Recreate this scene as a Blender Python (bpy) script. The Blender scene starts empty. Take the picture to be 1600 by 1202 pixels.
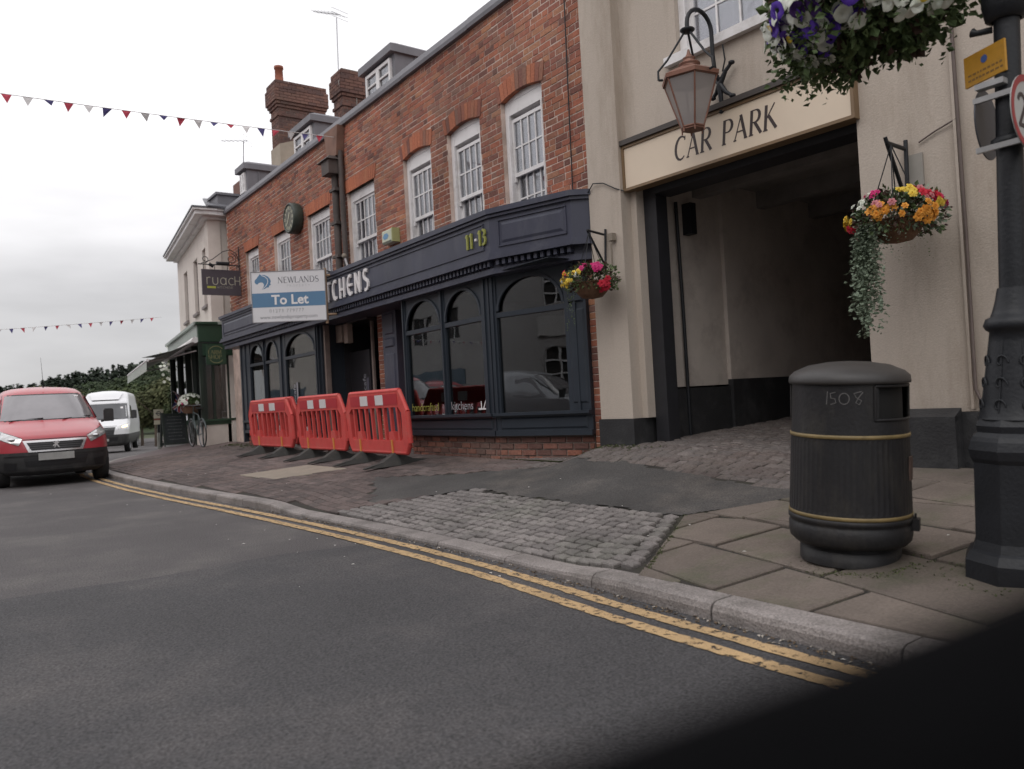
import bpy, math, random
from mathutils import Vector, Matrix
random.seed(7)
R=math.radians; PI=math.pi
sc=bpy.context.scene
COL=sc.collection
# ---------------- camera, sky, sun, exposure ----------------
cam=bpy.data.cameras.new('camera'); co=bpy.data.objects.new('camera',cam); COL.objects.link(co)
cam.sensor_width=36; cam.lens=27.675; cam.clip_start=.004; cam.clip_end=4000
rt=Vector((0.58645336,0.8081197,-0.05490907)); dn=Vector((-0.04602212,-0.03443606,-0.99834669)); fw=Vector((-0.80867448,0.58801081,0.01699624))
co.matrix_world=Matrix(((rt.x,-dn.x,-fw.x,0),(rt.y,-dn.y,-fw.y,0),(rt.z,-dn.z,-fw.z,1.12),(0,0,0,1)))
cam.dof.use_dof=True; cam.dof.focus_distance=7.2; cam.dof.aperture_fstop=2.5
sc.camera=co
w=bpy.data.worlds.new('World'); sc.world=w; w.use_nodes=True
nt=w.node_tree; nt.nodes.clear(); N=nt.nodes.new; Lk=nt.links.new
def nd(t,**k):
    n=N(t)
    for a,b in k.items():
        if a.startswith('i_'): n.inputs[a[2:].replace('_',' ')].default_value=b
        else: setattr(n,a,b)
    return n
sky=nd('ShaderNodeTexSky',sky_type='NISHITA',sun_disc=False,sun_elevation=R(48),sun_rotation=R(150))
tc=nd('ShaderNodeTexCoord'); sp=nd('ShaderNodeSeparateXYZ'); Lk(tc.outputs['Generated'],sp.inputs[0])
mp=nd('ShaderNodeMapping'); mp.inputs['Scale'].default_value=(1.6,1.6,6.5); mp.inputs['Location'].default_value=(3.1,.4,.2); Lk(tc.outputs['Generated'],mp.inputs[0])
nz=nd('ShaderNodeTexNoise',i_Scale=1.5,i_Detail=5,i_Roughness=.5); Lk(mp.outputs[0],nz.inputs['Vector'])
el=nd('ShaderNodeMapRange',interpolation_type='SMOOTHSTEP'); el.inputs[1].default_value=-.02; el.inputs[2].default_value=.5; el.inputs[3].default_value=.57; el.inputs[4].default_value=1.42; Lk(sp.outputs[2],el.inputs[0])
cl=nd('ShaderNodeMapRange'); cl.inputs[1].default_value=.3; cl.inputs[2].default_value=.7; cl.inputs[3].default_value=.8; cl.inputs[4].default_value=1.22; Lk(nz.outputs[0],cl.inputs[0])
mu=nd('ShaderNodeMath',operation='MULTIPLY'); Lk(el.outputs[0],mu.inputs[0]); Lk(cl.outputs[0],mu.inputs[1])
m10=nd('ShaderNodeMath',operation='MULTIPLY'); Lk(mu.outputs[0],m10.inputs[0]); m10.inputs[1].default_value=10
cc=nd('ShaderNodeCombineColor'); 
for i,f in enumerate((1.0,.985,1.0)):
    q=nd('ShaderNodeMath',operation='MULTIPLY'); Lk(m10.outputs[0],q.inputs[0]); q.inputs[1].default_value=f; Lk(q.outputs[0],cc.inputs[i])
mx=nd('ShaderNodeMix',data_type='RGBA'); mx.inputs[0].default_value=.94; Lk(sky.outputs[0],mx.inputs[6]); Lk(cc.outputs[0],mx.inputs[7])
bg=nd('ShaderNodeBackground',i_Strength=.1); Lk(mx.outputs[2],bg.inputs[0]); ow=nd('ShaderNodeOutputWorld'); Lk(bg.outputs[0],ow.inputs[0])
sun=bpy.data.lights.new('sun','SUN'); sun.energy=.5; sun.angle=R(30); sun.color=(1,.96,.9)
so=bpy.data.objects.new('sun',sun); COL.objects.link(so); so.location=(0,-5,30)
sdir=Vector((math.sin(R(150))*math.cos(R(48)),math.cos(R(150))*math.cos(R(48)),math.sin(R(48))))
so.rotation_euler=sdir.to_track_quat('Z','Y').to_euler()
vs=sc.view_settings; vs.view_transform='Standard'; vs.look='None'; vs.gamma=1; vs.exposure=0; vs.use_curve_mapping=False
# ---------------- helpers ----------------
def lin(c): return tuple(((x/255)/12.92 if x/255<=.04045 else ((x/255+.055)/1.055)**2.4) for x in c)
MATS={}
def mat(name,c,rough=.6,var=.12,vs=2.5,metal=0,bump=0,bs=60,spec=.5,emit=None,rnd=0,coat=0,dirt=None,ds=1.2,spk=0,stretch=None,two=False):
    """colour + two noises (patchy wear, fine grain), optional dirt colour patches, per-object variation"""
    if name in MATS: return MATS[name]
    m=bpy.data.materials.new(name); m.use_nodes=True; t=m.node_tree; t.nodes.clear(); L=t.links.new
    def n(ty,**k):
        x=t.nodes.new(ty)
        for a,b in k.items(): setattr(x,a,b)
        return x
    out=n('ShaderNodeOutputMaterial'); p=n('ShaderNodeBsdfPrincipled'); L(p.outputs[0],out.inputs[0])
    p.inputs['Roughness'].default_value=rough; p.inputs['Metallic'].default_value=metal; p.inputs['Specular IOR Level'].default_value=spec
    if coat: p.inputs['Coat Weight'].default_value=coat; p.inputs['Coat Roughness'].default_value=.08
    g=n('ShaderNodeNewGeometry'); src=g.outputs['Position']
    if stretch:
        mm=n('ShaderNodeMapping'); mm.inputs['Scale'].default_value=stretch; L(src,mm.inputs[0]); src=mm.outputs[0]
    a=n('ShaderNodeTexNoise'); a.inputs['Scale'].default_value=vs; a.inputs['Detail'].default_value=6; a.inputs['Roughness'].default_value=.62; L(src,a.inputs['Vector'])
    r=n('ShaderNodeMapRange'); r.inputs[1].default_value=.28; r.inputs[2].default_value=.72; r.inputs[3].default_value=1-var; r.inputs[4].default_value=1+var; L(a.outputs[0],r.inputs[0])
    val=r.outputs[0]
    if spk:
        b=n('ShaderNodeTexNoise'); b.inputs['Scale'].default_value=bs; b.inputs['Detail'].default_value=3; b.inputs['Roughness'].default_value=.7; L(g.outputs['Position'],b.inputs['Vector'])
        r2=n('ShaderNodeMapRange'); r2.inputs[1].default_value=.3; r2.inputs[2].default_value=.7; r2.inputs[3].default_value=1-spk; r2.inputs[4].default_value=1+spk; L(b.outputs[0],r2.inputs[0])
        q=n('ShaderNodeMath',operation='MULTIPLY'); L(val,q.inputs[0]); L(r2.outputs[0],q.inputs[1]); val=q.outputs[0]
    if rnd:
        o=n('ShaderNodeObjectInfo'); r3=n('ShaderNodeMapRange'); r3.inputs[3].default_value=1-rnd; r3.inputs[4].default_value=1+rnd; L(o.outputs['Random'],r3.inputs[0])
        q=n('ShaderNodeMath',operation='MULTIPLY'); L(val,q.inputs[0]); L(r3.outputs[0],q.inputs[1]); val=q.outputs[0]
    base=n('ShaderNodeRGB'); base.outputs[0].default_value=(*c,1); col=base.outputs[0]
    if dirt:
        d=n('ShaderNodeTexNoise'); d.inputs['Scale'].default_value=ds; d.inputs['Detail'].default_value=8; d.inputs['Roughness'].default_value=.7; L(src,d.inputs['Vector'])
        dr=n('ShaderNodeMapRange'); dr.inputs[1].default_value=.5; dr.inputs[2].default_value=.68; dr.inputs[3].default_value=0; dr.inputs[4].default_value=.75; L(d.outputs[0],dr.inputs[0])
        mi=n('ShaderNodeMix',data_type='RGBA'); L(dr.outputs[0],mi.inputs[0]); L(col,mi.inputs[6]); mi.inputs[7].default_value=(*dirt,1); col=mi.outputs[2]
    vm=n('ShaderNodeVectorMath',operation='SCALE'); L(col,vm.inputs[0]); L(val,vm.inputs['Scale']); L(vm.outputs[0],p.inputs['Base Color'])
    if bump:
        b=n('ShaderNodeTexNoise'); b.inputs['Scale'].default_value=bs; b.inputs['Detail'].default_value=4; L(g.outputs['Position'],b.inputs['Vector'])
        bu=n('ShaderNodeBump'); bu.inputs['Strength'].default_value=bump; bu.inputs['Distance'].default_value=.01; L(b.outputs[0],bu.inputs['Height']); L(bu.outputs[0],p.inputs['Normal'])
    if emit: p.inputs['Emission Color'].default_value=(*emit[0],1); p.inputs['Emission Strength'].default_value=emit[1]
    MATS[name]=m; return m
def glass(name,tint=(.8,.84,.84),rough=.01,f0=.05,boost=1.0):
    if name in MATS: return MATS[name]
    m=bpy.data.materials.new(name); m.use_nodes=True; t=m.node_tree; t.nodes.clear(); L=t.links.new
    out=t.nodes.new('ShaderNodeOutputMaterial'); mi=t.nodes.new('ShaderNodeMixShader'); tr=t.nodes.new('ShaderNodeBsdfTransparent'); gl=t.nodes.new('ShaderNodeBsdfGlossy')
    tr.inputs[0].default_value=(*tint,1); gl.inputs['Roughness'].default_value=rough
    fr=t.nodes.new('ShaderNodeFresnel'); fr.inputs[0].default_value=1.55
    mr=t.nodes.new('ShaderNodeMapRange'); mr.inputs[1].default_value=0; mr.inputs[2].default_value=1; mr.inputs[3].default_value=f0; mr.inputs[4].default_value=boost; L(fr.outputs[0],mr.inputs[0])
    g=t.nodes.new('ShaderNodeNewGeometry'); nz=t.nodes.new('ShaderNodeTexNoise'); nz.inputs['Scale'].default_value=1.4; L(g.outputs['Position'],nz.inputs['Vector'])
    bu=t.nodes.new('ShaderNodeBump'); bu.inputs['Strength'].default_value=.06; bu.inputs['Distance'].default_value=.05; L(nz.outputs[0],bu.inputs['Height']); L(bu.outputs[0],gl.inputs['Normal'])
    L(mr.outputs[0],mi.inputs[0]); L(tr.outputs[0],mi.inputs[1]); L(gl.outputs[0],mi.inputs[2]); L(mi.outputs[0],out.inputs[0])
    MATS[name]=m; return m
WM={}
def tag(o,label=None,cat=None,group=None,kind=None):
    if label: o['label']=label
    if cat: o['category']=cat
    if group: o['group']=group
    if kind: o['kind']=kind
    return o
def thing(name,label,cat,loc=(0,0,0),rz=0,group=None,kind=None,ry=0,rx=0):
    o=bpy.data.objects.new(name,None); COL.objects.link(o); o.empty_display_size=.2
    o.location=loc; o.rotation_euler=(rx,ry,rz)
    WM[o.name]=Matrix.Translation(loc)@Matrix.Rotation(rz,4,'Z')@Matrix.Rotation(ry,4,'Y')@Matrix.Rotation(rx,4,'X')
    return tag(o,label,cat,group,kind)
class MB:
    def __init__(s,T=None): s.v=[];s.f=[];s.m=[];s.t=[];s.T=T;s.sm=[]
    def add(s,vs,fs,mi=0,smooth=False,tint=None):
        b=len(s.v)
        if s.T is not None: vs=[s.T@Vector(v) for v in vs]
        s.v.extend([tuple(v) for v in vs])
        for f in fs: s.f.append([b+i for i in f]); s.m.append(mi); s.sm.append(smooth); s.t.append(tint if tint is not None else .5)
        return s
    def box(s,x0,x1,y0,y1,z0,z1,mi=0,tint=None):
        x0,x1=min(x0,x1),max(x0,x1); y0,y1=min(y0,y1),max(y0,y1); z0,z1=min(z0,z1),max(z0,z1)
        return s.add([(x0,y0,z0),(x1,y0,z0),(x1,y1,z0),(x0,y1,z0),(x0,y0,z1),(x1,y0,z1),(x1,y1,z1),(x0,y1,z1)],[(3,2,1,0),(4,5,6,7),(0,1,5,4),(1,2,6,5),(2,3,7,6),(3,0,4,7)],mi,tint=tint)
    def bbox(s,x0,x1,y0,y1,z0,z1,b=.01,mi=0,tint=None):
        """box with its front (-y) edges bevelled"""
        return s.add([(x0+b,y0,z0+b),(x1-b,y0,z0+b),(x1-b,y0,z1-b),(x0+b,y0,z1-b),(x0,y0+b,z0),(x1,y0+b,z0),(x1,y0+b,z1),(x0,y0+b,z1),(x0,y1,z0),(x1,y1,z0),(x1,y1,z1),(x0,y1,z1)],
            [(0,1,2,3),(4,5,1,0),(5,6,2,1),(6,7,3,2),(7,4,0,3),(8,9,5,4),(9,10,6,5),(10,11,7,6),(11,8,4,7),(11,10,9,8)],mi,tint=tint)
    def prism(s,pts,d,mi=0,smooth=False,tint=None):
        """closed 3D polygon pts extruded by vector d"""
        n=len(pts); d=Vector(d); P=[Vector(p) for p in pts]; Q=[p+d for p in P]
        s.add(P+Q,[list(range(n))[::-1],list(range(n,2*n))],mi,tint=tint)
        return s.add(P+Q,[(i,(i+1)%n,n+(i+1)%n,n+i) for i in range(n)],mi,smooth,tint)
    def tube(s,pts,r,n=8,mi=0,cap=True,smooth=True):
        P=[Vector(p) for p in pts]; rr=r if isinstance(r,(list,tuple)) else [r]*len(P); vs=[]; up=None
        for i,p in enumerate(P):
            t=(P[min(i+1,len(P)-1)]-P[max(i-1,0)])
            if t.length<1e-9: t=Vector((0,0,1))
            t.normalize()
            if up is None: up=Vector((0,0,1)) if abs(t.z)<.9 else Vector((1,0,0))
            a=t.cross(up)
            if a.length<1e-6: a=t.cross(Vector((0,1,0)))
            a.normalize(); b=a.cross(t).normalized(); up=b
            for k in range(n):
                q=2*PI*k/n; vs.append(p+rr[i]*(math.cos(q)*a+math.sin(q)*b))
        fs=[]
        for i in range(len(P)-1):
            for k in range(n): fs.append((i*n+k,(i+1)*n+k,(i+1)*n+(k+1)%n,i*n+(k+1)%n))
        s.add(vs,fs,mi,smooth)
        if cap: s.add([vs[k] for k in range(n)],[list(range(n))],mi); s.add([vs[-n+k] for k in range(n)],[list(range(n))[::-1]],mi)
        return s
    def lathe(s,prof,c=(0,0,0),n=24,mi=0,a0=0,a1=2*PI,smooth=True,skip=None,cap=False,sc=(1,1)):
        full=abs(a1-a0-2*PI)<1e-6; m=n if full else n+1; vs=[]
        for r,z in prof:
            for k in range(m):
                q=a0+(a1-a0)*k/n; vs.append((c[0]+r*math.cos(q)*sc[0],c[1]+r*math.sin(q)*sc[1],c[2]+z))
        fs=[]
        for i in range(len(prof)-1):
            for k in range(n):
                if skip and skip(i,a0+(a1-a0)*(k+.5)/n): continue
                k2=(k+1)%m; fs.append((i*m+k,i*m+k2,(i+1)*m+k2,(i+1)*m+k))
        s.add(vs,fs,mi,smooth); return s
    def disc(s,c,r,nrm,n=24,mi=0,th=.004,sc=1):
        nrm=Vector(nrm).normalized(); up=Vector((0,0,1)) if abs(nrm.z)<.9 else Vector((1,0,0)); a=up.cross(nrm).normalized(); b=nrm.cross(a)
        c=Vector(c); return s.prism([c+r*(math.cos(2*PI*k/n)*a+sc*math.sin(2*PI*k/n)*b) for k in range(n)],nrm*th,mi)
    def build(s,name,mats,parent=None,label=None,local=False,kind=None,tint=False,smooth=None):
        me=bpy.data.meshes.new(name); v=s.v
        if parent is not None and not local:
            I=WM[parent.name].inverted(); v=[tuple(I@Vector(p)) for p in v]
        me.from_pydata(v,[],s.f)
        for m in (mats if isinstance(mats,(list,tuple)) else [mats]): me.materials.append(m)
        me.polygons.foreach_set('material_index',s.m); me.polygons.foreach_set('use_smooth',s.sm if smooth is None else [smooth]*len(s.f))
        if tint:
            at=me.attributes.new('tint','FLOAT','FACE'); at.data.foreach_set('value',s.t)
        me.update(); o=bpy.data.objects.new(name,me); COL.objects.link(o)
        if parent is not None: o.parent=parent; WM[o.name]=WM[parent.name]
        else: WM[o.name]=Matrix.Identity(4)
        if label: o['label']=label
        if kind: o['kind']=kind
        return o
def place(me,name,parent,loc,rot=(0,0,0),scl=(1,1,1),world=True):
    """another object sharing mesh data; loc in world coordinates unless world=False"""
    o=bpy.data.objects.new(name,me); COL.objects.link(o); o.parent=parent
    M=Matrix.LocRotScale(Vector(loc),Matrix.Rotation(rot[2],3,'Z')@Matrix.Rotation(rot[1],3,'Y')@Matrix.Rotation(rot[0],3,'X'),Vector(scl))
    if world and parent is not None: M=WM[parent.name].inverted()@M
    o.matrix_local=M; WM[o.name]=(WM[parent.name] if parent is not None else Matrix.Identity(4))@M
    return o
def copy_tree(o,parent=None):
    c=o.copy(); COL.objects.link(c)
    if parent: c.parent=parent
    for ch in o.children: copy_tree(ch,c)
    return c
def bend(p): return p
def ribbon(mb,pts,w,T,d=.01,mi=0,k=0):
    """pen stroke: pts 2D, w width or list, T maps (x,y,h)->3D"""
    n=len(pts); ws=w if isinstance(w,(list,tuple)) else [w]*n; A=[];B=[]
    for i in range(n):
        a=Vector(pts[max(i-1,0)]); b=Vector(pts[min(i+1,n-1)]); t=(b-a); t=t.normalized() if t.length>0 else Vector((1,0)); nn=Vector((-t.y,t.x)); p=Vector(pts[i])
        A.append(p+nn*ws[i]/2); B.append(p-nn*ws[i]/2)
    h=d+k*.0004; vs=[T(p.x,p.y,h) for p in A]+[T(p.x,p.y,h) for p in B]+[T(p.x,p.y,0) for p in A]+[T(p.x,p.y,0) for p in B]; fs=[]
    for i in range(n-1):
        fs+= [(i,n+i,n+i+1,i+1),(2*n+i,i,i+1,2*n+i+1),(n+i,3*n+i,3*n+i+1,n+i+1)]
    fs+=[(0,2*n,3*n,n),(n-1,2*n-1,4*n-1,3*n-1)]
    mb.add(vs,fs,mi)
def arc(cx,cy,rx,ry,a0,a1,n=12): return [(cx+rx*math.cos(R(a0+(a1-a0)*i/n)),cy+ry*math.sin(R(a0+(a1-a0)*i/n))) for i in range(n+1)]
TK,TN=.13,.05
def vw(n,a=TN,b=TK): return [a+(b-a)*math.sin(PI*i/(n-1)) for i in range(n)]
SERIF={'C':([(arc(.42,.5,.38,.5,48,312),vw(13)),([(.67,.98),(.67,.8)],TN)],.82),
'A':([([(.02,0),(.36,1)],TN),([(.34,1),(.7,0)],TK),([(.13,.34),(.58,.34)],TN),([(-.05,.01),(.12,.01)],TN),([(.6,.01),(.8,.01)],TN)],.82),
'R':([([(.12,0),(.12,1)],TK),([(.12,.98)]+arc(.36,.74,.24,.24,90,-90,8)+[(.12,.5)],[TN]+vw(9)+[TN]),([(.32,.5),(.72,0)],TK),([(0,.01),(.26,.01)],TN)],.78),
'P':([([(.12,0),(.12,1)],TK),([(.12,.98)]+arc(.36,.73,.25,.25,90,-90,8)+[(.12,.48)],[TN]+vw(9)+[TN]),([(0,.01),(.26,.01)],TN)],.72),
'K':([([(.12,0),(.12,1)],TK),([(.14,.42),(.6,1)],TN),([(.28,.56),(.75,0)],TK),([(0,.01),(.26,.01)],TN)],.82),
'N':([([(.1,0),(.1,1)],TN),([(.08,1),(.72,0)],TK),([(.72,0),(.72,1)],TN),([(0,.01),(.2,.01)],TN),([(.62,.99),(.82,.99)],TN)],.92),
'E':([([(.12,0),(.12,1)],TK),([(.12,.98),(.6,.98)],TN),([(.12,.52),(.5,.52)],TN),([(.12,.02),(.62,.02)],TN)],.74),
'W':([([(0,1),(.28,0)],TK),([(.28,0),(.5,1)],TN),([(.5,1),(.76,0)],TK),([(.76,0),(1,1)],TN)],1.08),
'L':([([(.12,0),(.12,1)],TK),([(.12,.02),(.6,.02)],TN),([(.6,0),(.6,.2)],TN),([(0,.99),(.26,.99)],TN)],.72),
'D':([([(.12,0),(.12,1)],TK),([(.12,.98)]+arc(.34,.5,.42,.48,90,-90,10)+[(.12,.02)],[TN]+vw(11)+[TN])],.88),
'S':([(arc(.32,.74,.24,.24,30,270,8)+arc(.32,.25,.26,.25,90,-150,8)[0:],[TN]+vw(16,.06,.13)+[TN])],.68),
'F':([([(.12,0),(.12,1)],TK),([(.12,.98),(.6,.98)],TN),([(.12,.52),(.5,.52)],TN)],.68),
'M':([([(.08,0),(.12,1)],TN),([(.12,1),(.45,.1)],TK),([(.45,.1),(.8,1)],TN),([(.8,1),(.82,0)],TK)],.98),
'H':([([(.12,0),(.12,1)],TK),([(.7,0),(.7,1)],TK),([(.12,.5),(.7,.5)],TN)],.86),
'O':([(arc(.42,.5,.38,.5,0,360,20),[.05+.08*abs(math.cos(R(18*i))) for i in range(21)])],.9),
' ':([],.5)}
BT=.15
DECO={'K':([([(.08,0),(.08,1)],BT),([(.1,.45),(.42,1)],BT),([(.14,.5),(.46,0)],BT)],.56),'I':([([(.08,0),(.08,1)],BT)],.26),
'T':([([(.22,0),(.22,1)],BT),([(-.02,.95),(.46,.95)],BT*.8)],.5),'C':([(arc(.26,.5,.2,.46,60,300,10),BT)],.5),
'H':([([(.08,0),(.08,1)],BT),([(.4,0),(.4,1)],BT),([(.08,.42),(.4,.42)],BT*.8)],.56),
'E':([(arc(.26,.5,.2,.46,60,300,10),BT),([(.08,.5),(.4,.5)],BT*.8)],.5),
'N':([([(.08,0),(.08,1)],BT),([(.08,.98),(.4,.02)],BT),([(.4,0),(.4,1)],BT)],.56),
'S':([(arc(.22,.74,.15,.22,40,260,6)+arc(.2,.26,.16,.24,80,-120,6),BT)],.44),
'1':([([(.2,0),(.2,1)],BT*1.1),([(.04,.8),(.2,.97)],BT*.8)],.34),'3':([(arc(.18,.76,.17,.2,120,-80,6)+arc(.18,.28,.19,.26,80,-120,6),BT)],.44),
'.':([([(.04,.45),(.2,.45)],.16)],.3),' ':([],.3)}
def letters(s,font,T,h,parent,m,name='letter',d=.01,slant=0,gap=.0,each=True,wscale=1,label=None):
    """T maps (x along, y up, height off the surface); one object per letter when each"""
    x=0; mb=MB(); outs=[]
    for ch in s:
        st,adv=font[ch]; k=0
        if each: mb=MB()
        for pts,wd in st:
            pp=[(x+(px*wscale+py*slant)*h,py*h) for px,py in pts]; ww=[q*h for q in wd] if isinstance(wd,(list,tuple)) else wd*h
            if len(pts)!=(len(ww) if isinstance(ww,list) else len(pts)): ww=sum(ww)/len(ww)
            ribbon(mb,pp,ww,T,d,0,k); k+=1
        if each and st: outs.append(mb.build(name,m,parent))
        x+=(adv*wscale+gap)*h
    if not each: outs.append(mb.build(name,m,parent,label=label))
    return outs
def ftext(s,size,T4,parent,m,name='lettering',ext=.002,off=0,align='LEFT',sx=1,space=1):
    c=bpy.data.curves.new('lettering','FONT'); c.body=s; c.size=size; c.extrude=ext; c.offset=off; c.align_x=align; c.resolution_u=3; c.space_character=space
    o=bpy.data.objects.new('lettering_tmp',c); COL.objects.link(o); bpy.context.view_layer.update()
    me=bpy.data.meshes.new_from_object(o.evaluated_get(bpy.context.evaluated_depsgraph_get())); bpy.data.objects.remove(o); bpy.data.curves.remove(c)
    S=Matrix.Diagonal((sx,1,1,1)); me.transform((WM[parent.name].inverted() if parent else Matrix.Identity(4))@T4@S); me.materials.clear(); me.materials.append(m)
    q=bpy.data.objects.new(name,me); COL.objects.link(q)
    if parent: q.parent=parent; WM[q.name]=WM[parent.name]
    return q
def fr(o,xa,za=(0,0,1)):
    """4x4 frame: local x along xa, local y along za, local z out of the face"""
    X=Vector(xa).normalized(); Z=Vector(za).normalized(); Nn=X.cross(Z)
    return Matrix(((X.x,Z.x,Nn.x,o[0]),(X.y,Z.y,Nn.y,o[1]),(X.z,Z.z,Nn.z,o[2]),(0,0,0,1)))
def Tf(M): return lambda x,y,h: M@Vector((x,y,h))
def sst(a,b,x):
    t=max(0,min(1,(x-a)/(b-a))); return t*t*(3-2*t)
def interp(x,P):
    if x<=P[0][0]: return P[0][1]
    for (a,b),(c,d) in zip(P,P[1:]):
        if x<=c: return b+(d-b)*(x-a)/(c-a)
    return P[-1][1]
# ---------------- ground profile ----------------
KP=[(-90,24),(-60,13.5),(-40,8.2),(-32,6.6),(-27,5.4),(-24.5,4.4),(-22.5,3.5),(-20.5,2.9),(-18.5,2.62),(-16.5,2.58),(-14,2.62),(-11.3,2.76),(-9.5,2.9),(-8,2.99),(-6.5,3.06),(-5,3.08),(-4,3.05),(-3,2.96),(-2,2.93),(0,2.93),(6,2.93)]
def K(x): return (interp(x-.5,KP)+interp(x,KP)*2+interp(x+.5,KP))/4
def U(x): return .092-.05*sst(-9.0,-8.1,x)*(1-sst(-4.0,-3.2,x))
def drop(x): return -.022*max(0,-24-x) if x>-60 else -.79-.01*(-60-x)
def zroad(x,y): return drop(x)
def zg(x,y):
    k=K(x)
    if y<k: return zroad(x,y)
    u=U(x); s=max(0,y-k-.15)
    z=u+(.41-u)*min(1.0,s/(6-k-.15)) if y<6 else .41+.05*(y-6)*sst(-7,-6.3,x)*(1-sst(-3,-2,x))
    z+=.15*sst(-6.95,-6.35,x)*(1-sst(-5.8,-3.2,x))*sst(4.6,5.9,y)
    return z+drop(x)
# ---------------- materials ----------------
M_asph=mat('asphalt',(.092,.085,.086),.8,.16,.7,bump=1,bs=75,spk=.55,spec=.3,dirt=(.125,.116,.11),ds=.7)
M_grnd=mat('joint_dirt',(.028,.024,.02),.95,.3,4,bump=.4,bs=50,dirt=(.035,.036,.018),ds=1.5)
M_pav=mat('clay_paver',(.125,.095,.095),.8,.22,1.1,bump=.35,bs=90,spk=.15,dirt=(.15,.12,.1),ds=.8)
M_sett=mat('granite_sett',(.19,.172,.165),.75,.25,3,bump=.6,bs=100,spk=.35,rnd=.22,dirt=(.115,.12,.095),ds=1.1)
M_flag=mat('flagstone',(.145,.118,.1),.8,.26,1.8,bump=.5,bs=70,spk=.22,rnd=.2,dirt=(.095,.095,.06),ds=2.2)
M_tar=mat('tarmac_patch',(.062,.058,.056),.85,.28,1.6,bump=.8,bs=70,spk=.5,dirt=(.12,.105,.095),ds=1.3)
M_kerb=mat('granite_kerb',(.24,.215,.205),.75,.22,2.5,bump=.7,bs=90,spk=.42,rnd=.1,dirt=(.11,.1,.09),ds=2.6)
M_conc=mat('pale_concrete',(.27,.23,.185),.85,.15,3,bump=.3,bs=90,spk=.12)
M_moss=mat('moss',(.075,.085,.025),.95,.4,8,bump=.6,bs=60)
def yellow_line():
    m=mat('worn_yellow_paint',(.46,.315,.165),.85,.2,3,bump=.3,bs=140,spk=.25)
    t=m.node_tree; L=t.links.new; out=[n for n in t.nodes if n.type=='OUTPUT_MATERIAL'][0]; p=[n for n in t.nodes if n.type=='BSDF_PRINCIPLED'][0]
    g=t.nodes.new('ShaderNodeNewGeometry'); a=t.nodes.new('ShaderNodeTexNoise'); a.inputs['Scale'].default_value=26; a.inputs['Detail'].default_value=5; a.inputs['Roughness'].default_value=.75; L(g.outputs['Position'],a.inputs['Vector'])
    r=t.nodes.new('ShaderNodeMapRange'); r.inputs[1].default_value=.545; r.inputs[2].default_value=.6; L(a.outputs[0],r.inputs[0])
    tr=t.nodes.new('ShaderNodeBsdfTransparent'); mi=t.nodes.new('ShaderNodeMixShader'); L(r.outputs[0],mi.inputs[0]); L(p.outputs[0],mi.inputs[1]); L(tr.outputs[0],mi.inputs[2]); L(mi.outputs[0],out.inputs[0]); return m
M_yel=yellow_line()
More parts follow.
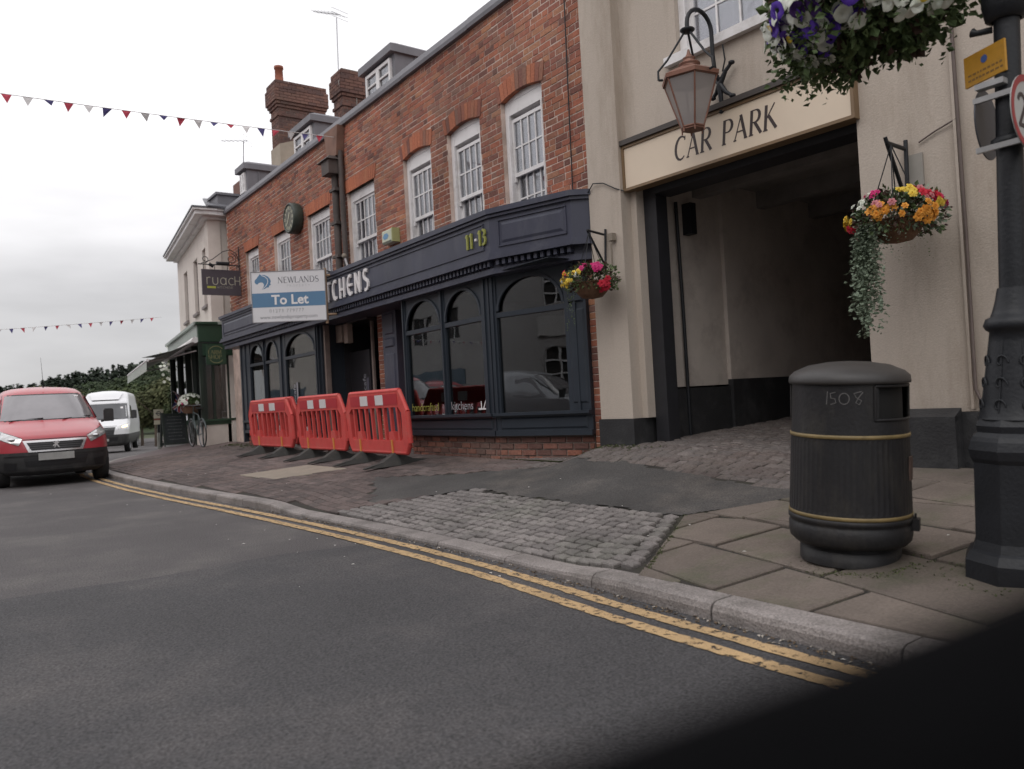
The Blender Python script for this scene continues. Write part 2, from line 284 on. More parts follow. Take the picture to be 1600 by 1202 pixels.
def brick_mat(name,stops,stain=.5):
    m=bpy.data.materials.new(name); m.use_nodes=True; t=m.node_tree; t.nodes.clear(); L=t.links.new; n=t.nodes.new
    out=n('ShaderNodeOutputMaterial'); p=n('ShaderNodeBsdfPrincipled'); L(p.outputs[0],out.inputs[0]); p.inputs['Roughness'].default_value=.85; p.inputs['Specular IOR Level'].default_value=.25
    at=n('ShaderNodeAttribute'); at.attribute_name='tint'; oi=n('ShaderNodeObjectInfo'); ad=n('ShaderNodeMath'); ad.operation='ADD'; L(at.outputs['Fac'],ad.inputs[0]); L(oi.outputs['Random'],ad.inputs[1])
    f=n('ShaderNodeMath'); f.operation='FRACT'; L(ad.outputs[0],f.inputs[0])
    cr=n('ShaderNodeValToRGB'); e=cr.color_ramp.elements
    for i,(pos,c) in enumerate(stops):
        x=e[i] if i<2 else e.new(pos); x.position=pos; x.color=(*c,1)
    L(f.outputs[0],cr.inputs[0])
    g=n('ShaderNodeNewGeometry'); a=n('ShaderNodeTexNoise'); a.inputs['Scale'].default_value=.8; a.inputs['Detail'].default_value=5; L(g.outputs['Position'],a.inputs['Vector'])
    r=n('ShaderNodeMapRange'); r.inputs[1].default_value=.3; r.inputs[2].default_value=.7; r.inputs[3].default_value=.72; r.inputs[4].default_value=1.22; L(a.outputs[0],r.inputs[0])
    b=n('ShaderNodeTexNoise'); b.inputs['Scale'].default_value=38; b.inputs['Detail'].default_value=5; b.inputs['Roughness'].default_value=.7; L(g.outputs['Position'],b.inputs['Vector'])
    r2=n('ShaderNodeMapRange'); r2.inputs[1].default_value=.3; r2.inputs[2].default_value=.7; r2.inputs[3].default_value=.72; r2.inputs[4].default_value=1.28; L(b.outputs[0],r2.inputs[0])
    q=n('ShaderNodeMath'); q.operation='MULTIPLY'; L(r.outputs[0],q.inputs[0]); L(r2.outputs[0],q.inputs[1])
    # pale efflorescence flecks and sooty patches
    d=n('ShaderNodeTexNoise'); d.inputs['Scale'].default_value=7; d.inputs['Detail'].default_value=6; d.inputs['Roughness'].default_value=.75; L(g.outputs['Position'],d.inputs['Vector'])
    dr=n('ShaderNodeMapRange'); dr.inputs[1].default_value=.64; dr.inputs[2].default_value=.74; dr.inputs[4].default_value=.6; L(d.outputs[0],dr.inputs[0])
    mi=n('ShaderNodeMix'); mi.data_type='RGBA'; L(dr.outputs[0],mi.inputs[0]); L(cr.outputs[0],mi.inputs[6]); mi.inputs[7].default_value=(.42,.32,.28,1)
    s=n('ShaderNodeTexNoise'); s.inputs['Scale'].default_value=.55; s.inputs['Detail'].default_value=7; s.inputs['Roughness'].default_value=.65; 
    mp=n('ShaderNodeMapping'); mp.inputs['Location'].default_value=(9,3,1); L(g.outputs['Position'],mp.inputs[0]); L(mp.outputs[0],s.inputs['Vector'])
    sr=n('ShaderNodeMapRange'); sr.inputs[1].default_value=.52; sr.inputs[2].default_value=.7; sr.inputs[4].default_value=stain; L(s.outputs[0],sr.inputs[0])
    m2=n('ShaderNodeMix'); m2.data_type='RGBA'; L(sr.outputs[0],m2.inputs[0]); L(mi.outputs[2],m2.inputs[6]); m2.inputs[7].default_value=(.17,.12,.1,1)
    v=n('ShaderNodeVectorMath'); v.operation='SCALE'; L(m2.outputs[2],v.inputs[0]); L(q.outputs[0],v.inputs['Scale']); L(v.outputs[0],p.inputs['Base Color'])
    bu=n('ShaderNodeBump'); bu.inputs['Strength'].default_value=.5; bu.inputs['Distance'].default_value=.008; L(b.outputs[0],bu.inputs['Height']); L(bu.outputs[0],p.inputs['Normal'])
    MATS[name]=m; return m
M_brick=brick_mat('red_brick',[(0,(.15,.075,.062)),(1,(.4,.185,.105)),(.15,(.25,.1,.075)),(.45,(.35,.125,.078)),(.7,(.34,.145,.09)),(.85,(.22,.12,.095))])
M_gauge=brick_mat('orange_gauged_brick',[(0,(.4,.135,.075)),(1,(.45,.18,.1)),(.4,(.42,.15,.085)),(.8,(.36,.125,.075))],.15)
M_sootb=brick_mat('sooty_brick',[(0,(.11,.07,.065)),(1,(.18,.105,.085)),(.3,(.14,.08,.07)),(.7,(.19,.1,.08))],.7)
M_mort=mat('lime_mortar',(.58,.46,.4),.95,.25,3,bump=.4,bs=80,spk=.12,dirt=(.24,.17,.13),ds=1.2)
M_mortd=mat('dark_mortar',(.2,.16,.14),.95,.25,3,bump=.4,bs=80)
M_lead=mat('lead_grey',(.17,.167,.185),.6,.16,3,bump=.2,bs=20,stretch=(1,1,.3))
M_tile=mat('clay_roof_tile',(.2,.09,.06),.85,.3,4,bump=.4,bs=30)
M_white=mat('white_paint',(.74,.72,.72),.45,.06,5,bump=.05,bs=30,dirt=(.5,.47,.45),ds=4)
M_navy=mat('navy_paint',(.056,.062,.09),.42,.14,3,spec=.45,bump=.05,bs=25,dirt=(.075,.08,.105),ds=2)
M_navyf=mat('faded_navy_paint',(.047,.05,.076),.45,.16,3,spec=.45,bump=.05,bs=25,dirt=(.085,.088,.11),ds=2.6,stretch=(1,1,.4))
M_frame=mat('dark_window_paint',(.027,.034,.045),.4,.12,3,spec=.4)
M_rend=mat('beige_render',(.48,.415,.355),.9,.08,1.6,bump=.3,bs=70,spk=.06,dirt=(.345,.285,.23),ds=2.1,stretch=(1,1,.2))
M_rend2=mat('cream_render',(.66,.6,.55),.88,.07,1.2,bump=.2,bs=60,dirt=(.55,.49,.44),ds=.8)
M_blk=mat('black_masonry_paint',(.025,.025,.027),.6,.25,3,bump=.4,bs=50,dirt=(.05,.05,.05),ds=3)
M_iron=mat('black_iron',(.013,.0145,.018),.5,.25,6,spec=.4,bump=.2,bs=60)
M_gold=mat('gold_line',(.2,.145,.06),.5,.25,12)
M_sign=mat('cream_sign_board',(.72,.6,.47),.5,.04,2)
M_signf=mat('brown_sign_frame',(.2,.13,.07),.5,.1,5)
M_ink=mat('dark_brown_ink',(.05,.035,.035),.6,.05,5)
M_wlet=mat('white_letter',(.75,.72,.72),.4,.03,5)
M_grnlet=mat('lime_green_letter',(.28,.29,.06),.45,.08,9)
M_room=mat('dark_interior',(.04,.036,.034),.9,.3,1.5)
M_curt=mat('net_curtain',(.78,.74,.77),.95,.1,6,stretch=(9,9,.6))
M_glassw=glass('sash_glass',(.86,.87,.9),.02,.03,.75)
M_glass=glass('shop_glass',(.6,.64,.66),.006,.07,.8)
M_red=mat('red_barrier_plastic',(.6,.075,.068),.5,.16,5,spec=.35,dirt=(.42,.1,.08),ds=5,spk=.06)
M_redr=mat('red_reflective',(.42,.02,.03),.35,.05,8)
M_whr=mat('white_reflective',(.66,.64,.64),.35,.06,8)
M_rub=mat('black_rubber',(.032,.032,.03),.8,.25,6,bump=.3,bs=60,dirt=(.07,.065,.055),ds=5)
M_oran=mat('orange_clip',(.62,.25,.06),.5,.08,5)
M_wood=mat('weathered_wood',(.3,.2,.13),.8,.25,6,stretch=(8,8,1),bump=.3,bs=40)
# ---------------- ground, road, pavement ----------------
mb=MB()
xs=[-1400,-700,-350,-200,-120,-90,-75]+[-60+i*2 for i in range(0,19)]+[-23,-22,-21]+[-20+i for i in range(0,27)]+[8,12,25,60,150,400,1400]
ys=[-1400,-500,-150,-60,-25,-14,-9,-7]+[-6+.5*i for i in range(0,19)]+[4,6,9,14,25,60,150,500,1400]
def rz(x,y): return drop(x)-.05 - (0.01 if y>3 or y<-6.4 else 0)
vv=[];ff=[]
for x in xs:
    for y in ys: vv.append((x,y,drop(x)-.06))
for i in range(len(xs)-1):
    for j in range(len(ys)-1): a=i*len(ys)+j; ff.append((a,a+len(ys),a+len(ys)+1,a+1))
mb.add(vv,ff,0,True); mb.build('ground',mat('rough_grass_ground',(.05,.06,.025),.95,.3,.3,bump=.5,bs=5),kind='structure')
mb=MB(); xs2=[-95,-80,-70]+[-60+i for i in range(0,61)]+[2,4,6,10,20]; vv=[];ff=[]
for x in xs2:
    k=K(x)
    for j in range(9):
        y=-6.4+(k+.03+6.4)*j/8; vv.append((x,y,zroad(x,y)))
for i in range(len(xs2)-1):
    for j in range(8): a=i*9+j; ff.append((a,a+9,a+10,a+1))
mb.add(vv,ff,0,True); mb.build('road',M_asph,kind='structure')
mb=MB(); vv=[];ff=[]; gy=[-6.3+.45*i for i in range(20)]
for i in range(44):
    for j in range(21):
        t=j/20; x=-6.15+.3*i
        if i==0: x+= .05*math.sin(j*1.7)+.03*math.sin(j*4.1)+.35*(t-.5)
        y=-6.3+(K(x)-.002+6.3)*t; vv.append((x,y,.003))
for i in range(43):
    for j in range(20): a=i*21+j; ff.append((a,a+21,a+22,a+1))
mb.add(vv,ff); mb.build('road_resurfacing',mat('newer_asphalt',(.066,.064,.067),.8,.14,.6,bump=1,bs=75,spk=.6,spec=.3,dirt=(.098,.09,.089),ds=.6),kind='structure')
# double yellow lines, wavering and worn
for off in (.1,.265):
    mb=MB(); vv=[];ff=[]; i=0; x=-19.0
    while x<3.0:
        k=K(x); j1=random.uniform(-.006,.006); j2=random.uniform(-.006,.006)
        vv+= [(x,k-off-.085+j1,zroad(x,0)+.008),(x,k-off+j2,zroad(x,0)+.008)]
        if i: ff.append((2*i-2,2*i,2*i+1,2*i-1))
        i+=1; x+=.06
    mb.add(vv,ff); mb.build('yellow_line',M_yel,kind='structure')
# kerb
kerb=thing('kerb',None,None,(-8,3,0),kind='structure')
x=-34.0; random.seed(3)
while x<6:
    L=random.uniform(.82,1.0) if x>-20 else 2.0
    x0,x1=x+.005,x+L-.006; mbk=MB(); secs=[]
    nseg=3
    for s in range(nseg+1):
        xx=x0+(x1-x0)*s/nseg; k=K(xx); u=U(xx)+drop(xx); w_=.165; b=.022 if xx<-3.5 else .04; hz=drop(xx)
        dx=(K(xx+.05)-K(xx-.05))/.1
        jy=random.uniform(-.003,.003)
        secs.append([(xx,k+jy,hz-.1),(xx,k+jy,u-b),(xx,k+.3*b+jy,u-.3*b),(xx,k+b+jy,u),(xx,k+w_,u+.002),(xx,k+w_,u-.15)])
    n6=6; vs=[p for s in secs for p in s]; fs=[]
    for s in range(nseg):
        for q in range(n6-1): a=s*n6+q; fs.append((a,a+n6,a+n6+1,a+1))
    fs.append([0,1,2,3,4,5]); fs.append([nseg*n6+q for q in (5,4,3,2,1,0)])
    mbk.add(vs,fs); mbk.build('kerb_stone',M_kerb,kerb); x+=L
# grit and leaf litter in the gutter
mb=MB(); random.seed(5)
for i in range(900):
    x=-random.uniform(1.2,9.5); y=K(x)-abs(random.gauss(0,.05))-.003; s=random.uniform(.004,.014); a=random.uniform(0,PI); z=zroad(x,y)+.005
    c,d=math.cos(a)*s,math.sin(a)*s
    mb.add([(x+c,y+d,z+.002),(x-d*.6,y+c*.6,z+.004),(x-c,y-d,z),(x+d*.6,y-c*.6,z+.006)],[(0,1,2,3)],0 if random.random()<.75 else 1)
mb.build('gutter_litter',[mat('dry_litter',(.13,.09,.055),.95,.4,20),mat('pale_litter',(.42,.38,.33),.9,.2,20)],kind='stuff')
mb=MB()
for i in range(60):
    x=-random.uniform(1,15); y=random.uniform(1.2,6.0); s=random.uniform(.006,.02); z=max(zg(x,y),0)+.03 if y>K(x)+.2 else .008
    a=random.uniform(0,PI); c,d=math.cos(a)*s,math.sin(a)*s
    mb.add([(x+c,y+d,z),(x-d*.5,y+c*.5,z+.004),(x-c,y-d,z),(x+d*.5,y-c*.5,z+.003)],[(0,1,2,3)])
mb.build('scattered_litter',mat('white_litter',(.6,.58,.55),.8,.1,20),kind='stuff')
# pavement
pave=thing('pavement',None,None,(-8,4.5,.2),kind='structure')
mb=MB(); px=[-34+i*.5 for i in range(0,54)]+[-7+i*.25 for i in range(0,41)]+[4,6,12]; rows=14; vv=[];ff=[]
for x in px:
    k=K(x)+.165
    top=6.45 if x<-20 else 6.3
    top=max(top,k+2.2)
    for j in range(rows+1):
        y=k+(top-k)*j/rows; vv.append((x,y,zg(x,y)-(.03 if -7.6<x<-3.4 and y<4.3 else .012)))
for i in range(len(px)-1):
    for j in range(rows): a=i*(rows+1)+j; ff.append((a,a+rows+1,a+rows+2,a+1))
mb.add(vv,ff,0,True); mb.build('bedding',M_grnd,pave)
# passage floor
mb=MB(); vv=[];ff=[]; tx=[-6.2+i*.3 for i in range(11)]; ty=[6.25+i*.5 for i in range(22)]
for x in tx:
    for y in ty: vv.append((x,y,zg(x,y)-.012))
for i in range(10):
    for j in range(21): a=i*22+j; ff.append((a,a+22,a+23,a+1))
mb.add(vv,ff,0,True); mb.build('bedding',M_grnd,pave)
def inpoly(x,y,P):
    c=False; n=len(P)
    for i in range(n):
        a,b=P[i],P[(i+1)%n]
        if (a[1]>y)!=(b[1]>y) and x<(b[0]-a[0])*(y-a[1])/(b[1]-a[1])+a[0]: c=not c
    return c
def clip(poly,a,b):
    """keep the part of a convex polygon left of a->b"""
    out=[]; n=len(poly)
    def side(p): return (b[0]-a[0])*(p[1]-a[1])-(b[1]-a[1])*(p[0]-a[0])
    for i in range(n):
        p,q=poly[i],poly[(i+1)%n]; s1,s2=side(p),side(q)
        if s1>=0: out.append(p)
        if (s1>=0)!=(s2>=0): t=s1/(s1-s2); out.append((p[0]+(q[0]-p[0])*t,p[1]+(q[1]-p[1])*t))
    return out
SETT=[(-7.75,3.12),(-6.9,4.42),(-3.98,4.36),(-3.2,3.06)]
TAR=[(-7.6,3.6),(-9.0,4.35),(-6.74,5.5),(-3.5,5.2),(-3.4,5.05),(-3.98,4.36),(-6.9,4.42)]
FLAGR=[(-3.2,3.06),(-3.98,4.36),(-3.4,5.05),(-3.3,6.3),(4,6.4),(4,3.06)]
CONC=[(-12.22,3.66),(-10.87,3.72),(-10.34,4.58),(-11.72,4.55)]
def slab(mb,poly,h=.0,th=.03,bev=.006,dz=0,tint=None,tilt=(0,0)):
    cx=sum(p[0] for p in poly)/len(poly); cy=sum(p[1] for p in poly)/len(poly); n=len(poly)
    def z(p): return zg(p[0],p[1])+h+dz+tilt[0]*(p[0]-cx)+tilt[1]*(p[1]-cy)
    inn=[]
    for p in poly:
        dx,dy=cx-p[0],cy-p[1]; l=math.hypot(dx,dy) or 1; inn.append((p[0]+dx/l*bev*1.4,p[1]+dy/l*bev*1.4))
    vs=[(p[0],p[1],z(p)) for p in inn]+[(p[0],p[1],z(p)-bev) for p in poly]+[(p[0],p[1],z(p)-th) for p in poly]
    fs=[list(range(n))]+[(i,n+i,n+(i+1)%n,(i+1)%n) for i in range(n)]+[(n+i,2*n+i,2*n+(i+1)%n,n+(i+1)%n) for i in range(n)]
    mb.add(vs,fs,0,False,tint)
# clay pavers of the pavement (about 1-3 px each: one joined part)
mb=MB(); random.seed(11); y=2.7; r=0
while y<6.3:
    x=-20.5+(r%2)*.105
    while x<-6.6:
        cx,cy=x+.1,y+.05
        if cy>K(cx)+.23 and not inpoly(cx,cy,SETT) and not inpoly(cx,cy,TAR) and not inpoly(cx,cy,CONC) and not (cx>-7.2 and cy>5.2) and cy<6.0:
            j=.004; slab(mb,[(x+j,y+j),(x+.21-j,y+j),(x+.21-j,y+.105-j),(x+j,y+.105-j)],0,.02,.004,random.gauss(0,.0015),tint=random.random(),tilt=(random.gauss(0,.008),random.gauss(0,.01)))
        x+=.21
    y+=.105; r+=1
pm=brick_mat('purple_clay_paver',[(0,(.09,.073,.07)),(1,(.15,.12,.113)),(.4,(.11,.09,.085)),(.7,(.13,.1,.094))],.5)
mb.build('brick_pavers',pm,pave,kind='stuff',tint=True)
mb=MB(); vv=[];ff=[]  # farther paving, too far to tell pavers apart
px=[-34+i*.5 for i in range(28)]
for x in px:
    for j in range(9): k=K(x)+.17; y=k+(max(6.4,k+2)-k)*j/8; vv.append((x,y,zg(x,y)-.002))
for i in range(len(px)-1):
    for j in range(8): a=i*9+j; ff.append((a,a+9,a+10,a+1))
mb.add(vv,ff,0,True); mb.build('far_paving',M_pav,pave)
# granite setts, each its own stone
sett_me=[]; random.seed(21)
for v_ in range(5):
    mb=MB(); a=.0545; b=.0445; n=8; P=[]
    for k_ in range(n):
        q=2*PI*(k_+.5)/n; e=.22; c,s_=math.cos(q),math.sin(q); P.append((a*math.copysign(abs(c)**e,c)*random.uniform(.9,1.04),b*math.copysign(abs(s_)**e,s_)*random.uniform(.9,1.04)))
    vs=[(p[0]*.9,p[1]*.88,.001+random.uniform(-.0035,.0035)) for p in P]+[(p[0],p[1],-.008) for p in P]+[(p[0],p[1],-.04) for p in P]+[(0,0,.002)]
    fs=[(24,i,(i+1)%n) for i in range(n)]+[(i,n+i,n+(i+1)%n,(i+1)%n) for i in range(n)]+[(n+i,2*n+i,2*n+(i+1)%n,n+(i+1)%n) for i in range(n)]
    mb.add(vs,fs,0,False); o=mb.build('sett',M_sett); sett_me.append(o.data); bpy.data.objects.remove(o)
SP=[]
y=3.19; r=0
while y<4.42:
    xr=-3.28-(y-3.17)*.6; x=xr-.07; first=True
    while x>-7.9:
        if inpoly(x-.0,y,SETT) and y>K(x)+.2: SP.append((x,y+.06*math.sin(x*1.1)*sst(-4.5,-6.5,x)*0))
        x-=(.118 if not first else .128+(r%2)*.04); first=False
    y+=.102; r+=1
SP.sort(key=lambda p:-p[0]+p[1]*.5)
far=MB()
for i,(x,y) in enumerate(SP):
    z=zg(x,y)+random.gauss(.002,.002); sl=math.atan(.09)
    rot=(sl+random.gauss(0,.025),random.gauss(0,.03),random.gauss(0,.05)); s_=(random.uniform(.93,1.05),random.uniform(.93,1.05),1)
    if i<295: place(sett_me[i%5],'sett',pave,(x,y,z),rot,s_)
    else:
        me=sett_me[i%5]; Mx=Matrix.LocRotScale(Vector((x,y,z)),Matrix.Rotation(rot[2],3,'Z')@Matrix.Rotation(rot[0],3,'X'),Vector(s_))
        far.add([Mx@v.co for v in me.vertices],[list(p.vertices) for p in me.polygons],0,True)
if far.v: far.build('setts',M_sett,pave,kind='stuff')
# worn small setts of the driveway into the passage: one joined part
mb=MB(); random.seed(8); y=4.9
while y<12:
    x=-7.6+random.uniform(0,.1)
    while x<-3.1:
        w_=random.uniform(.1,.17); cx,cy=x+w_/2,y+.05
        ok=(cx>-6.0 and cx<-3.35) if cy>6.1 else (cy> 5.45-(cx+6.7)*.08 and cx>-7.3 and cx<-3.45 or (cx>-6.9-(cy-5.0)*2.6 and cy>5.3 and cx<-6.6))
        if ok and not inpoly(cx,cy,TAR) and cy<6.15+9*(cx>-6.05): slab(mb,[(x+.006,y+.006),(x+w_-.006,y+.004),(x+w_-.005,y+.094),(x+.005,y+.096)],0,.02,.012,random.gauss(0,.003),tint=random.random(),tilt=(random.gauss(0,.025),random.gauss(0,.025)))
        x+=w_
    y+=.1 if y<8 else .14
mb.build('driveway_setts',brick_mat('driveway_sett',[(0,(.12,.1,.095)),(1,(.19,.165,.155)),(.5,(.15,.13,.12)),(.8,(.13,.115,.11))],.4),pave,kind='stuff',tint=True)
# tarmac repair
mb=MB(); vv=[];ff=[]
gx=.03; NX,NY=205,70
for i in range(NX+1):
    for j in range(NY+1):
        x=-9.2+gx*i; y=3.5+gx*j; vv.append((x,y,zg(x,y)-.004+.003*math.sin(x*3+y*2)))
for i in range(NX):
    for j in range(NY):
        x=-9.2+gx*i+.015; y=3.5+gx*j+.015
        if inpoly(x+.02*math.sin(y*9),y+.025*math.sin(x*7)+.018*math.sin(x*23+y*11),TAR): a=i*(NY+1)+j; ff.append((a,a+NY+1,a+NY+2,a+1))
mb.add(vv,ff,0,True); mb.build('tarmac_repair',M_tar,pave)
mb=MB(); slab(mb,CONC,.004,.03,.008); mb.build('concrete_cover',M_conc,pave)
# flagstones
random.seed(17); ang=R(-14); ca,sa=math.cos(ang),math.sin(ang)
v=-2.4
while v<5.6:
    hgt=random.uniform(.42,.62); u=-6+random.uniform(0,.4)
    while u<5:
        wd=random.uniform(.5,.95); j=.012
        P=[(u+j+random.uniform(0,.02),v+j),(u+wd*.5,v+j+random.uniform(-.004,.008)),(u+wd-j,v+j+random.uniform(0,.018)),(u+wd-j-random.uniform(0,.02),v+hgt-j),(u+wd*.45,v+hgt-j-random.uniform(-.003,.006)),(u+j,v+hgt-j-random.uniform(0,.018))]
        P=[(-.8+p[0]*ca-p[1]*sa,3.0+p[0]*sa+p[1]*ca) for p in P]
        P=clip(P,(-9,K(-1)+.185),(9,K(-1)+.185))
        if P: P=clip(P,(9,6.2),(-9,6.2))
        if P: P=clip(P,(3.2,-9),(3.2,9))
        PS=[]
        if P:
            for (a,b,y0,y1) in (((-3.16,3.06),(-3.95,4.36),-9,4.36),((-3.95,4.36),(-3.38,5.05),4.36,5.05),((-3.38,5.05),(-3.3,6.25),5.05,9)):
                Q=clip(P,(-9,y0+.004),(9,y0+.004))
                if Q: Q=clip(Q,(9,y1-.004),(-9,y1-.004))
                if Q: Q=clip(Q,b,a)
                if Q and len(Q)>2: PS.append(Q)
        for P in PS:
            ar=abs(sum(P[i][0]*P[(i+1)%len(P)][1]-P[(i+1)%len(P)][0]*P[i][1] for i in range(len(P))))/2
            if ar>.01:
                mb=MB(); slab(mb,P,random.gauss(.001,.003),.04,.006,tilt=(random.gauss(0,.006),random.gauss(0,.006))); mb.build('flagstone',M_flag,pave)
        u+=wd
    v+=hgt
# moss in joints and along the wall foot
mb=MB(); random.seed(31)
def tuft(x,y,s):
    z=zg(x,y)-.006
    for q in range(4):
        a=random.uniform(0,2*PI); h=random.uniform(.4,1)*s; b=s*random.uniform(.5,1.0); mb.add([(x,y,z),(x+b*math.cos(a),y+b*math.sin(a),z+h*.7),(x+b*math.cos(a+.6)*.8,y+b*math.sin(a+.6)*.8,z+h)],[(0,1,2)])
for i in range(700): x=random.gauss(-6.9,.5); y=5.93-abs(random.gauss(0,.09)); tuft(x,min(y,5.95 if x>-6.6 else 5.55+.1),.02)
for i in range(230):
    a=random.choice((random.gauss(-1.9,.35),random.gauss(-.7,.5),random.uniform(0,6.28))); r_=.25+abs(random.gauss(0,.045)); tuft(-2.31+r_*math.cos(a),3.88+r_*math.sin(a),.014)
for i in range(120): a=random.uniform(0,2*PI); r_=.26+abs(random.gauss(0,.07)); tuft(-1.6+r_*math.cos(a),4.0+r_*math.sin(a),.013)
for i in range(260): t=random.random(); tuft(-3.15-.8*t+random.gauss(0,.01),3.1+1.28*t,.012)
for i in range(300): tuft(random.uniform(-3.1,-1.4),random.uniform(3.2,4.6),.007)
for i in range(260): tuft(random.uniform(-19.5,-16.8),5.6+random.gauss(0,.12),.025)
mb.build('moss_and_weeds',mat('weed_green',(.07,.085,.03),.9,.4,9),kind='stuff')
# ---------------- brick building ----------------
BX0,BX1=-20.15,-6.5
bb=thing('brick_building','long two storey red brick building with white sash windows over a navy shopfront','building',(-13.4,6.2,.4))
WINS=[(-18.75,-17.83,4,'f'),(-16.8,-15.83,4,'f'),(-14.83,-13.75,5,'f'),(-12.95,-11.88,5,'f'),(-10.85,-10.0,4,'a'),(-9.52,-8.68,4,'a'),(-8.18,-7.33,4,'a')]
WZ0,WZ1=3.3,4.93
mb=MB(); Y=6.012
def wallgrid(mb,x0,x1,z0,z1,holes,y0,y1):
    X=sorted(set([x0,x1]+[h[0] for h in holes]+[h[1] for h in holes]))
    for a,b in zip(X,X[1:]):
        zs=[(h[2],h[3]) for h in holes if h[0]<=a+1e-6 and h[1]>=b-1e-6]; z=z0
        for c,d in sorted(zs):
            if c>z: mb.box(a,b,y0,y1,z,c)
            z=d
        if z<z1: mb.box(a,b,y0,y1,z,z1)
holes=[(a,b,WZ0,WZ1+(.07 if k=='a' else 0)) for a,b,n,k in WINS]
wallgrid(mb,BX0,BX1+.01,2.66,6.16,holes,Y,Y+.28)
mb.box(-6.7,BX1+.01,Y,Y+.3,.3,2.66); mb.box(-12.15,-10.9,Y+.06,Y+.3,.3,2.66); mb.box(BX0,-18.0,Y,Y+.28,.3,2.66)
mb.box(BX0,BX0+.28,Y+.28,10,.3,6.16)
mb.box(BX0+.28,BX1,9.9,10.1,.3,6.3)
mb.build('wall',M_mort,bb)
# bricks in Flemish bond, cut round the openings
random.seed(42); bricks=[]; CH=.078
def archz(x,a,b): m=(a+b)/2; hw=(b-a)/2; return WZ1+.065*(1-((x-m)/hw)**2)
r=0; z=2.7
while z<6.16:
    bl=[]
    for a,b,n,k in WINS:
        if z+CH>WZ0 and z<WZ1-.02: bl.append((a,b))
        elif z<WZ1+(.235 if k=='a' else .185) and z>=WZ1-.02: bl.append((a-.045,b+.045))
    x=BX0+(0 if r%2 else .055); k=r
    while x<BX1:
        L=.225 if k%2 else .1125
        L+=random.uniform(-.006,.006); a0,a1=x+.005,min(x+L-.005,BX1); seg=[(a0,a1)]
        for c,d in bl:
            ns=[]
            for s,e in seg:
                if e<=c or s>=d: ns.append((s,e))
                else:
                    if c-s>.02: ns.append((s,c-.004))
                    if e-d>.02: ns.append((d+.004,e))
            seg=ns
        for s,e in seg:
            if e-s>.02: bricks.append((s,e,z+.005+.004*math.sin(s*2+r),len(seg)==1 and abs((e-s)-(L-.01))<.002,L>.17))
        x+=L; k+=1
    z+=CH; r+=1
bm={}
for nm,L in (('s',.215),('h',.1025)):
    q=MB(); q.bbox(-L/2,L/2,-.003,.03,0,.068,.003); o=q.build('brick',M_brick); bm[nm]=o.data; bpy.data.objects.remove(o)
whole=[b for b in bricks if b[3]]
whole.sort(key=lambda b:-((b[0]+b[1])/2)+.15*abs(b[2]-4.3)+(50 if (b[0]+b[1])/2>BX1-.05 or b[2]>5.95 else 0))
ind=set(id(b) for b in whole[:298])
jm=MB()
for b in bricks:
    if id(b) in ind:
        place(bm['s' if b[4] else 'h'],'brick',bb,((b[0]+b[1])/2,Y-.002+random.uniform(-.003,.003),b[2]),(0,random.gauss(0,.006),random.gauss(0,.006)),(1,1,random.uniform(.95,1.03)))
    else:
        d=random.uniform(-.003,.003); jm.bbox(b[0],b[1],Y-.005+d*.7,Y+.02,b[2],b[2]+.068,.003,tint=random.random())
# jambs beside the shopfront and brick piers at the door
def brickpatch(x0,x1,y,z0,z1,mbx):
    z=z0; k=0
    while z<z1-.02:
        x=x0-(0 if k%2 else .06)
        while x<x1:
            s,e=max(x,x0)+.004,min(x+.215,x1)-.004
            if e-s>.02: mbx.bbox(s,e,y-.008+random.uniform(-.003,.003),y+.03,z+.004,min(z+.071,z1),.004,tint=random.random())
            x+=.225
        z+=.078; k+=1
brickpatch(-6.7,BX1,Y,.4,2.66,jm); brickpatch(-12.15,-11.72,Y+.06,.4,2.62,jm); brickpatch(-11.2,-10.9,Y+.06,.4,2.62,jm)
jm.build('brickwork',M_brick,bb,kind='stuff',tint=True)
# arches: gauged flat lintels and segmental rubbed arches
for a,b,n,k in WINS:
    m=(a+b)/2; cnt=int((b-a+.09)/.076); x0,x1=a-.045,b+.045; up=.225
    for i in range(cnt):
        s0,s1=x0+(x1-x0)*i/cnt+.003,x0+(x1-x0)*(i+1)/cnt-.003; sk=.13 if k=='f' else .1
        t0,t1=m+(s0-m)*(1+sk),m+(s1-m)*(1+sk)
        zz0=[WZ1,WZ1] if k=='f' else [archz(max(a,min(b,s0)),a,b),archz(max(a,min(b,s1)),a,b)]
        zt=[zz0[0]+up,zz0[1]+up]
        mb=MB(); yy=Y-.015+random.uniform(-.002,.002); mb.prism([(s0,yy,zz0[0]),(s1,yy,zz0[1]),(t1,yy,zt[1]),(t0,yy,zt[0])],(0,.1,0)); mb.build('arch_brick',M_gauge if (k=='f' or random.random()<.45) else M_brick,bb)
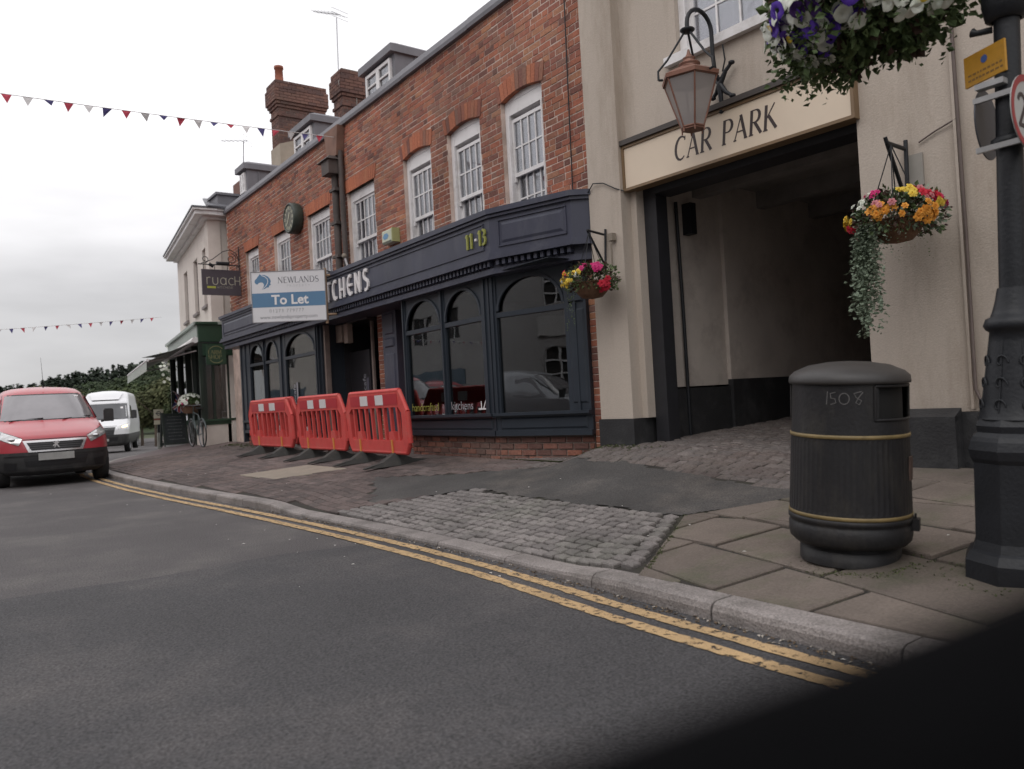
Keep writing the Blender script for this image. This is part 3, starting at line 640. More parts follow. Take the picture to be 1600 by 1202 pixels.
# windows
def sash_window(x0,x1,z0,z1,y,cols,par,curt=True,arch=0,drop_=0.0,frm=None,rows=2,Tm=None,fw_=.085):
    fm=frm or M_white; mb=MB(Tm); hd=.17 if curt else .1
    mb.box(x0,x0+fw_,y,y+.13,z0,z1); mb.box(x1-fw_,x1,y,y+.13,z0,z1); mb.box(x0+fw_,x1-fw_,y+.006,y+.12,z1-hd,z1); mb.box(x0-.02,x1+.02,y-.07,y+.13,z0-.06,z0)
    if arch: 
        n=10; pts=[(x0,y,z1)]+[(x0+(x1-x0)*i/n,y,archz(x0+(x1-x0)*i/n,x0,x1)) for i in range(n+1)]+[(x1,y,z1)]; mb.prism([pts[0]]+pts[2:-2]+[pts[-1]],(0,.1,0))
    mb.box(x0+fw_-.012,x0+fw_+.006,y-.012,y+.02,z0,z1-hd); mb.box(x1-fw_-.006,x1-fw_+.012,y-.012,y+.02,z0,z1-hd)
    f=mb.build('window',fm,par); zm=(z0+z1-hd)/2; a,b=x0+fw_,x1-fw_; st=.045
    for nm,zz0,zz1,yy in (('upper_sash',zm-.02-drop_,z1-hd-drop_,y+.03),('lower_sash',z0,zm+.02,y+.075)):
        q=MB(Tm); q.box(a,a+st,yy,yy+.04,zz0,zz1); q.box(b-st,b,yy,yy+.04,zz0,zz1); q.box(a+st,b-st,yy+.001,yy+.039,zz1-st,zz1); q.box(a+st,b-st,yy+.001,yy+.041,zz0,zz0+st*1.1)
        pw=(b-a-2*st)/cols; ph=(zz1-zz0-2*st)/rows
        for c in range(1,cols): q.box(a+st+c*pw-.01,a+st+c*pw+.01,yy+.004,yy+.034,zz0+st,zz1-st)
        for r_ in range(1,rows): q.box(a+st,b-st,yy+.007,yy+.031,zz0+st+r_*ph-.01,zz0+st+r_*ph+.01)
        if nm=='upper_sash':
            for xx in (a,b-.035): q.prism([(xx,yy,zz0),(xx,yy,zz0-.06),(xx,yy+.03,zz0-.06),(xx,yy+.035,zz0)],(.035,0,0))
        q.build(nm,fm,f)
        for c in range(cols):
            for r_ in range(rows):
                X0,Z0=a+st+c*pw,zz0+st+r_*ph; p_=MB(Tm); e=random.uniform(-.0012,.0012)
                p_.box(X0+.004,X0+pw-.004,yy+.017+e,yy+.021+e,Z0+.004,Z0+ph-.004); p_.build('pane',M_glassw,f)
    if curt:
        for (c0,c1) in ((a,(a+b)/2+.03),((a+b)/2-.03,b)):
            q=MB(Tm); n=26; vs=[];fs=[]; 
            for i in range(n+1):
                xx=c0+(c1-c0)*i/n; yy=y+.17+.005*math.sin(i*2.1)+(0.012 if c0>a else 0)
                vs+= [(xx,yy,z0),(xx,yy+.01*math.sin(i*1.3),z1-hd)]
            for i in range(n): fs.append((2*i,2*i+2,2*i+3,2*i+1))
            q.add(vs,fs,0,True); q.build('curtain',M_curt,f)
    return f
for i,(a,b,n,k) in enumerate(WINS):
    sash_window(a+.004,b-.004,WZ0,WZ1-.002,Y+.06,n,bb,True,1 if k=='a' else 0,.055 if i>=4 else 0)
# dark rooms behind the glass
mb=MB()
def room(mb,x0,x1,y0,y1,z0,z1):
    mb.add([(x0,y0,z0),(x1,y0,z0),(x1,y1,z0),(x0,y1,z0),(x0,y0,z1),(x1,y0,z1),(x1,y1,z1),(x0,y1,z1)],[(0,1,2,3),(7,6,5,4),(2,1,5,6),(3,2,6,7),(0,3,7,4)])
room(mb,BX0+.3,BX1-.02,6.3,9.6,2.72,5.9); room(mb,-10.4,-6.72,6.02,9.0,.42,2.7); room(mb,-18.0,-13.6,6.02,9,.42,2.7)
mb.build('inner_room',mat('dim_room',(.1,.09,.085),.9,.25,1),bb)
# coping, parapet gutter and roof
mb=MB(); x=BX0-.03; random.seed(4)
while x<BX1:
    L=min(1.9,BX1-x); j=random.uniform(-.006,.006); mb.prism([(x,Y-.06,6.15+j),(x,Y+.33,6.15+j),(x,Y+.33,6.24+j),(x,Y+.1,6.32+j),(x,Y-.04,6.30+j),(x,Y-.07,6.2+j)],(L-.004,0,0)); x+=L
mb.build('coping',M_lead,bb)
mb=MB()
for r_ in range(16):
    yy=6.5+r_*.14; zz=6.1+r_*.105
    mb.prism([(BX0,yy,zz),(BX0,yy+.2,zz+.12),(BX0,yy+.2,zz+.15),(BX0,yy,zz+.03)],(BX1-BX0,0,0))
mb.box(BX0,BX1,8.7,8.95,7.6,7.86)
mb.build('roof',M_tile,bb)
def dormer(x0,x1,y0,z0,z1,dep=1.6,win=True,par=None):
    mb=MB(); mb.box(x0,x1,y0+.05,y0+dep,z0,z1-.1); mb.box(x0-.06,x1+.06,y0-.06,y0+dep,z1-.16,z1-.02); mb.prism([(x0-.06,y0-.06,z1-.02),(x1+.06,y0-.06,z1-.02),(x1-.05,y0+.1,z1+.05),(x0+.05,y0+.1,z1+.05)],(0,dep-.2,0))
    for i in range(1,4): yy=y0+.05+i*dep/4; mb.box(x1,x1+.02,yy-.015,yy+.015,z0,z1-.16)
    d=mb.build('dormer',M_lead,par)
    if win:
        q=MB(); a,b,c,e=x0+.12,x1-.12,z1-.72,z1-.22; m=(a+b)/2; y_=y0
        for s,t in ((a,m),(m,b)):
            q.box(s,s+.06,y_,y_+.06,c,e); q.box(t-.06,t,y_,y_+.06,c,e); q.box(s+.06,t-.06,y_+.002,y_+.058,c,c+.06); q.box(s+.06,t-.06,y_+.002,y_+.058,e-.06,e); q.box(s+.06,t-.06,y_+.004,y_+.05,(c+e)/2-.015,(c+e)/2+.015)
        w_=q.build('window_frame',M_white,d); q=MB(); q.box(a+.05,b-.05,y_+.03,y_+.035,c+.05,e-.05); q.build('window_pane',M_glassw,d)
    return d
dormer(-13.9,-12.65,6.9,6.1,7.72,1.7,True,bb); dormer(-17.75,-16.5,6.9,6.1,7.68,1.7,True,bb); dormer(-20.6,-20.0,6.5,6.2,7.5,1.2,True,bb)
def chimney(x0,x1,y0,y1,z0,z1,par,cor=3,pots=()):
    mb=MB(); mb.box(x0,x1,y0,y1,z0,z1-.02); c=mb.build('chimney',M_mortd,par); q=MB(); z=z0; k=0
    def ring(X0,X1,Y0,Y1,z,k):
        for face in range(3):
            if face==0: L0,L1=X0,X1
            else: L0,L1=Y0,Y1
            s=L0-(.11 if k%2 else 0)
            while s<L1:
                a,b=max(s,L0)+.004,min(s+.215,L1)-.004
                if b-a>.02:
                    if face==0: q.box(a,b,Y0-.008,Y0+.05,z+.004,z+.071,tint=random.random())
                    elif face==1: q.box(X1-.05,X1+.008,a,b,z+.004,z+.071,tint=random.random())
                    else: q.box(X0-.008,X0+.05,a,b,z+.004,z+.071,tint=random.random())
                s+=.225
    n=int((z1-z0)/.078)
    for i in range(n):
        o=0
        if i>=n-1-cor-5: o=.035*min(cor,(i-(n-1-cor-5))+1) if i<n-2 else .035*(cor-1)
        if i==n-cor-9: o=.03
        ring(x0-o,x1+o,y0-o,y1+o,z0+i*.078,i)
        if o: q.box(x0-o+.004,x1+o-.004,y0-o+.004,y1+o-.004,z0+i*.078,z0+i*.078+.076,tint=.3)
    q.build('chimney_brickwork',M_sootb,c,kind='stuff',tint=True)
    for (px,py,h,r_) in pots:
        p_=MB(); zt=z0+n*.078; p_.lathe([(r_*.95,0),(r_*1.0,.05),(r_*.85,.1),(r_*.8,h-.08),(r_*.95,h-.07),(r_*.95,h),(r_*.75,h),(r_*.7,h-.2)],(px,py,zt),16); p_.build('chimney_pot',mat('terracotta',(.3,.1,.06),.8,.2,8,bump=.2),c)
    mb=MB(); mb.box(x0-.03,x1+.03,y0-.03,y1+.03,z0-.02,z0+.0); return c
chimney(-20.55,-20.0,7.45,8.72,6.6,9.8,bb,3,[(-20.28,7.62,.5,.13)]); chimney(-17.5,-17.0,7.9,8.5,6.8,9.12,bb,2)
mb=MB(); mb.box(-20.62,-19.93,7.42,8.0,7.2,8.1); mb.prism([(-20.62,7.42,8.1),(-20.62,8.0,8.1),(-20.62,8.0,8.3)],(.69,0,0)); mb.build('chimney_rendering',mat('stained_render',(.36,.31,.25),.9,.2,2),bb)
# ------- shopfront -------
FY=5.43
def spl(mb,p0,p1,y_in,z0,z1,mi=0,th=.12):
    pass
FP=[(-18.95,FY),(-7.76,FY),(-6.66,5.79),(-6.48,6.0)]
def along(P,dz0,dz1,off0,off1,back,mb):
    """cornice-like strip following the fascia plan P, thickness from off0 (front) to back"""
    def offp(o): 
        out=[]
        for i,(x,y) in enumerate(P):
            out.append((x+(-o if i==0 else o*.3 if i==1 else o*.75 if i==2 else o),y-(o if i<3 else 0)))
        return out
    A=offp(off0); n=len(P)
    vs=[(x,y,dz0) for x,y in A]+[(x,y,dz1) for x,y in A]+[(P[0][0],6.0,dz0),(P[0][0],6.0,dz1)]
    for i in range(n-1):
        (a,b),(c,d)=A[i],A[i+1]; mb.prism([(a,b,dz0),(c,d,dz0),(c,d,dz1),(a,b,dz1)],(0,.0,0)) if False else mb.add([(a,b,dz0),(c,d,dz0),(c,d,dz1),(a,b,dz1)],[(0,1,2,3)])
    mb.add([(x,y,dz1) for x,y in A]+[(A[0][0],6.02,dz1),(A[-1][0],6.02,dz1)],[(0,1,2,3,5,4)]); mb.add([(x,y,dz0) for x,y in A]+[(A[0][0],6.02,dz0),(A[-1][0],6.02,dz0)],[(4,5,3,2,1,0)])
    mb.add([(A[0][0],A[0][1],dz0),(A[0][0],6.02,dz0),(A[0][0],6.02,dz1),(A[0][0],A[0][1],dz1)],[(3,2,1,0)])
mb=MB()
along(FP,2.875,3.30,0,0,0,mb)                        # fascia board
for z0_,z1_,o in ((3.30,3.335,.03),(3.338,3.40,.055),(2.83,2.873,.035),(2.79,2.828,.055),(2.70,2.788,-.06),(2.63,2.698,-.03)): along(FP,z0_,z1_,o,0,0,mb)
fas=mb.build('fascia',M_navyf,bb)
def panel(mb,x0,x1,z0,z1,T,b=.03,h=.018):
    mb.add([T(x0,z0,0),T(x1,z0,0),T(x1,z1,0),T(x0,z1,0),T(x0+b,z0+b,h),T(x1-b,z0+b,h),T(x1-b,z1-b,h),T(x0+b,z1-b,h)],[(4,5,6,7),(0,1,5,4),(1,2,6,5),(2,3,7,6),(3,0,4,7)])
def fmold(mb,x0,x1,z0,z1,T,w_=.022,h=.014):
    for (a,b,c,d) in ((x0,x1,z0,z0+w_),(x0,x1,z1-w_,z1),(x0,x0+w_,z0+w_,z1-w_),(x1-w_,x1,z0+w_,z1-w_)):
        mb.add([T(a,c,0),T(b,c,0),T(b,d,0),T(a,d,0),T(a+.004,c+.004,h),T(b-.004,c+.004,h),T(b-.004,d-.004,h),T(a+.004,d-.004,h)],[(4,5,6,7),(0,1,5,4),(1,2,6,5),(2,3,7,6),(3,0,4,7)])
F1=Tf(fr((-18.95,FY-.001,0),(1,0,0))); d=Vector((-6.66+7.76,5.79-FY,0)); F2=Tf(fr((-7.76,FY-.001,0),d)); L2=d.length
for (T_,a,b) in ((F1,.12,3.3),(F1,3.42,7.6),(F1,7.72,11.07),(F2,.13,L2-.06)):
    if T_ is F1 and a>3: continue
    mb=MB(); fmold(mb,a,b,2.93,3.26,T_); panel(mb,a+.045,b-.045,2.975,3.215,T_,.03,.012); mb.build('fascia_panel',M_navyf,fas)
mb=MB(); fmold(mb,3.42,11.07,2.93,3.26,F1); mb.build('fascia_moulding',M_navyf,fas)
# dentils
mb=MB(); mb.box(-.022,.022,-.05,.03,0,.062); dme=mb.build('dentil',M_navyf); dmd=dme.data; bpy.data.objects.remove(dme)
i=0; x=-18.9
while x<-7.75: place(dmd,'dentil',fas,(x,FY+.045,2.722)); x+=.088
for k in range(12): t=(k+.6)/12.4; place(dmd,'dentil',fas,(-7.72+t*1.07,FY+.045+t*.36,2.722),(0,0,math.atan2(.36,1.1)))
# raised lettering
def TF(M): return Tf(M)
letters('KITCHENS',DECO,Tf(fr((-13.2,FY-.002,2.915),(1,0,0))),.33,bb,M_wlet,'raised_letter',.03,0,.12,wscale=1.48)
letters('11',DECO,Tf(fr((-8.27,FY-.002,3.0),(1,0,0))),.19,bb,M_grnlet,'raised_number',.022,.0,.14,wscale=1.0); letters('.',DECO,Tf(fr((-8.065,FY-.002,3.0),(1,0,0))),.2,bb,M_wlet,'raised_dot',.022); letters('13',DECO,Tf(fr((-7.99,FY-.002,3.0),(1,0,0))),.19,bb,M_grnlet,'raised_number',.022,.0,.1,wscale=1.0)
# soffit and bays
mb=MB(); mb.box(-18.2,-6.75,5.5,6.0,2.655,2.66)
mb.build('soffit',M_frame,bb)
def bayT(o,ang): return fr(o,(math.cos(ang),math.sin(ang),0))
def bay(o,ang,L,lights,par,pil=()):
    """frame with stall riser, sill, transom and round headed lights. lights: (u0,u1)"""
    M=bayT(o,ang); T=Tf(M); f=MB(); zt=2.66; zs=.94; zr=2.15
    def bx(u0,u1,z0,z1,h0,h1): f.add([T(u0,z0,h0),T(u1,z0,h0),T(u1,z1,h0),T(u0,z1,h0),T(u0,z0,h1),T(u1,z0,h1),T(u1,z1,h1),T(u0,z1,h1)],[(3,2,1,0),(4,5,6,7),(0,1,5,4),(1,2,6,5),(2,3,7,6),(3,0,4,7)])
    u=[0]+[q for l in lights for q in l]+[L]
    for i in range(0,len(u),2):
        if u[i+1]-u[i]>.01: bx(u[i],u[i+1],zs,zt,-.08,.012 if (0<i<len(u)-2) else .02); 
        if u[i+1]-u[i]>.05: bx((u[i]+u[i+1])/2-.016,(u[i]+u[i+1])/2+.016,zs,zt,.012,.04)
    for (a,b) in lights:
        bx(a,b,zr-.03,zr+.03,-.07,.018); m=(a+b)/2; hw=(b-a)/2; zspring=2.2; hh=min(hw,.4); n=20
        P=[(m-hw*math.cos(PI*i/n),zspring+hh*math.sin(PI*i/n)) for i in range(n+1)]
        for p,q in zip(P,P[1:]):
            f.prism([T(p[0],p[1],-.06),T(q[0],q[1],-.06),T(q[0],zt,-.06),T(p[0],zt,-.06)],T(0,0,.005)-T(0,0,-.06))
        P2=[(m-(hw-.0)*math.cos(PI*i/n),zspring+(hh)*math.sin(PI*i/n)) for i in range(n+1)]
        for p,q in zip(P2,P2[1:]):
            def inn(p): return (m+(p[0]-m)*(1-.035/hw),zspring+(p[1]-zspring)*(1-.035/hh))
            a_,b_=inn(p),inn(q); f.prism([T(*p,.0),T(*q,.0),T(*b_,.0),T(*a_,.0)],T(0,0,.025)-T(0,0,.0))
    bx(0,L,zs-.035,zs,-.1,.075); bx(0,L,.66,zs-.035,-.1,0); bx(0,L,.655,.72,.0,.03); bx(0,L,.885,.905,0,.04)
    k=3 if L>2.5 else 1
    s=f.build('shop_window',M_frame,par)
    edges=[0]+[(lights[i][1]+lights[i+1][0])/2 for i in range(len(lights)-1) if lights[i+1][0]-lights[i][1]>.15]+[L]
    for a,b in zip(edges,edges[1:]): q=MB(); panel(q,a+.07,b-.07,.735,.875,Tf(M@Matrix.Translation((0,0,.001))),.02,.012); q.build('stall_riser_panel',M_frame,s)
    for (a,b) in lights:
        for z0,z1 in ((zs,zr-.03),(zr+.03,2.6)):
            q=MB(); e=random.uniform(-.003,.003); q.add([T(a,z0,-.02+e),T(b,z0,-.02-e),T(b,z1,-.02-e),T(a,z1,-.02+e),T(a,z0,-.026+e),T(b,z0,-.026-e),T(b,z1,-.026-e),T(a,z1,-.026+e)],[(0,1,2,3),(7,6,5,4)]); q.build('window_pane',M_glass,s)
    return s,T,M
bay((-10.36,5.6,0),0,2.28,[(.1,1.09),(1.2,2.1)],bb)
an=math.atan2(.36,1.38); s_,T_,M_=bay((-8.06,5.6,0),an,1.43,[(.1,1.13)],bb)
q=MB(); panel(q,1.19,1.4,1.02,2.1,Tf(M_@Matrix.Translation((0,0,.021))),.02,.012); panel(q,1.19,1.4,2.17,2.3,Tf(M_@Matrix.Translation((0,0,.021))),.02,.03); panel(q,1.19,1.4,2.33,2.6,Tf(M_@Matrix.Translation((0,0,.021))),.02,.012); q.build('pilaster_panel',M_frame,bb)
bay((-18.05,5.6,0),0,4.45,[(.55,1.45),(1.57,2.35),(2.75,4.3)],bb)
# flank frames of the bays toward the recessed door
for q_ in ((-10.44,-10.36,5.62,6.05,.66,2.66),(-13.6,-13.52,5.62,6.3,.66,2.66),(-18.13,-18.05,5.56,6.05,.45,2.66)): mb=MB(); mb.box(*q_); mb.build('shop_window_cheek',M_frame,bb)
# pilaster between the brick piers
mb=MB(); mb.box(-11.7,-11.22,5.93,6.2,.42,2.64); T9=Tf(fr((-11.7,5.929,0),(1,0,0))); panel(mb,.08,.4,.6,1.95,T9,.02,.012); panel(mb,.08,.4,2.05,2.2,T9,.02,.02); panel(mb,.08,.4,2.26,2.6,T9,.02,.012); mb.build('pilaster',M_navyf,bb)
# recessed doorway: dark glazed doors and side panel
mb=MB(); dk=mat('dark_panel',(.028,.026,.03),.35,.2,3)
mb.box(-13.5,-12.15,6.95,7.0,.42,2.64); mb.box(-13.5,-12.2,5.9,6.95,2.6,2.64); mb.box(-13.55,-12.7,6.16,6.2,.45,2.12); mb.box(-12.55,-12.49,6.3,6.36,.42,2.6); mb.box(-13.52,-13.5,6.05,7,.42,2.64)
mb.build('recessed_door',dk,bb)
mb=MB(); mb.box(-12.62,-12.56,6.16,6.2,.45,2.62); mb.box(-13.55,-13.45,5.66,5.75,.45,2.62); mb.build('door_post',mat('brown_post',(.22,.17,.15),.7,.2,5),bb)
mb=MB(); mb.box(-13.5,-13.25,5.9,6.0,2.3,2.62,0); mb.box(-13.15,-13.0,5.9,6.0,2.26,2.62,0); mb.build('loose_board',mat('bare_board',(.33,.26,.22),.8,.2,6),bb)
grey=mat('pale_lettering',(.26,.26,.29),.5,.1,5)
ftext('Propicafe',.19,fr((-12.87,6.155,.98),(0,0,1),(-1,0,0)),bb,grey,'door_lettering',.001); mb=MB(); mb.box(-12.84,-12.76,6.15,6.155,1.0,1.62); mb.build('door_graphic',mat('slate_graphic',(.1,.1,.13),.5,.1,4),bb)
ftext('Propicafe',.17,fr((-14.85,5.6,.98),(0,0,1),(-1,0,0)),bb,grey,'window_lettering',.001); mb=MB(); mb.box(-14.8,-14.73,5.6,5.603,1.0,1.65); mb.build('window_graphic',grey,bb)
ftext('handcrafted',.165,fr((-10.22,5.6,1.0),(1,0,0)),bb,mat('lime_vinyl',(.32,.3,.05),.5,.1,4),'window_lettering',.0008,-.002,sx=.98)
ftext('kitchens',.165,fr((-9.13,5.6,1.0),(1,0,0)),bb,mat('grey_vinyl',(.36,.34,.36),.5,.1,4),'window_lettering',.0008,-.002)
mb=MB(); T8=Tf(fr((-8.46,5.6,1.0),(1,0,0)));
for k_,(p,w_) in enumerate((([(0,0),(.3,0)],.02),([(.07,0),(.07,.1)],.02),([(.12,.01),(.2,.15),(.27,.01)],.02))): ribbon(mb,p,w_,T8,.001,0,k_)
mb.build('window_symbol',M_wlet,bb)
# brick plinth below the stall risers
for q_ in ((-10.34,-8.1),(-18.0,-13.6)): mb=MB(); mb.box(q_[0],q_[1],5.66,6.0,.25,.655); mb.build('plinth_backing',M_mortd,bb)
mb=MB(); mb.prism([(-8.1,5.66,.25),(-6.72,6.01,.25),(-6.72,6.2,.25),(-8.1,6.2,.25)],(0,0,.405)); mb.build('plinth_backing',M_mortd,bb)
M_pbrick=brick_mat('plinth_brick',[(0,(.12,.065,.055)),(1,(.3,.12,.08)),(.3,(.17,.085,.07)),(.7,(.22,.1,.075))],.8)
q=MB(); random.seed(9)
def plinth(o,ang,L,mbx):
    T=Tf(fr(o,(math.cos(ang),math.sin(ang),0))); z=.33; k=0
    while z<.65:
        u=-.1*(k%2)
        while u<L:
            a,b=max(u,0)+.005,min(u+.215,L)-.005
            if b-a>.03: h=random.uniform(.004,.014); v=[T(a,z+.005,-.03),T(b,z+.005,-.03),T(b,z+.07,-.03),T(a,z+.07,-.03),T(a+.003,z+.008,h),T(b-.003,z+.008,h),T(b-.003,z+.067,h),T(a+.003,z+.067,h)]; mbx.add(v,[(4,5,6,7),(0,1,5,4),(1,2,6,5),(2,3,7,6),(3,0,4,7)],0,False,random.random())
            u+=.225
        z+=.078; k+=1
plinth((-10.34,5.655,0),0,2.25,q); plinth((-8.09,5.655,0),math.atan2(.35,1.38),1.42,q); plinth((-18,5.655,0),0,4.4,q); q.build('plinth_brickwork',M_pbrick,bb,kind='stuff',tint=True)
# rainwater pipe, hopper and stain
mb=MB(); mb.tube([(-13.2,5.9,5.45),(-13.17,5.89,4.5),(-13.15,5.88,3.38)],.065,10); mb.box(-13.36,-13.04,5.72,5.98,5.3,5.55); mb.prism([(-13.5,5.68,5.55),(-13.0,5.68,5.55),(-13.06,5.75,5.62),(-13.44,5.75,5.62)],(0,.28,0)); mb.tube([(-13.0,5.94,5.7),(-12.98,5.93,4.6),(-12.95,5.93,3.38)],.05,8)
for z_ in (5.0,4.4,3.8): mb.box(-13.3,-13.05,5.82,6.0,z_,z_+.05)
mb.build('drainpipe',mat('stained_pipe',(.07,.055,.05),.7,.4,3,bump=.3,bs=40),bb)
mb=MB(); mb.prism([(-13.4,5.86,5.62),(-13.0,5.86,5.62),(-12.9,5.86,6.14),(-13.5,5.86,6.14)],(0,.14,0)); mb.build('pipe_casing',mat('brown_casing',(.2,.11,.08),.8,.25,3),bb)
mb=MB(); mb.tube([(-6.78,Y-.03,6.2),(-6.8,Y-.035,5.0),(-6.83,Y-.03,3.42)],.008,6); mb.build('black_cable',M_iron,bb)
# ---------------- car park building ----------------
cp=thing('rendered_building','beige rendered building with a wide dark passage and black painted plinths','building',(-6.5,5.93,.4),R(3))
CM=WM[cp.name]; CM0=CM@Matrix.Translation((0,0,-.4))
def cb(): return MB(CM0)
W=.13; OU0,OU1=.5,3.01
mb=cb(); Zt=8.2
mb.box(OU1,11,W,W+.4,.83,Zt); mb.box(-.005,.47,0,W+.4,.83,Zt)
holes=[(1.22,2.28,4.47,6.2)]
wallgrid(mb,.47,OU1,3.66,Zt,holes,W,W+.4)
mb.box(.47,.55,W+.02,W+.4,.83,3.66); mb.box(OU1+.75,OU1+.77,W-.035,W,.85,Zt)
mb.build('wall',M_rend,cp)
mb=cb(); mb.box(-.02,.495,-.025,W+.42,.2,.828); mb.box(OU1-.02,11,W-.03,W+.42,.2,.828); mb.box(OU1-.02,OU1+.68,W-.16,W-.03,.2,.80); mb.prism([(OU1-.02,W-.16,.8),(OU1+.68,W-.16,.8),(OU1+.68,W-.03,.86),(OU1-.02,W-.03,.86)],(0,.001,-.05)); mb.build('plinth',M_blk,cp)
mb=cb(); mb.box(.55,.72,W+.14,W+.32,.3,3.3); mb.box(.72,OU1,W+.1,W+.38,3.2,3.3); mb.build('timber_post',mat('black_timber',(.02,.02,.024),.55,.2,5),cp)
sash_window(1.222,2.278,4.472,6.198,W+.06,3,cp,True,0,0,None,2,CM0)
mb=cb(); mb.box(1.1,2.36,W-.07,W+.06,4.38,4.47); mb.build('window_sill',M_white,cp)
# passage: walls, dado, ceiling joists
mb=cb(); x0=.56; mb.box(x0-.2,x0,W+.4,12,1.14,3.9); mb.box(x0-.2,x0+.05,1.45+W,12,1.2,3.9); mb.box(OU1,OU1+.2,W+.4,12,.2,3.9); mb.box(x0-.2,OU1+.2,11.9,12.1,.2,3.9); mb.build('passage_wall',mat('grubby_render',(.55,.49,.44),.92,.16,1.3,bump=.3,bs=60,dirt=(.36,.31,.28),ds=1.5),cp)
mb=cb(); mb.box(x0-.2,x0+.03,W+.42,1.45+W,.2,1.12); mb.box(x0-.2,x0+.07,1.45+W,12,.2,1.2); mb.build('passage_dado',M_blk,cp)
mb=cb(); mb.box(x0-.2,OU1+.2,W+.38,12,3.5,3.6); mb.build('passage_ceiling',mat('dark_ceiling',(.25,.23,.21),.9,.2,2),cp)
for k_,v_ in enumerate((1.1,2.3,3.5,4.7,6.2)): q=cb(); q.box(x0,OU1,v_,v_+.16,3.3,3.5); q.build('joist',mat('old_timber',(.22,.2,.185),.85,.2,4),cp)
mb=cb(); mb.tube([(x0+.04,.75,3.2),(x0+.05,.76,2.0),(x0+.04,.78,.55)],.02,6); mb.box(x0,x0+.12,.9,1.0,2.85,3.2); mb.build('conduit',M_iron,cp)
mb=cb(); mb.tube([(OU1-.1,W+.55,3.05),(OU1-.02,W+.55,3.05)],.012,6); mb.lathe([(0,.03),(.12,.02),(.2,-.01),(.21,-.03)],(0,0,0),20); 
mb=cb()
# convex mirror on the passage wall, seen almost edge-on
q=MB(CM0@Matrix.Translation((OU1-.05,W+.62,2.85))@Matrix.Rotation(R(-78),4,'Y')@Matrix.Rotation(R(20),4,'X')); q.lathe([(.24,-.03),(.25,0),(.24,.012),(.22,.02),(.15,.05),(.07,.065),(.0,.07)],(0,0,0),24); mo=q.build('passage_mirror',mat('mirror_dome',(.5,.5,.52),.12,.02,5,metal=.9)); tag(mo,'round convex mirror just inside the right edge of the dark passage','mirror')
# sign
sg=thing('car_park_sign','long cream board lettered CAR PARK above the dark passage','sign',tuple(CM0@Vector((1.8,W,3.3))),R(3))
mb=cb(); mb.box(.5,OU1+.0,W-.07,W+.06,3.29,3.715); b1=mb.build('sign_board',M_sign,sg)
mb=cb()
for a in ((.47,OU1+.03,3.26,3.288),(.47,OU1+.03,3.717,3.745),(.47,.498,3.288,3.717),(OU1+.002,OU1+.03,3.288,3.717)): mb.box(a[0],a[1],W-.085,W+.06,a[2],a[3])
mb.build('sign_frame',M_signf,sg)
mb=cb(); mb.box(.44,OU1+.05,W-.11,W+.0,3.748,3.8); mb.build('sign_flashing',mat('dark_flashing',(.06,.05,.045),.6,.1,4),sg)
SM=CM0@Matrix.Translation((1.17,W-.0705,3.4))@Matrix.Rotation(R(90),4,'X')
letters('CAR PARK',SERIF,Tf(SM),.225,sg,M_ink,'letter',.0015,.12,.06,wscale=.78)
# cables on the render
mb=cb(); pts=[(OU1+.78,W-.03,8),(OU1+.78,W-.035,4.2),(OU1+.79,W-.03,2.2),(OU1+.79,W-.04,1.0),(OU1+.83,W-.05,.9),(OU1+.95,W-.05,.86),(OU1+1.6,W-.05,.85)]; mb.tube(pts,.013,6); mb.build('wall_cable',mat('painted_pipe',(.12,.09,.08),.6,.2,6),cp)
mb=cb(); mb.tube([(0,-.02,3.35),(.1,-.03,3.43),(.25,-.025,3.4),(.42,-.02,3.3),(.5,W-.1,3.26)],.007,6); mb.build('sagging_cable',M_iron,cp)
mb=cb(); mb.tube([(2.3,W-.02,4.5),(2.45,W-.02,4.48),(2.8,W-.025,4.56),(3.8,W-.02,4.72)],.007,5); mb.build('window_cable',M_iron,cp)
# ---------------- farm shop ----------------
fa=R(180-6.6); FD=Vector((math.cos(fa),math.sin(fa),0)); FN=Vector((-FD.y,FD.x,0)); FN=FN if FN.y<0 else -FN
fs=thing('shop_building','cream rendered corner building with a green shopfront and striped awning end','building',(-20.4,5.7,.4))
O1=Vector((-20.45,5.62,0)); O2=Vector((-20.45,5.3,0)); LF=7.2
def fp(o,s,n,z): p=o+FD*s+FN*n; return (p.x,p.y,z)
def fbox(mb,o,s0,s1,n0,n1,z0,z1,mi=0): mb.prism([fp(o,s0,n0,z0),fp(o,s1,n0,z0),fp(o,s1,n1,z0),fp(o,s0,n1,z0)],(0,0,z1-z0),mi)
mb=MB()
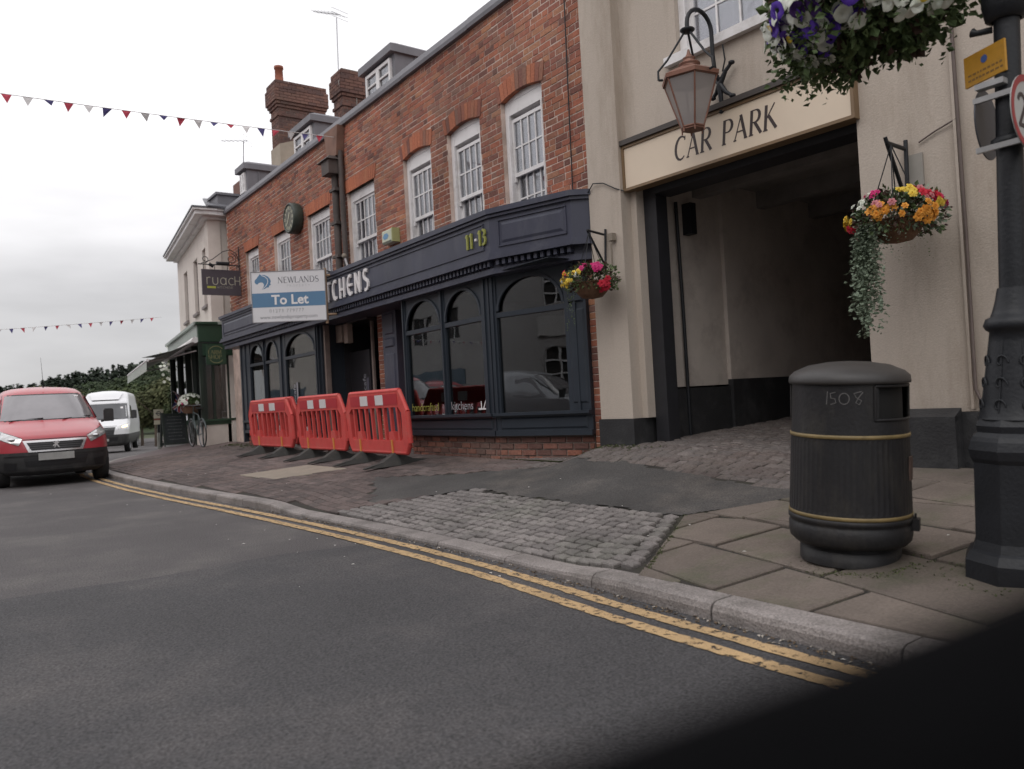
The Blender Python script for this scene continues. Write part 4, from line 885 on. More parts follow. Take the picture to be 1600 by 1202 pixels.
# upper wall with three tall windows
cuts=[(.35,1.05,3.95,5.45),(2.0,2.75,3.95,5.45),(4.1,4.85,3.95,5.45)]
X=[0]+[q for c in cuts for q in c[:2]]+[6.1]
for i in range(0,len(X),2): fbox(mb,O1,X[i],X[i+1],-.3,0,3.3,6.05)
for c in cuts: fbox(mb,O1,c[0],c[1],-.3,0,3.3,c[2]); fbox(mb,O1,c[0],c[1],-.3,0,c[3],6.05)
mb.box(-20.75,-20.45,5.9,9.5,.3,6.05); mb.box(-20.75,-20.452,5.62,5.9,3.3,6.05)
fbox(mb,O1,6.1,6.3,-5,0,.2,6.05)
mb.build('wall',M_rend2,fs)
for c in cuts:
    q=MB(); fbox(q,O1,c[0],c[0]+.06,-.14,-.08,c[2],c[3]); fbox(q,O1,c[1]-.06,c[1],-.14,-.08,c[2],c[3]); fbox(q,O1,c[0],c[1],-.141,-.079,(c[2]+c[3])/2-.03,(c[2]+c[3])/2+.03); fbox(q,O1,c[0]+.06,c[1]-.06,-.14,-.08,c[3]-.06,c[3]); fbox(q,O1,(c[0]+c[1])/2-.015,(c[0]+c[1])/2+.015,-.13,-.09,c[2],c[3]); fbox(q,O1,c[0]-.06,c[1]+.06,-.14,.07,c[2]-.07,c[2])
    f=q.build('window',mat('brown_grey_paint',(.2,.17,.165),.6,.1,5),fs); q=MB(); fbox(q,O1,c[0]+.05,c[1]-.05,-.115,-.11,c[2]+.01,c[3]-.05); q.build('pane',M_glass,f)
mb=MB()
for z0,z1,o in ((6.05,6.12,.12),(6.12,6.22,.32),(6.22,6.27,.38)): 
    fbox(mb,O1,-o*.9,6.1+o,-.2,o,z0,z1); mb.box(-20.75,-20.45+o*.9,5.5,9.5,z0+.001,z1-.001)
mb.build('cornice',M_white,fs)
mb=MB(); fbox(mb,O1,-.36,6.5,-.4,.40,6.27,6.31); mb.prism([(-20.05,5.5,6.3),(-20.05,9.5,6.3),(-23.5,9.5,7.6),(-24,6.5,7.5)],(0,0,.03)); mb.build('roof',mat('slate',(.1,.1,.115),.6,.2,4),fs)
mb=MB(); mb.box(-21.35,-20.6,5.95,6.9,6.3,6.76); mb.box(-21.4,-20.55,5.9,6.95,6.76,6.82); mb.build('dormer',M_lead,fs)
# ground floor shopfront
green=mat('dark_green_paint',(.025,.06,.035),.45,.15,3); pgrn=mat('pale_green_paint',(.3,.34,.31),.5,.1,3)
mb=MB(); fbox(mb,O2,0,6.6,-.6,.06,2.95,3.38); mb.build('fascia',pgrn,fs)
mb=MB(); mb.box(-20.6,-20.385,5.26,6.15,2.95,3.38); mb.box(-20.6,-20.34,5.2,6.15,3.38,3.44); mb.box(-20.6,-20.41,5.3,6.15,2.6,2.95); mb.build('side_fascia',green,fs)
mb=MB(); fbox(mb,O2,-.06,6.65,-.6,.13,3.38,3.45); mb.build('fascia_cornice',pgrn,fs)
mb=MB(); mb.box(-20.6,-20.43,5.28,6.16,.86,.98); mb.box(-20.6,-20.38,5.25,6.16,.95,1.0); fbox(mb,O2,0,1.4,-.15,.03,.86,.98); fbox(mb,O2,2.6,6.5,-.15,.03,.86,.98); mb.build('window_sill',green,fs)
mb=MB(); mb.box(-20.62,-20.45,5.3,6.2,.2,.86); fbox(mb,O2,.05,1.3,-.15,0,.2,.86); fbox(mb,O2,2.7,6.5,-.15,0,.2,.86); mb.box(-20.62,-20.42,5.98,6.2,.2,2.62); mb.prism([(-20.42,5.99,.2),(-20.3,5.99,.2),(-20.42,5.99,1.15)],(0,.2,0)); mb.build('plinth',M_rend2,fs)
vg=mat('very_dark_green',(.018,.03,.022),.45,.15,5)
for q_ in ((-20.5,-20.4,5.26,5.34,.86,2.95),(-20.5,-20.43,5.56,5.62,.98,2.6),(-20.5,-20.43,5.93,5.98,.98,2.6)): mb=MB(); mb.box(*q_); mb.build('window_post',vg,fs)
for s in (.02,1.32,2.66,4.5,6.45): mb=MB(); fbox(mb,O2,s,s+.1,-.12,.03,.3,2.95); mb.build('window_post',vg,fs)
mb=MB()
fbox(mb,O2,1.42,2.66,-.7,-.64,.3,2.95); mb.build('shop_door',vg,fs)
mb=MB(); mb.box(-20.48,-20.475,5.34,5.56,.98,2.6); mb.build('window_pane',M_glass,fs); mb=MB(); mb.box(-20.48,-20.475,5.62,5.93,.98,2.6); mb.build('window_pane',M_glass,fs)
for a,b in ((.12,1.32),(2.76,4.5),(4.6,6.45)): mb=MB(); fbox(mb,O2,a,b,-.06,-.055,.98,2.95); mb.build('window_pane',M_glass,fs)
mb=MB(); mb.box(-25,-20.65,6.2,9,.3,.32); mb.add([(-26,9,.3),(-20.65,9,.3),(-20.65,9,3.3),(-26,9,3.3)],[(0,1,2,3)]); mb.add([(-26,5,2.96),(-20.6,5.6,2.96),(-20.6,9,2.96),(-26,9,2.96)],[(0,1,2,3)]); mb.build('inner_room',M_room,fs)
mb=MB(); mb.box(-20.62,-20.55,5.64,5.92,.99,1.22); mb.build('shop_display',mat('display_dark',(.04,.05,.045),.6,.3,9),fs)
mb=MB(); mb.box(-20.56,-20.545,5.78,5.95,1.0,1.2,0); mb.box(-20.545,-20.54,5.81,5.92,1.04,1.16,1); mb.build('price_card',[M_whr,green],fs)
# awning
aw=thing('awning','extended pale green awning over the pavement outside the farm shop','awning',fp(O2,0,.0,3.0))
A=lambda s,n,z: fp(O2,s,n,z)
mb=MB(); n=26; vs=[]
for i in range(n+1): s=.1+7.2*i/n; vs+=[A(s,.06,3.0),A(s,1.2,2.5)]
for i in range(n): mb.add([vs[2*i],vs[2*i+1],vs[2*i+3],vs[2*i+2]],[(0,1,2,3)],i%2)
str_=[mat('awning_grey',(.33,.36,.33),.8,.1,5),mat('awning_pale',(.5,.53,.49),.8,.1,5)]
mb.build('awning_cloth',str_,aw)
mb=MB()
for i in range(60):
    s=.1+7.2*i/60; s2=s+.12; mb.add([A(s,1.22,2.5),A(s2,1.22,2.5),A(s2,1.23,2.27-.02*(i%2)),A(s,1.23,2.27-.02*((i+1)%2))],[(0,1,2,3)],i%2)
mb.build('valance',str_,aw)
mb=MB(); mb.tube([A(.05,1.2,2.52),A(7.35,1.2,2.52)],.035,8); mb.tube([A(.0,.1,3.0),A(7.4,.1,3.0)],.08,8); mb.tube([A(.3,.05,2.75),A(.9,.65,2.62),A(.3,1.15,2.5)],.02,6); mb.tube([A(6.9,.05,2.75),A(6.3,.65,2.62),A(6.9,1.15,2.5)],.02,6); mb.build('awning_frame',M_white,aw)
# farm shop hanging sign
o=thing('hanging_sign','dark green hanging sign lettered FARM SHOP inside an oval','sign',(-20.2,5.62,2.35))
mb=MB(); mb.box(-20.25,-20.2,5.38,5.86,2.36,2.85); mb.build('sign_board',green,o)
gl=mat('dull_gold_lettering',(.27,.26,.13),.5,.1,6)
T=Tf(fr((-20.199,5.42,2.62),(0,1,0))); letters('FARM',SERIF,T,.1,o,gl,'letter',.0015,0,.0,wscale=1.0)
T=Tf(fr((-20.199,5.42,2.5),(0,1,0))); letters('SHOP',SERIF,T,.1,o,gl,'letter',.0015,0,.05,wscale=1.0)
T=Tf(fr((-20.199,5.62,2.61),(0,1,0))); mb=MB(); ribbon(mb,arc(0,0,.2,.21,40,140,14),.014,T,.0015); ribbon(mb,arc(0,0,.2,.21,220,320,14),.014,T,.0015); mb.build('oval_line',gl,o)
mb=MB(); mb.tube([(-20.22,5.3,2.9),(-20.22,5.95,2.9)],.015,6); mb.tube([(-20.22,5.45,2.9),(-20.22,5.45,2.84)],.008,5); mb.tube([(-20.22,5.8,2.9),(-20.22,5.8,2.84)],.008,5); mb.build('bracket',M_iron,o)
# ---------------- hanging kitchens sign ----------------
o=thing('hanging_sign','dark purple grey hanging sign lettered ruach kitchens on a scrolled iron bracket','sign',(-19.2,6.0,4.6))
mb=MB(); mb.box(-19.22,-19.17,5.09,5.99,3.95,4.56); mb.build('sign_board',mat('purple_grey_board',(.07,.058,.07),.5,.1,3),o)
pl=mat('pale_gold_lettering',(.42,.4,.32),.5,.05,5)
letters_r=[([[(0,0),(0,.5)],arc(.16,.34,.16,.16,180,60,6)],.36),([[(0,.5),(0,.18)]+arc(.17,.18,.17,.18,180,360,8)+[(.34,.5)]],.48),([arc(.2,.25,.19,.24,0,360,16),[(.39,.5),(.39,0)]],.52),([arc(.22,.25,.2,.24,50,310,12)],.42),([[(0,0),(0,.62)],[(.34,0),(.34,.62)],[(0,.3),(.34,.3)]],.4)]
x=0; M_=fr((-19.168,5.2,4.2),(0,1,0))
for st,adv in letters_r:
    mb=MB(); T=Tf(M_)
    for k_,p in enumerate(st): ribbon(mb,[(x+a*.34,b*.34) for a,b in p],.018,T,.002,0,k_)
    mb.build('letter',pl,o); x+=adv*.34+.012
mb=MB(); mb.box(-19.169,-19.165,5.2,5.4,4.11,4.16); mb.build('lime_bar',mat('lime_bar',(.4,.42,.07),.5,.05,4),o)
ftext('KITCHENS',.085,fr((-19.168,5.43,4.11),(0,1,0)),o,pl,'small_lettering',.001,-.002,sx=.95)
mb=MB(); mb.tube([(-19.2,5.02,4.68),(-19.2,6.0,4.68)],.014,6); mb.tube([(-19.2,5.98,4.2),(-19.2,5.98,5.15)],.014,6)
for yy in (5.14,5.4,5.7,5.92): mb.tube([(-19.2,yy,4.68),(-19.2,yy,4.56)],.007,5)
def scroll(c,r0,a0,turn,n=22,x=-19.2): return [(x,c[0]+r0*(1-.7*i/n)*math.cos(a0+turn*i/n),c[1]+r0*(1-.7*i/n)*math.sin(a0+turn*i/n)) for i in range(n+1)]
mb.tube([(-19.2,5.1,4.7),(-19.2,5.35,4.8),(-19.2,5.6,5.0),(-19.2,5.78,5.06),(-19.2,5.92,4.98),(-19.2,5.97,4.8)],.01,6); mb.tube(scroll((5.18,4.8),.09,-PI/2,7),.009,6); mb.tube(scroll((5.8,4.84),.13,PI/2,-8),.009,6); mb.build('bracket',M_iron,o)
mb=MB(); mb.tube([(-19.12,5.42,4.7),(-19.12,5.72,4.7)],.045,8); mb.tube([(-19.12,5.35,4.62),(-19.12,5.25,4.68)],.04,8); mb.build('sign_lamp',M_iron,o)
# ---------------- estate agent board ----------------
rv=Vector((.587,.81,0)).normalized(); P0=Vector((-12.42,5.1,3.06))
r1=Vector((rv.x,rv.y,-.012)).normalized(); 
C0=Vector((-12.8,4.786,3.03)); BW,BH=1.25,.86
bo=thing('estate_agent_board','white and blue board lettered NEWLANDS PROPERTY To Let fixed in front of the fascia','sign',tuple(C0))
BM=fr(tuple(C0-r1*BW/2-Vector((0,0,BH/2))),r1,(0,0,1)); T=Tf(BM)
def bbx(mb,x0,x1,y0,y1,h0,h1,mi=0): mb.add([T(x0,y0,h0),T(x1,y0,h0),T(x1,y1,h0),T(x0,y1,h0),T(x0,y0,h1),T(x1,y0,h1),T(x1,y1,h1),T(x0,y1,h1)],[(3,2,1,0),(4,5,6,7),(0,1,5,4),(1,2,6,5),(2,3,7,6),(3,0,4,7)],mi)
mb=MB(); bbx(mb,.012,BW-.012,.012,BH-.012,-.015,0); mb.build('board',mat('board_white',(.66,.65,.67),.4,.03,3),bo)
mb=MB(); bbx(mb,0,BW,0,.012,-.02,.006); bbx(mb,0,BW,BH-.012,BH,-.02,.006); bbx(mb,0,.012,.012,BH-.012,-.02,.006); bbx(mb,BW-.012,BW,.012,BH-.012,-.02,.006); mb.build('frame',mat('grey_edge',(.25,.24,.25),.5,.1,5),bo)
blue=mat('slate_blue',(.095,.2,.33),.45,.05,3); dgr=mat('dark_grey_print',(.11,.11,.13),.5,.05,4)
mb=MB(); bbx(mb,.014,BW-.014,.255,.495,0,.001); mb.build('blue_band',blue,bo)
letters('NEWLANDS',SERIF,Tf(BM@Matrix.Translation((.455,.655,.001))),.1,bo,dgr,'letter',.001,0,.02,wscale=1.0)
lg=mat('light_grey_print',(.3,.3,.32),.5,.05,4)
ftext('PROPERTY',.062,BM@Matrix.Translation((.6,.582,.0015)),bo,lg,'small_lettering',.0004,-.002,space=1.45)
ftext('To Let',.225,BM@Matrix.Translation((.335,.3,.002)),bo,M_wlet,'large_lettering',.0004,.006)
ftext('01273 779777',.078,BM@Matrix.Translation((.29,.165,.0015)),bo,mat('mid_grey_print',(.14,.14,.15),.5,.05,4),'small_lettering',.0004,-.001,space=1.3)
ftext('www.newlandsproperty.com',.085,BM@Matrix.Translation((.13,.06,.0015)),bo,dgr,'small_lettering',.0004,-.0008,sx=.97)
hz=[(300,418),(303,400),(315,388),(325,372),(333,364),(338,350),(348,360),(362,358),(380,362),(398,374),(412,392),(418,412),(412,432),(418,440),(402,452),(404,462),(386,464),(372,474),(350,478),(364,456),(368,438),(358,422),(344,420),(330,424),(322,436),(310,434)]
hp=[(.06+(x-298)/125*.29,.555+(480-y)/132*.27) for x,y in hz]; mb=MB(); mb.prism([T(a,b,.0005) for a,b in hp],T(0,0,.001)-T(0,0,0)); mb.build('horse_emblem',blue,bo)
mb=MB(); hm=[(352,364),(376,374),(394,394),(396,418),(388,440),(372,460),(356,474)]; ribbon(mb,[(.06+(x-298)/125*.29,.555+(480-y)/132*.27) for x,y in hm],.01,T,.002); mb.build('emblem_line',M_wlet,bo)
mb=MB(); bbx(mb,BW-.03,BW+.012,-.05,BH+.02,-.07,-.022); e0=T(BW-.02,.1,-.05); e1=T(BW-.02,BH-.1,-.05)
for e in (e0,e1): mb.tube([e,Vector((e.x+.1,5.45,e.z))],.02,6)
mb.build('wooden_post',M_wood,bo)
# spot lamp on a thin arm over the fascia
o=thing('spot_lamp','slim dark spot lamp on a thin arm reaching over the to let board','lamp',(-12.6,5.45,3.42))
mb=MB(); mb.tube([(-12.55,5.5,3.42),(-12.62,5.35,3.47),(-13.0,4.95,3.48)],.011,6); mb.build('lamp_arm',M_iron,o)
mb=MB(); mb.tube([(-13.0,4.96,3.5),(-13.17,4.86,3.26)],[.032,.045],10); mb.build('lamp_head',M_iron,o)
# clock
o=thing('wall_clock','round dark green clock with gilt hands high on the brick wall','clock',(-15.3,5.98,4.98))
Mk=Matrix.Translation((-15.3,5.99,4.98))@Matrix.Rotation(R(90),4,'X'); mb=MB(Mk); mb.lathe([(.3,0),(.31,.03),(.31,.17),(.29,.2),(.265,.2),(.26,.185),(0,.185)],n=32); mb.build('clock_case',mat('clock_green',(.035,.045,.035),.5,.15,6),o)
mb=MB(Mk); mb.disc((0,0,.186),.25,(0,0,1),28,0,.002); mb.build('clock_dial',mat('clock_dial',(.09,.085,.06),.5,.15,8),o)
gm=mat('clock_gilt',(.5,.5,.36),.45,.1,6)
for k_ in range(12):
    a=PI/2-k_*PI/6; c,s=math.cos(a),math.sin(a); T7=Tf(Mk); mb=MB(); 
    for dd in ((-.012,.012) if k_%3 else (-.02,0,.02)): ribbon(mb,[(.17*c-dd*s,.17*s+dd*c),(.235*c-dd*s,.235*s+dd*c)],.012,lambda x,y,h: T7(x,y,.188+h),.002)
    mb.build('numeral',gm,o)
for ang,L,wd in ((R(62),.13,.022),(R(228),.2,.016)):
    mb=MB(); ribbon(mb,[(0,0),(L*.6*math.cos(ang),L*.6*math.sin(ang)),(L*math.cos(ang),L*math.sin(ang))],[wd,wd*1.3,.004],lambda x,y,h: T7(x,y,.193+h),.003); mb.build('hand',mat('clock_hand',(.7,.68,.5),.4,.05,6),o)
# alarm box and small camera
o=thing('alarm_box','small white and yellow green alarm box above the navy fascia','alarm',(-11.25,5.98,3.72))
mb=MB(); mb.bbox(-11.43,-11.07,5.86,6.0,3.7,3.92,.03); mb.build('casing',mat('alarm_white',(.5,.52,.4),.4,.06,6),o); mb=MB(); mb.box(-11.085,-11.06,5.865,6.0,3.7,3.92); mb.build('side_edge',mat('alarm_lime',(.36,.37,.17),.4,.06,6),o)
mb=MB(); T7=Tf(fr((-11.27,5.859,3.81),(1,0,0))); mb.prism([T7(x,y,0) for x,y in ((-.1,0),(-.05,.045),(.05,.045),(.1,0),(.05,-.045),(-.05,-.045))],(0,-.002,0)); mb.build('alarm_badge',mat('alarm_blue',(.1,.25,.42),.4,.05,5),o)
o=thing('security_camera','small white dome camera on a stalk beside the drainpipe','camera',(-12.86,5.9,3.6))
mb=MB(); mb.tube([(-12.86,5.96,3.42),(-12.86,5.9,3.62),(-12.86,5.86,3.76)],.018,8); mb.build('stalk',M_white,o); mb=MB(); mb.lathe([(0,.05),(.03,.04),(.042,.01),(.04,-.015),(.025,-.035),(0,-.04)],(-12.86,5.85,3.78),12); mb.build('camera_head',M_conc,o)
# tv aerials
def aerial(name,label,base,top,boom,els,par=None):
    o=thing(name,label,'aerial',base); mb=MB(); mb.tube([base,top],.016,6); mb.build('mast',mat('aluminium',(.4,.4,.42),.4,.1,8,metal=.6),o)
    mb=MB(); b0=Vector(top)+Vector(boom[0]); b1=Vector(top)+Vector(boom[1]); mb.tube([b0,b1],.01,5); dr=(b1-b0).normalized(); sd=dr.cross(Vector((0,0,1))).normalized()
    for i in range(els): p=b0+(b1-b0)*(i+.5)/els; L=.22-.1*i/els; mb.tube([p-sd*L,p+sd*L],.005,4)
    sd2=Vector((0,0,1))
    for i in range(3): p=b0; mb.tube([p-sd*.25+sd2*(.1*i-.1),p+sd*.25+sd2*(.1*i-.1)],.005,4)
    mb.build('aerial_array',MATS['aluminium'],o); return o
aerial('tv_aerial','tall thin tv aerial rising beside the second brick chimney',(-17.6,8.1,8.9),(-17.65,8.15,10.62),((.1,.05,.05),(-.9,-.2,.5)),7)
q=MB(); q.tube([(-17.6,8.1,8.4),(-17.6,8.1,9.0)],.02,6); pts=[(-17.0+.02,7.95+.14*math.cos(a*PI/8),8.72+.14*math.sin(a*PI/8)) for a in range(17)]; q.tube(pts,.008,5); q.tube([(-16.98,8.1,8.72),(-16.98,8.25,8.6),(-16.98,8.25,8.1)],.008,5); tag(q.build('coiled_cable',mat('pale_cable',(.4,.38,.36),.6,.1,9)),'loop of pale aerial cable coiled on the side of the second brick chimney','cable')
aerial('tv_aerial','small tv aerial on a short mast behind the far left end of the roof',(-21.4,6.9,7.5),(-21.4,6.95,8.52),((.05,.1,.02),(-.5,-.45,.1)),6)
mb=MB(); mb.tube([(-21.4,6.9,6.3),(-21.4,6.9,7.5)],.018,6); mb.box(-21.7,-21.1,6.7,7.1,6.9,7.35); 
mb.build('stack',M_sootb,fs); mb=MB(); mb.lathe([(.11,0),(.12,.05),(.1,.08),(.1,.3),(.12,.32),(.12,.36),(.08,.36)],(-20.85,7.0,7.35),14); mb.box(-21.0,-20.7,6.85,7.15,6.9,7.35); mb.build('chimney_pot',MATS['terracotta'],fs)
# ---------------- bunting ----------------
def bunting(name,label,P,n,w_,h_,cols,group=None):
    o=thing(name,label,'bunting',P[0]); mb=MB(); mb.tube(P,.006,5); mb.build('string',M_white,o)
    # cumulative
    L=[0]
    for a,b in zip(P,P[1:]): L.append(L[-1]+(Vector(b)-Vector(a)).length)
    def at(s):
        for i in range(len(P)-1):
            if s<=L[i+1]: t=(s-L[i])/(L[i+1]-L[i]); return Vector(P[i]).lerp(Vector(P[i+1]),t)
        return Vector(P[-1])
    s=.2; i=0
    while s<L[-1]-.3:
        a=at(s); b=at(s+w_); m=(a+b)/2; sw=random.gauss(0,.045); fold=random.random()<.1
        tip=m+Vector((sw,random.gauss(0,.03),-h_*(.55 if fold else random.uniform(.85,1.05)))); mid=(a+b+tip)/3+Vector((random.uniform(-.012,.012),0,0))
        mb=MB(); th=Vector((.002,0,0)); mb.add([a,b,tip,mid,a-th,b-th,tip-th,mid-th],[(0,1,3),(1,2,3),(2,0,3),(5,4,7),(6,5,7),(4,6,7)]); mb.build('pennant',cols[i%len(cols)],o)
        s+=.262+random.uniform(-.01,.01); i+=1
def clothm(n,c): return mat(n,c,.85,.08,9)
BC=[clothm('red_cloth',(.42,.05,.08)),clothm('blue_cloth',(.09,.08,.22)),clothm('white_cloth',(.62,.6,.6))]
P=[]
for i in range(49):
    y=5.85-i*.25; t=(y-5.85)/(-12); z=5.95+.3*t*t-.5*t; x=-13.05+.15*t; P.append((x,y,z))
bunting('bunting','line of red, blue and white pennants strung from the rainwater pipe across the street',P,30,.135,.14,BC)
P=[(-24-.3*i/20,5.2-i*.6,3.98-.11*i*.6+.012*(i*.6)**2*.3) for i in range(20)]
bunting('bunting','short faint line of small pennants lower down beyond the farm shop',P,30,.1,.13,BC)
# ---------------- lantern ----------------
lx,ly=-4.75,5.66
cop=mat('tarnished_copper',(.26,.13,.095),.55,.35,7,metal=.55,dirt=(.13,.1,.085),ds=7); brs=mat('brown_metal',(.1,.07,.055),.5,.3,8,metal=.4)
o=thing('wall_lantern','large hexagonal copper lantern hung from a curved iron wall bracket','lantern',(lx,ly,3.5))
def hexa(r,z,n=6,a0=.35): return [(lx+r*math.cos(2*PI*k/n+a0),ly+r*math.sin(2*PI*k/n+a0),z) for k in range(n)]
mb=MB()
def ringf(mb,A,B): 
    n=len(A); mb.add(A+B,[(i,(i+1)%n,n+(i+1)%n,n+i) for i in range(n)])
ringf(mb,hexa(.27,3.93),hexa(.275,3.965)); ringf(mb,hexa(.275,3.965),hexa(.15,4.03)); ringf(mb,hexa(.15,4.03),hexa(.09,4.055)); mb.lathe([(.09,4.055),(.085,4.07),(.1,4.08),(.095,4.09),(.055,4.1),(.05,4.13),(.06,4.14),(.035,4.155),(.02,4.18),(.01,4.22),(0,4.225)],(lx,ly,0),16); mb.build('lantern_roof',cop,o)
mb=MB(); A=hexa(.25,3.93); B=hexa(.105,3.5)
for a,b in zip(A,B): mb.tube([a,b],.009,5)
for i in range(6): mb.tube([A[i],A[(i+1)%6]],.009,5); mb.tube([B[i],B[(i+1)%6]],.01,5)
for q_ in B: mb.tube([q_,(q_[0],q_[1],3.455)],.007,5)
mb.add(B+[(p[0],p[1],3.48) for p in B],[(0,1,2,3,4,5),(11,10,9,8,7,6)]+[(i,(i+1)%6,6+(i+1)%6,6+i) for i in range(6)]); mb.build('lantern_frame',cop,o)
fg=bpy.data.materials.new('frosted_lantern_glass'); fg.use_nodes=True; b_=fg.node_tree.nodes['Principled BSDF']; b_.inputs['Base Color'].default_value=(.36,.33,.32,1); b_.inputs['Roughness'].default_value=.28; b_.inputs['Alpha'].default_value=.72
for i in range(6):
    mb=MB(); a,b,c,d=[Vector(v) for v in (A[i],A[(i+1)%6],B[(i+1)%6],B[i])]; ct=(a+b+c+d)/4; mb.add([ct+(v-ct)*.96 for v in (a,b,c,d)],[(0,1,2,3)]); mb.build('glass_pane',fg,o)
mb=MB()

for k_ in range(3):
    a=2*PI*k_/3+2.35-PI/9; e=(lx+.29*math.cos(a),ly+.29*math.sin(a),3.95); mb.tube([(lx+.03*math.cos(a),ly+.03*math.sin(a),4.38),(lx+.2*math.cos(a),ly+.2*math.sin(a),4.13),(lx+.29*math.cos(a),ly+.29*math.sin(a),4.03),e],.011,6); mb.tube([e,(lx+.25*math.cos(a),ly+.25*math.sin(a),3.95)],.011,6)
mb.lathe([(0,4.42),(.065,4.41),(.07,4.4),(.05,4.38),(0,4.37)],(lx,ly,0),12)
yw=6.12; R_=.17
arcp=[(lx,ly,4.38),(lx,ly,4.46)]+[(lx,ly+R_-R_*math.cos(PI*i/10),4.46+R_*1.0*math.sin(PI*i/10)) for i in range(1,10)]+[(lx,ly+2*R_,4.46),(lx,ly+2*R_,4.25),(lx,ly+2*R_+.02,4.08),(lx,yw-.02,3.98)]
mb.tube(arcp,.02,8)
for dx,dz in ((.14,.16),(-.1,.12),(.13,-.15),(0,-.26),(-.1,-.1)):
    mb.tube([(lx,yw-.04,3.98),(lx+dx*.5,yw-.035,3.98+dz*.65),(lx+dx,yw-.03,3.98+dz)],[.03,.02,.016],8); mb.lathe([(0,-.025),(.03,-.01),(.03,.01),(0,.025)],(lx+dx,yw-.03,3.98+dz),8)
mb.tube([(lx+.04,yw-.015,4.35),(lx+.06,yw-.02,4.2),(lx+.02,yw-.015,4.1)],.008,5)
mb.build('wall_bracket',M_iron,o)
# ---------------- hanging baskets ----------------
def flower_mesh(kind,s,m):
    mb=MB()
    if kind=='petunia':
        n=10; vs=[(0,0,-.35*s)]
        for r_,z in ((.35,-.05),(.8,.02),(1.0,-.04)):
            for k in range(n): q=2*PI*k/n; rr=r_*s*(1+.09*(k%2)); vs.append((rr*math.cos(q),rr*math.sin(q),z*s+ .07*s*math.sin(k*2.5)*(r_>.7)))
        fs=[(0,1+k,1+(k+1)%n) for k in range(n)]
        for l in range(2): fs+=[(1+l*n+k,1+(l+1)*n+k,1+(l+1)*n+(k+1)%n,1+l*n+(k+1)%n) for k in range(n)]
        mb.add(vs,fs,0,True)
    else:
        for l,(rr,cnt,up) in enumerate(((1.0,6,.1),(.72,5,.35),(.42,4,.6))):
            for k in range(cnt):
                q=2*PI*(k+.5*l)/cnt; c,d=math.cos(q),math.sin(q); w_=.42*rr*s
                mb.add([(0,0,0),(rr*.55*s*c-w_*d,rr*.55*s*d+w_*c,up*s*.6),(rr*s*c-w_*.4*d,rr*s*d+w_*.4*c,up*s*.8-.05*s),(rr*s*c+w_*.4*d,rr*s*d-w_*.4*c,up*s*.8-.05*s),(rr*.55*s*c+w_*d,rr*.55*s*d-w_*c,up*s*.6)],[(0,1,2,3,4)],0,False)
    o=mb.build('flower',m); me=o.data; bpy.data.objects.remove(o); return me
def leafmat(n,c): 
    return mat(n,c,.6,.35,30,spec=.3)
LG=leafmat('leaf_green',(.085,.125,.05)); LB=leafmat('leaf_bronze',(.07,.04,.03)); LS=leafmat('leaf_silver',(.2,.25,.18)); LP=leafmat('leaf_pale',(.13,.18,.07))
def petal(n,c): return mat(n,c,.6,.12,20,spec=.3,rnd=.12)
PY=petal('yellow_petal',(.75,.55,.08)); PO=petal('orange_petal',(.75,.33,.05)); PR=petal('red_petal',(.6,.03,.06)); PM=petal('magenta_petal',(.55,.03,.17)); PW=petal('white_petal',(.72,.74,.66)); PP=petal('purple_petal',(.1,.04,.38)); PPK=petal('pink_petal',(.6,.22,.24)); PV=petal('dark_violet_petal',(.06,.02,.14))
def leaf(mb,p,d,s,mi):
    d=Vector(d).normalized(); a=d.cross(Vector((random.gauss(0,1),random.gauss(0,1),random.gauss(0,1)))); 
    if a.length<1e-4: return
    a.normalize(); p=Vector(p); nn=d.cross(a)*s*.15
    mb.add([p,p+d*s*.5+a*s*.34+nn,p+d*s,p+d*s*.5-a*s*.34+nn],[(0,1,2,3)],mi)
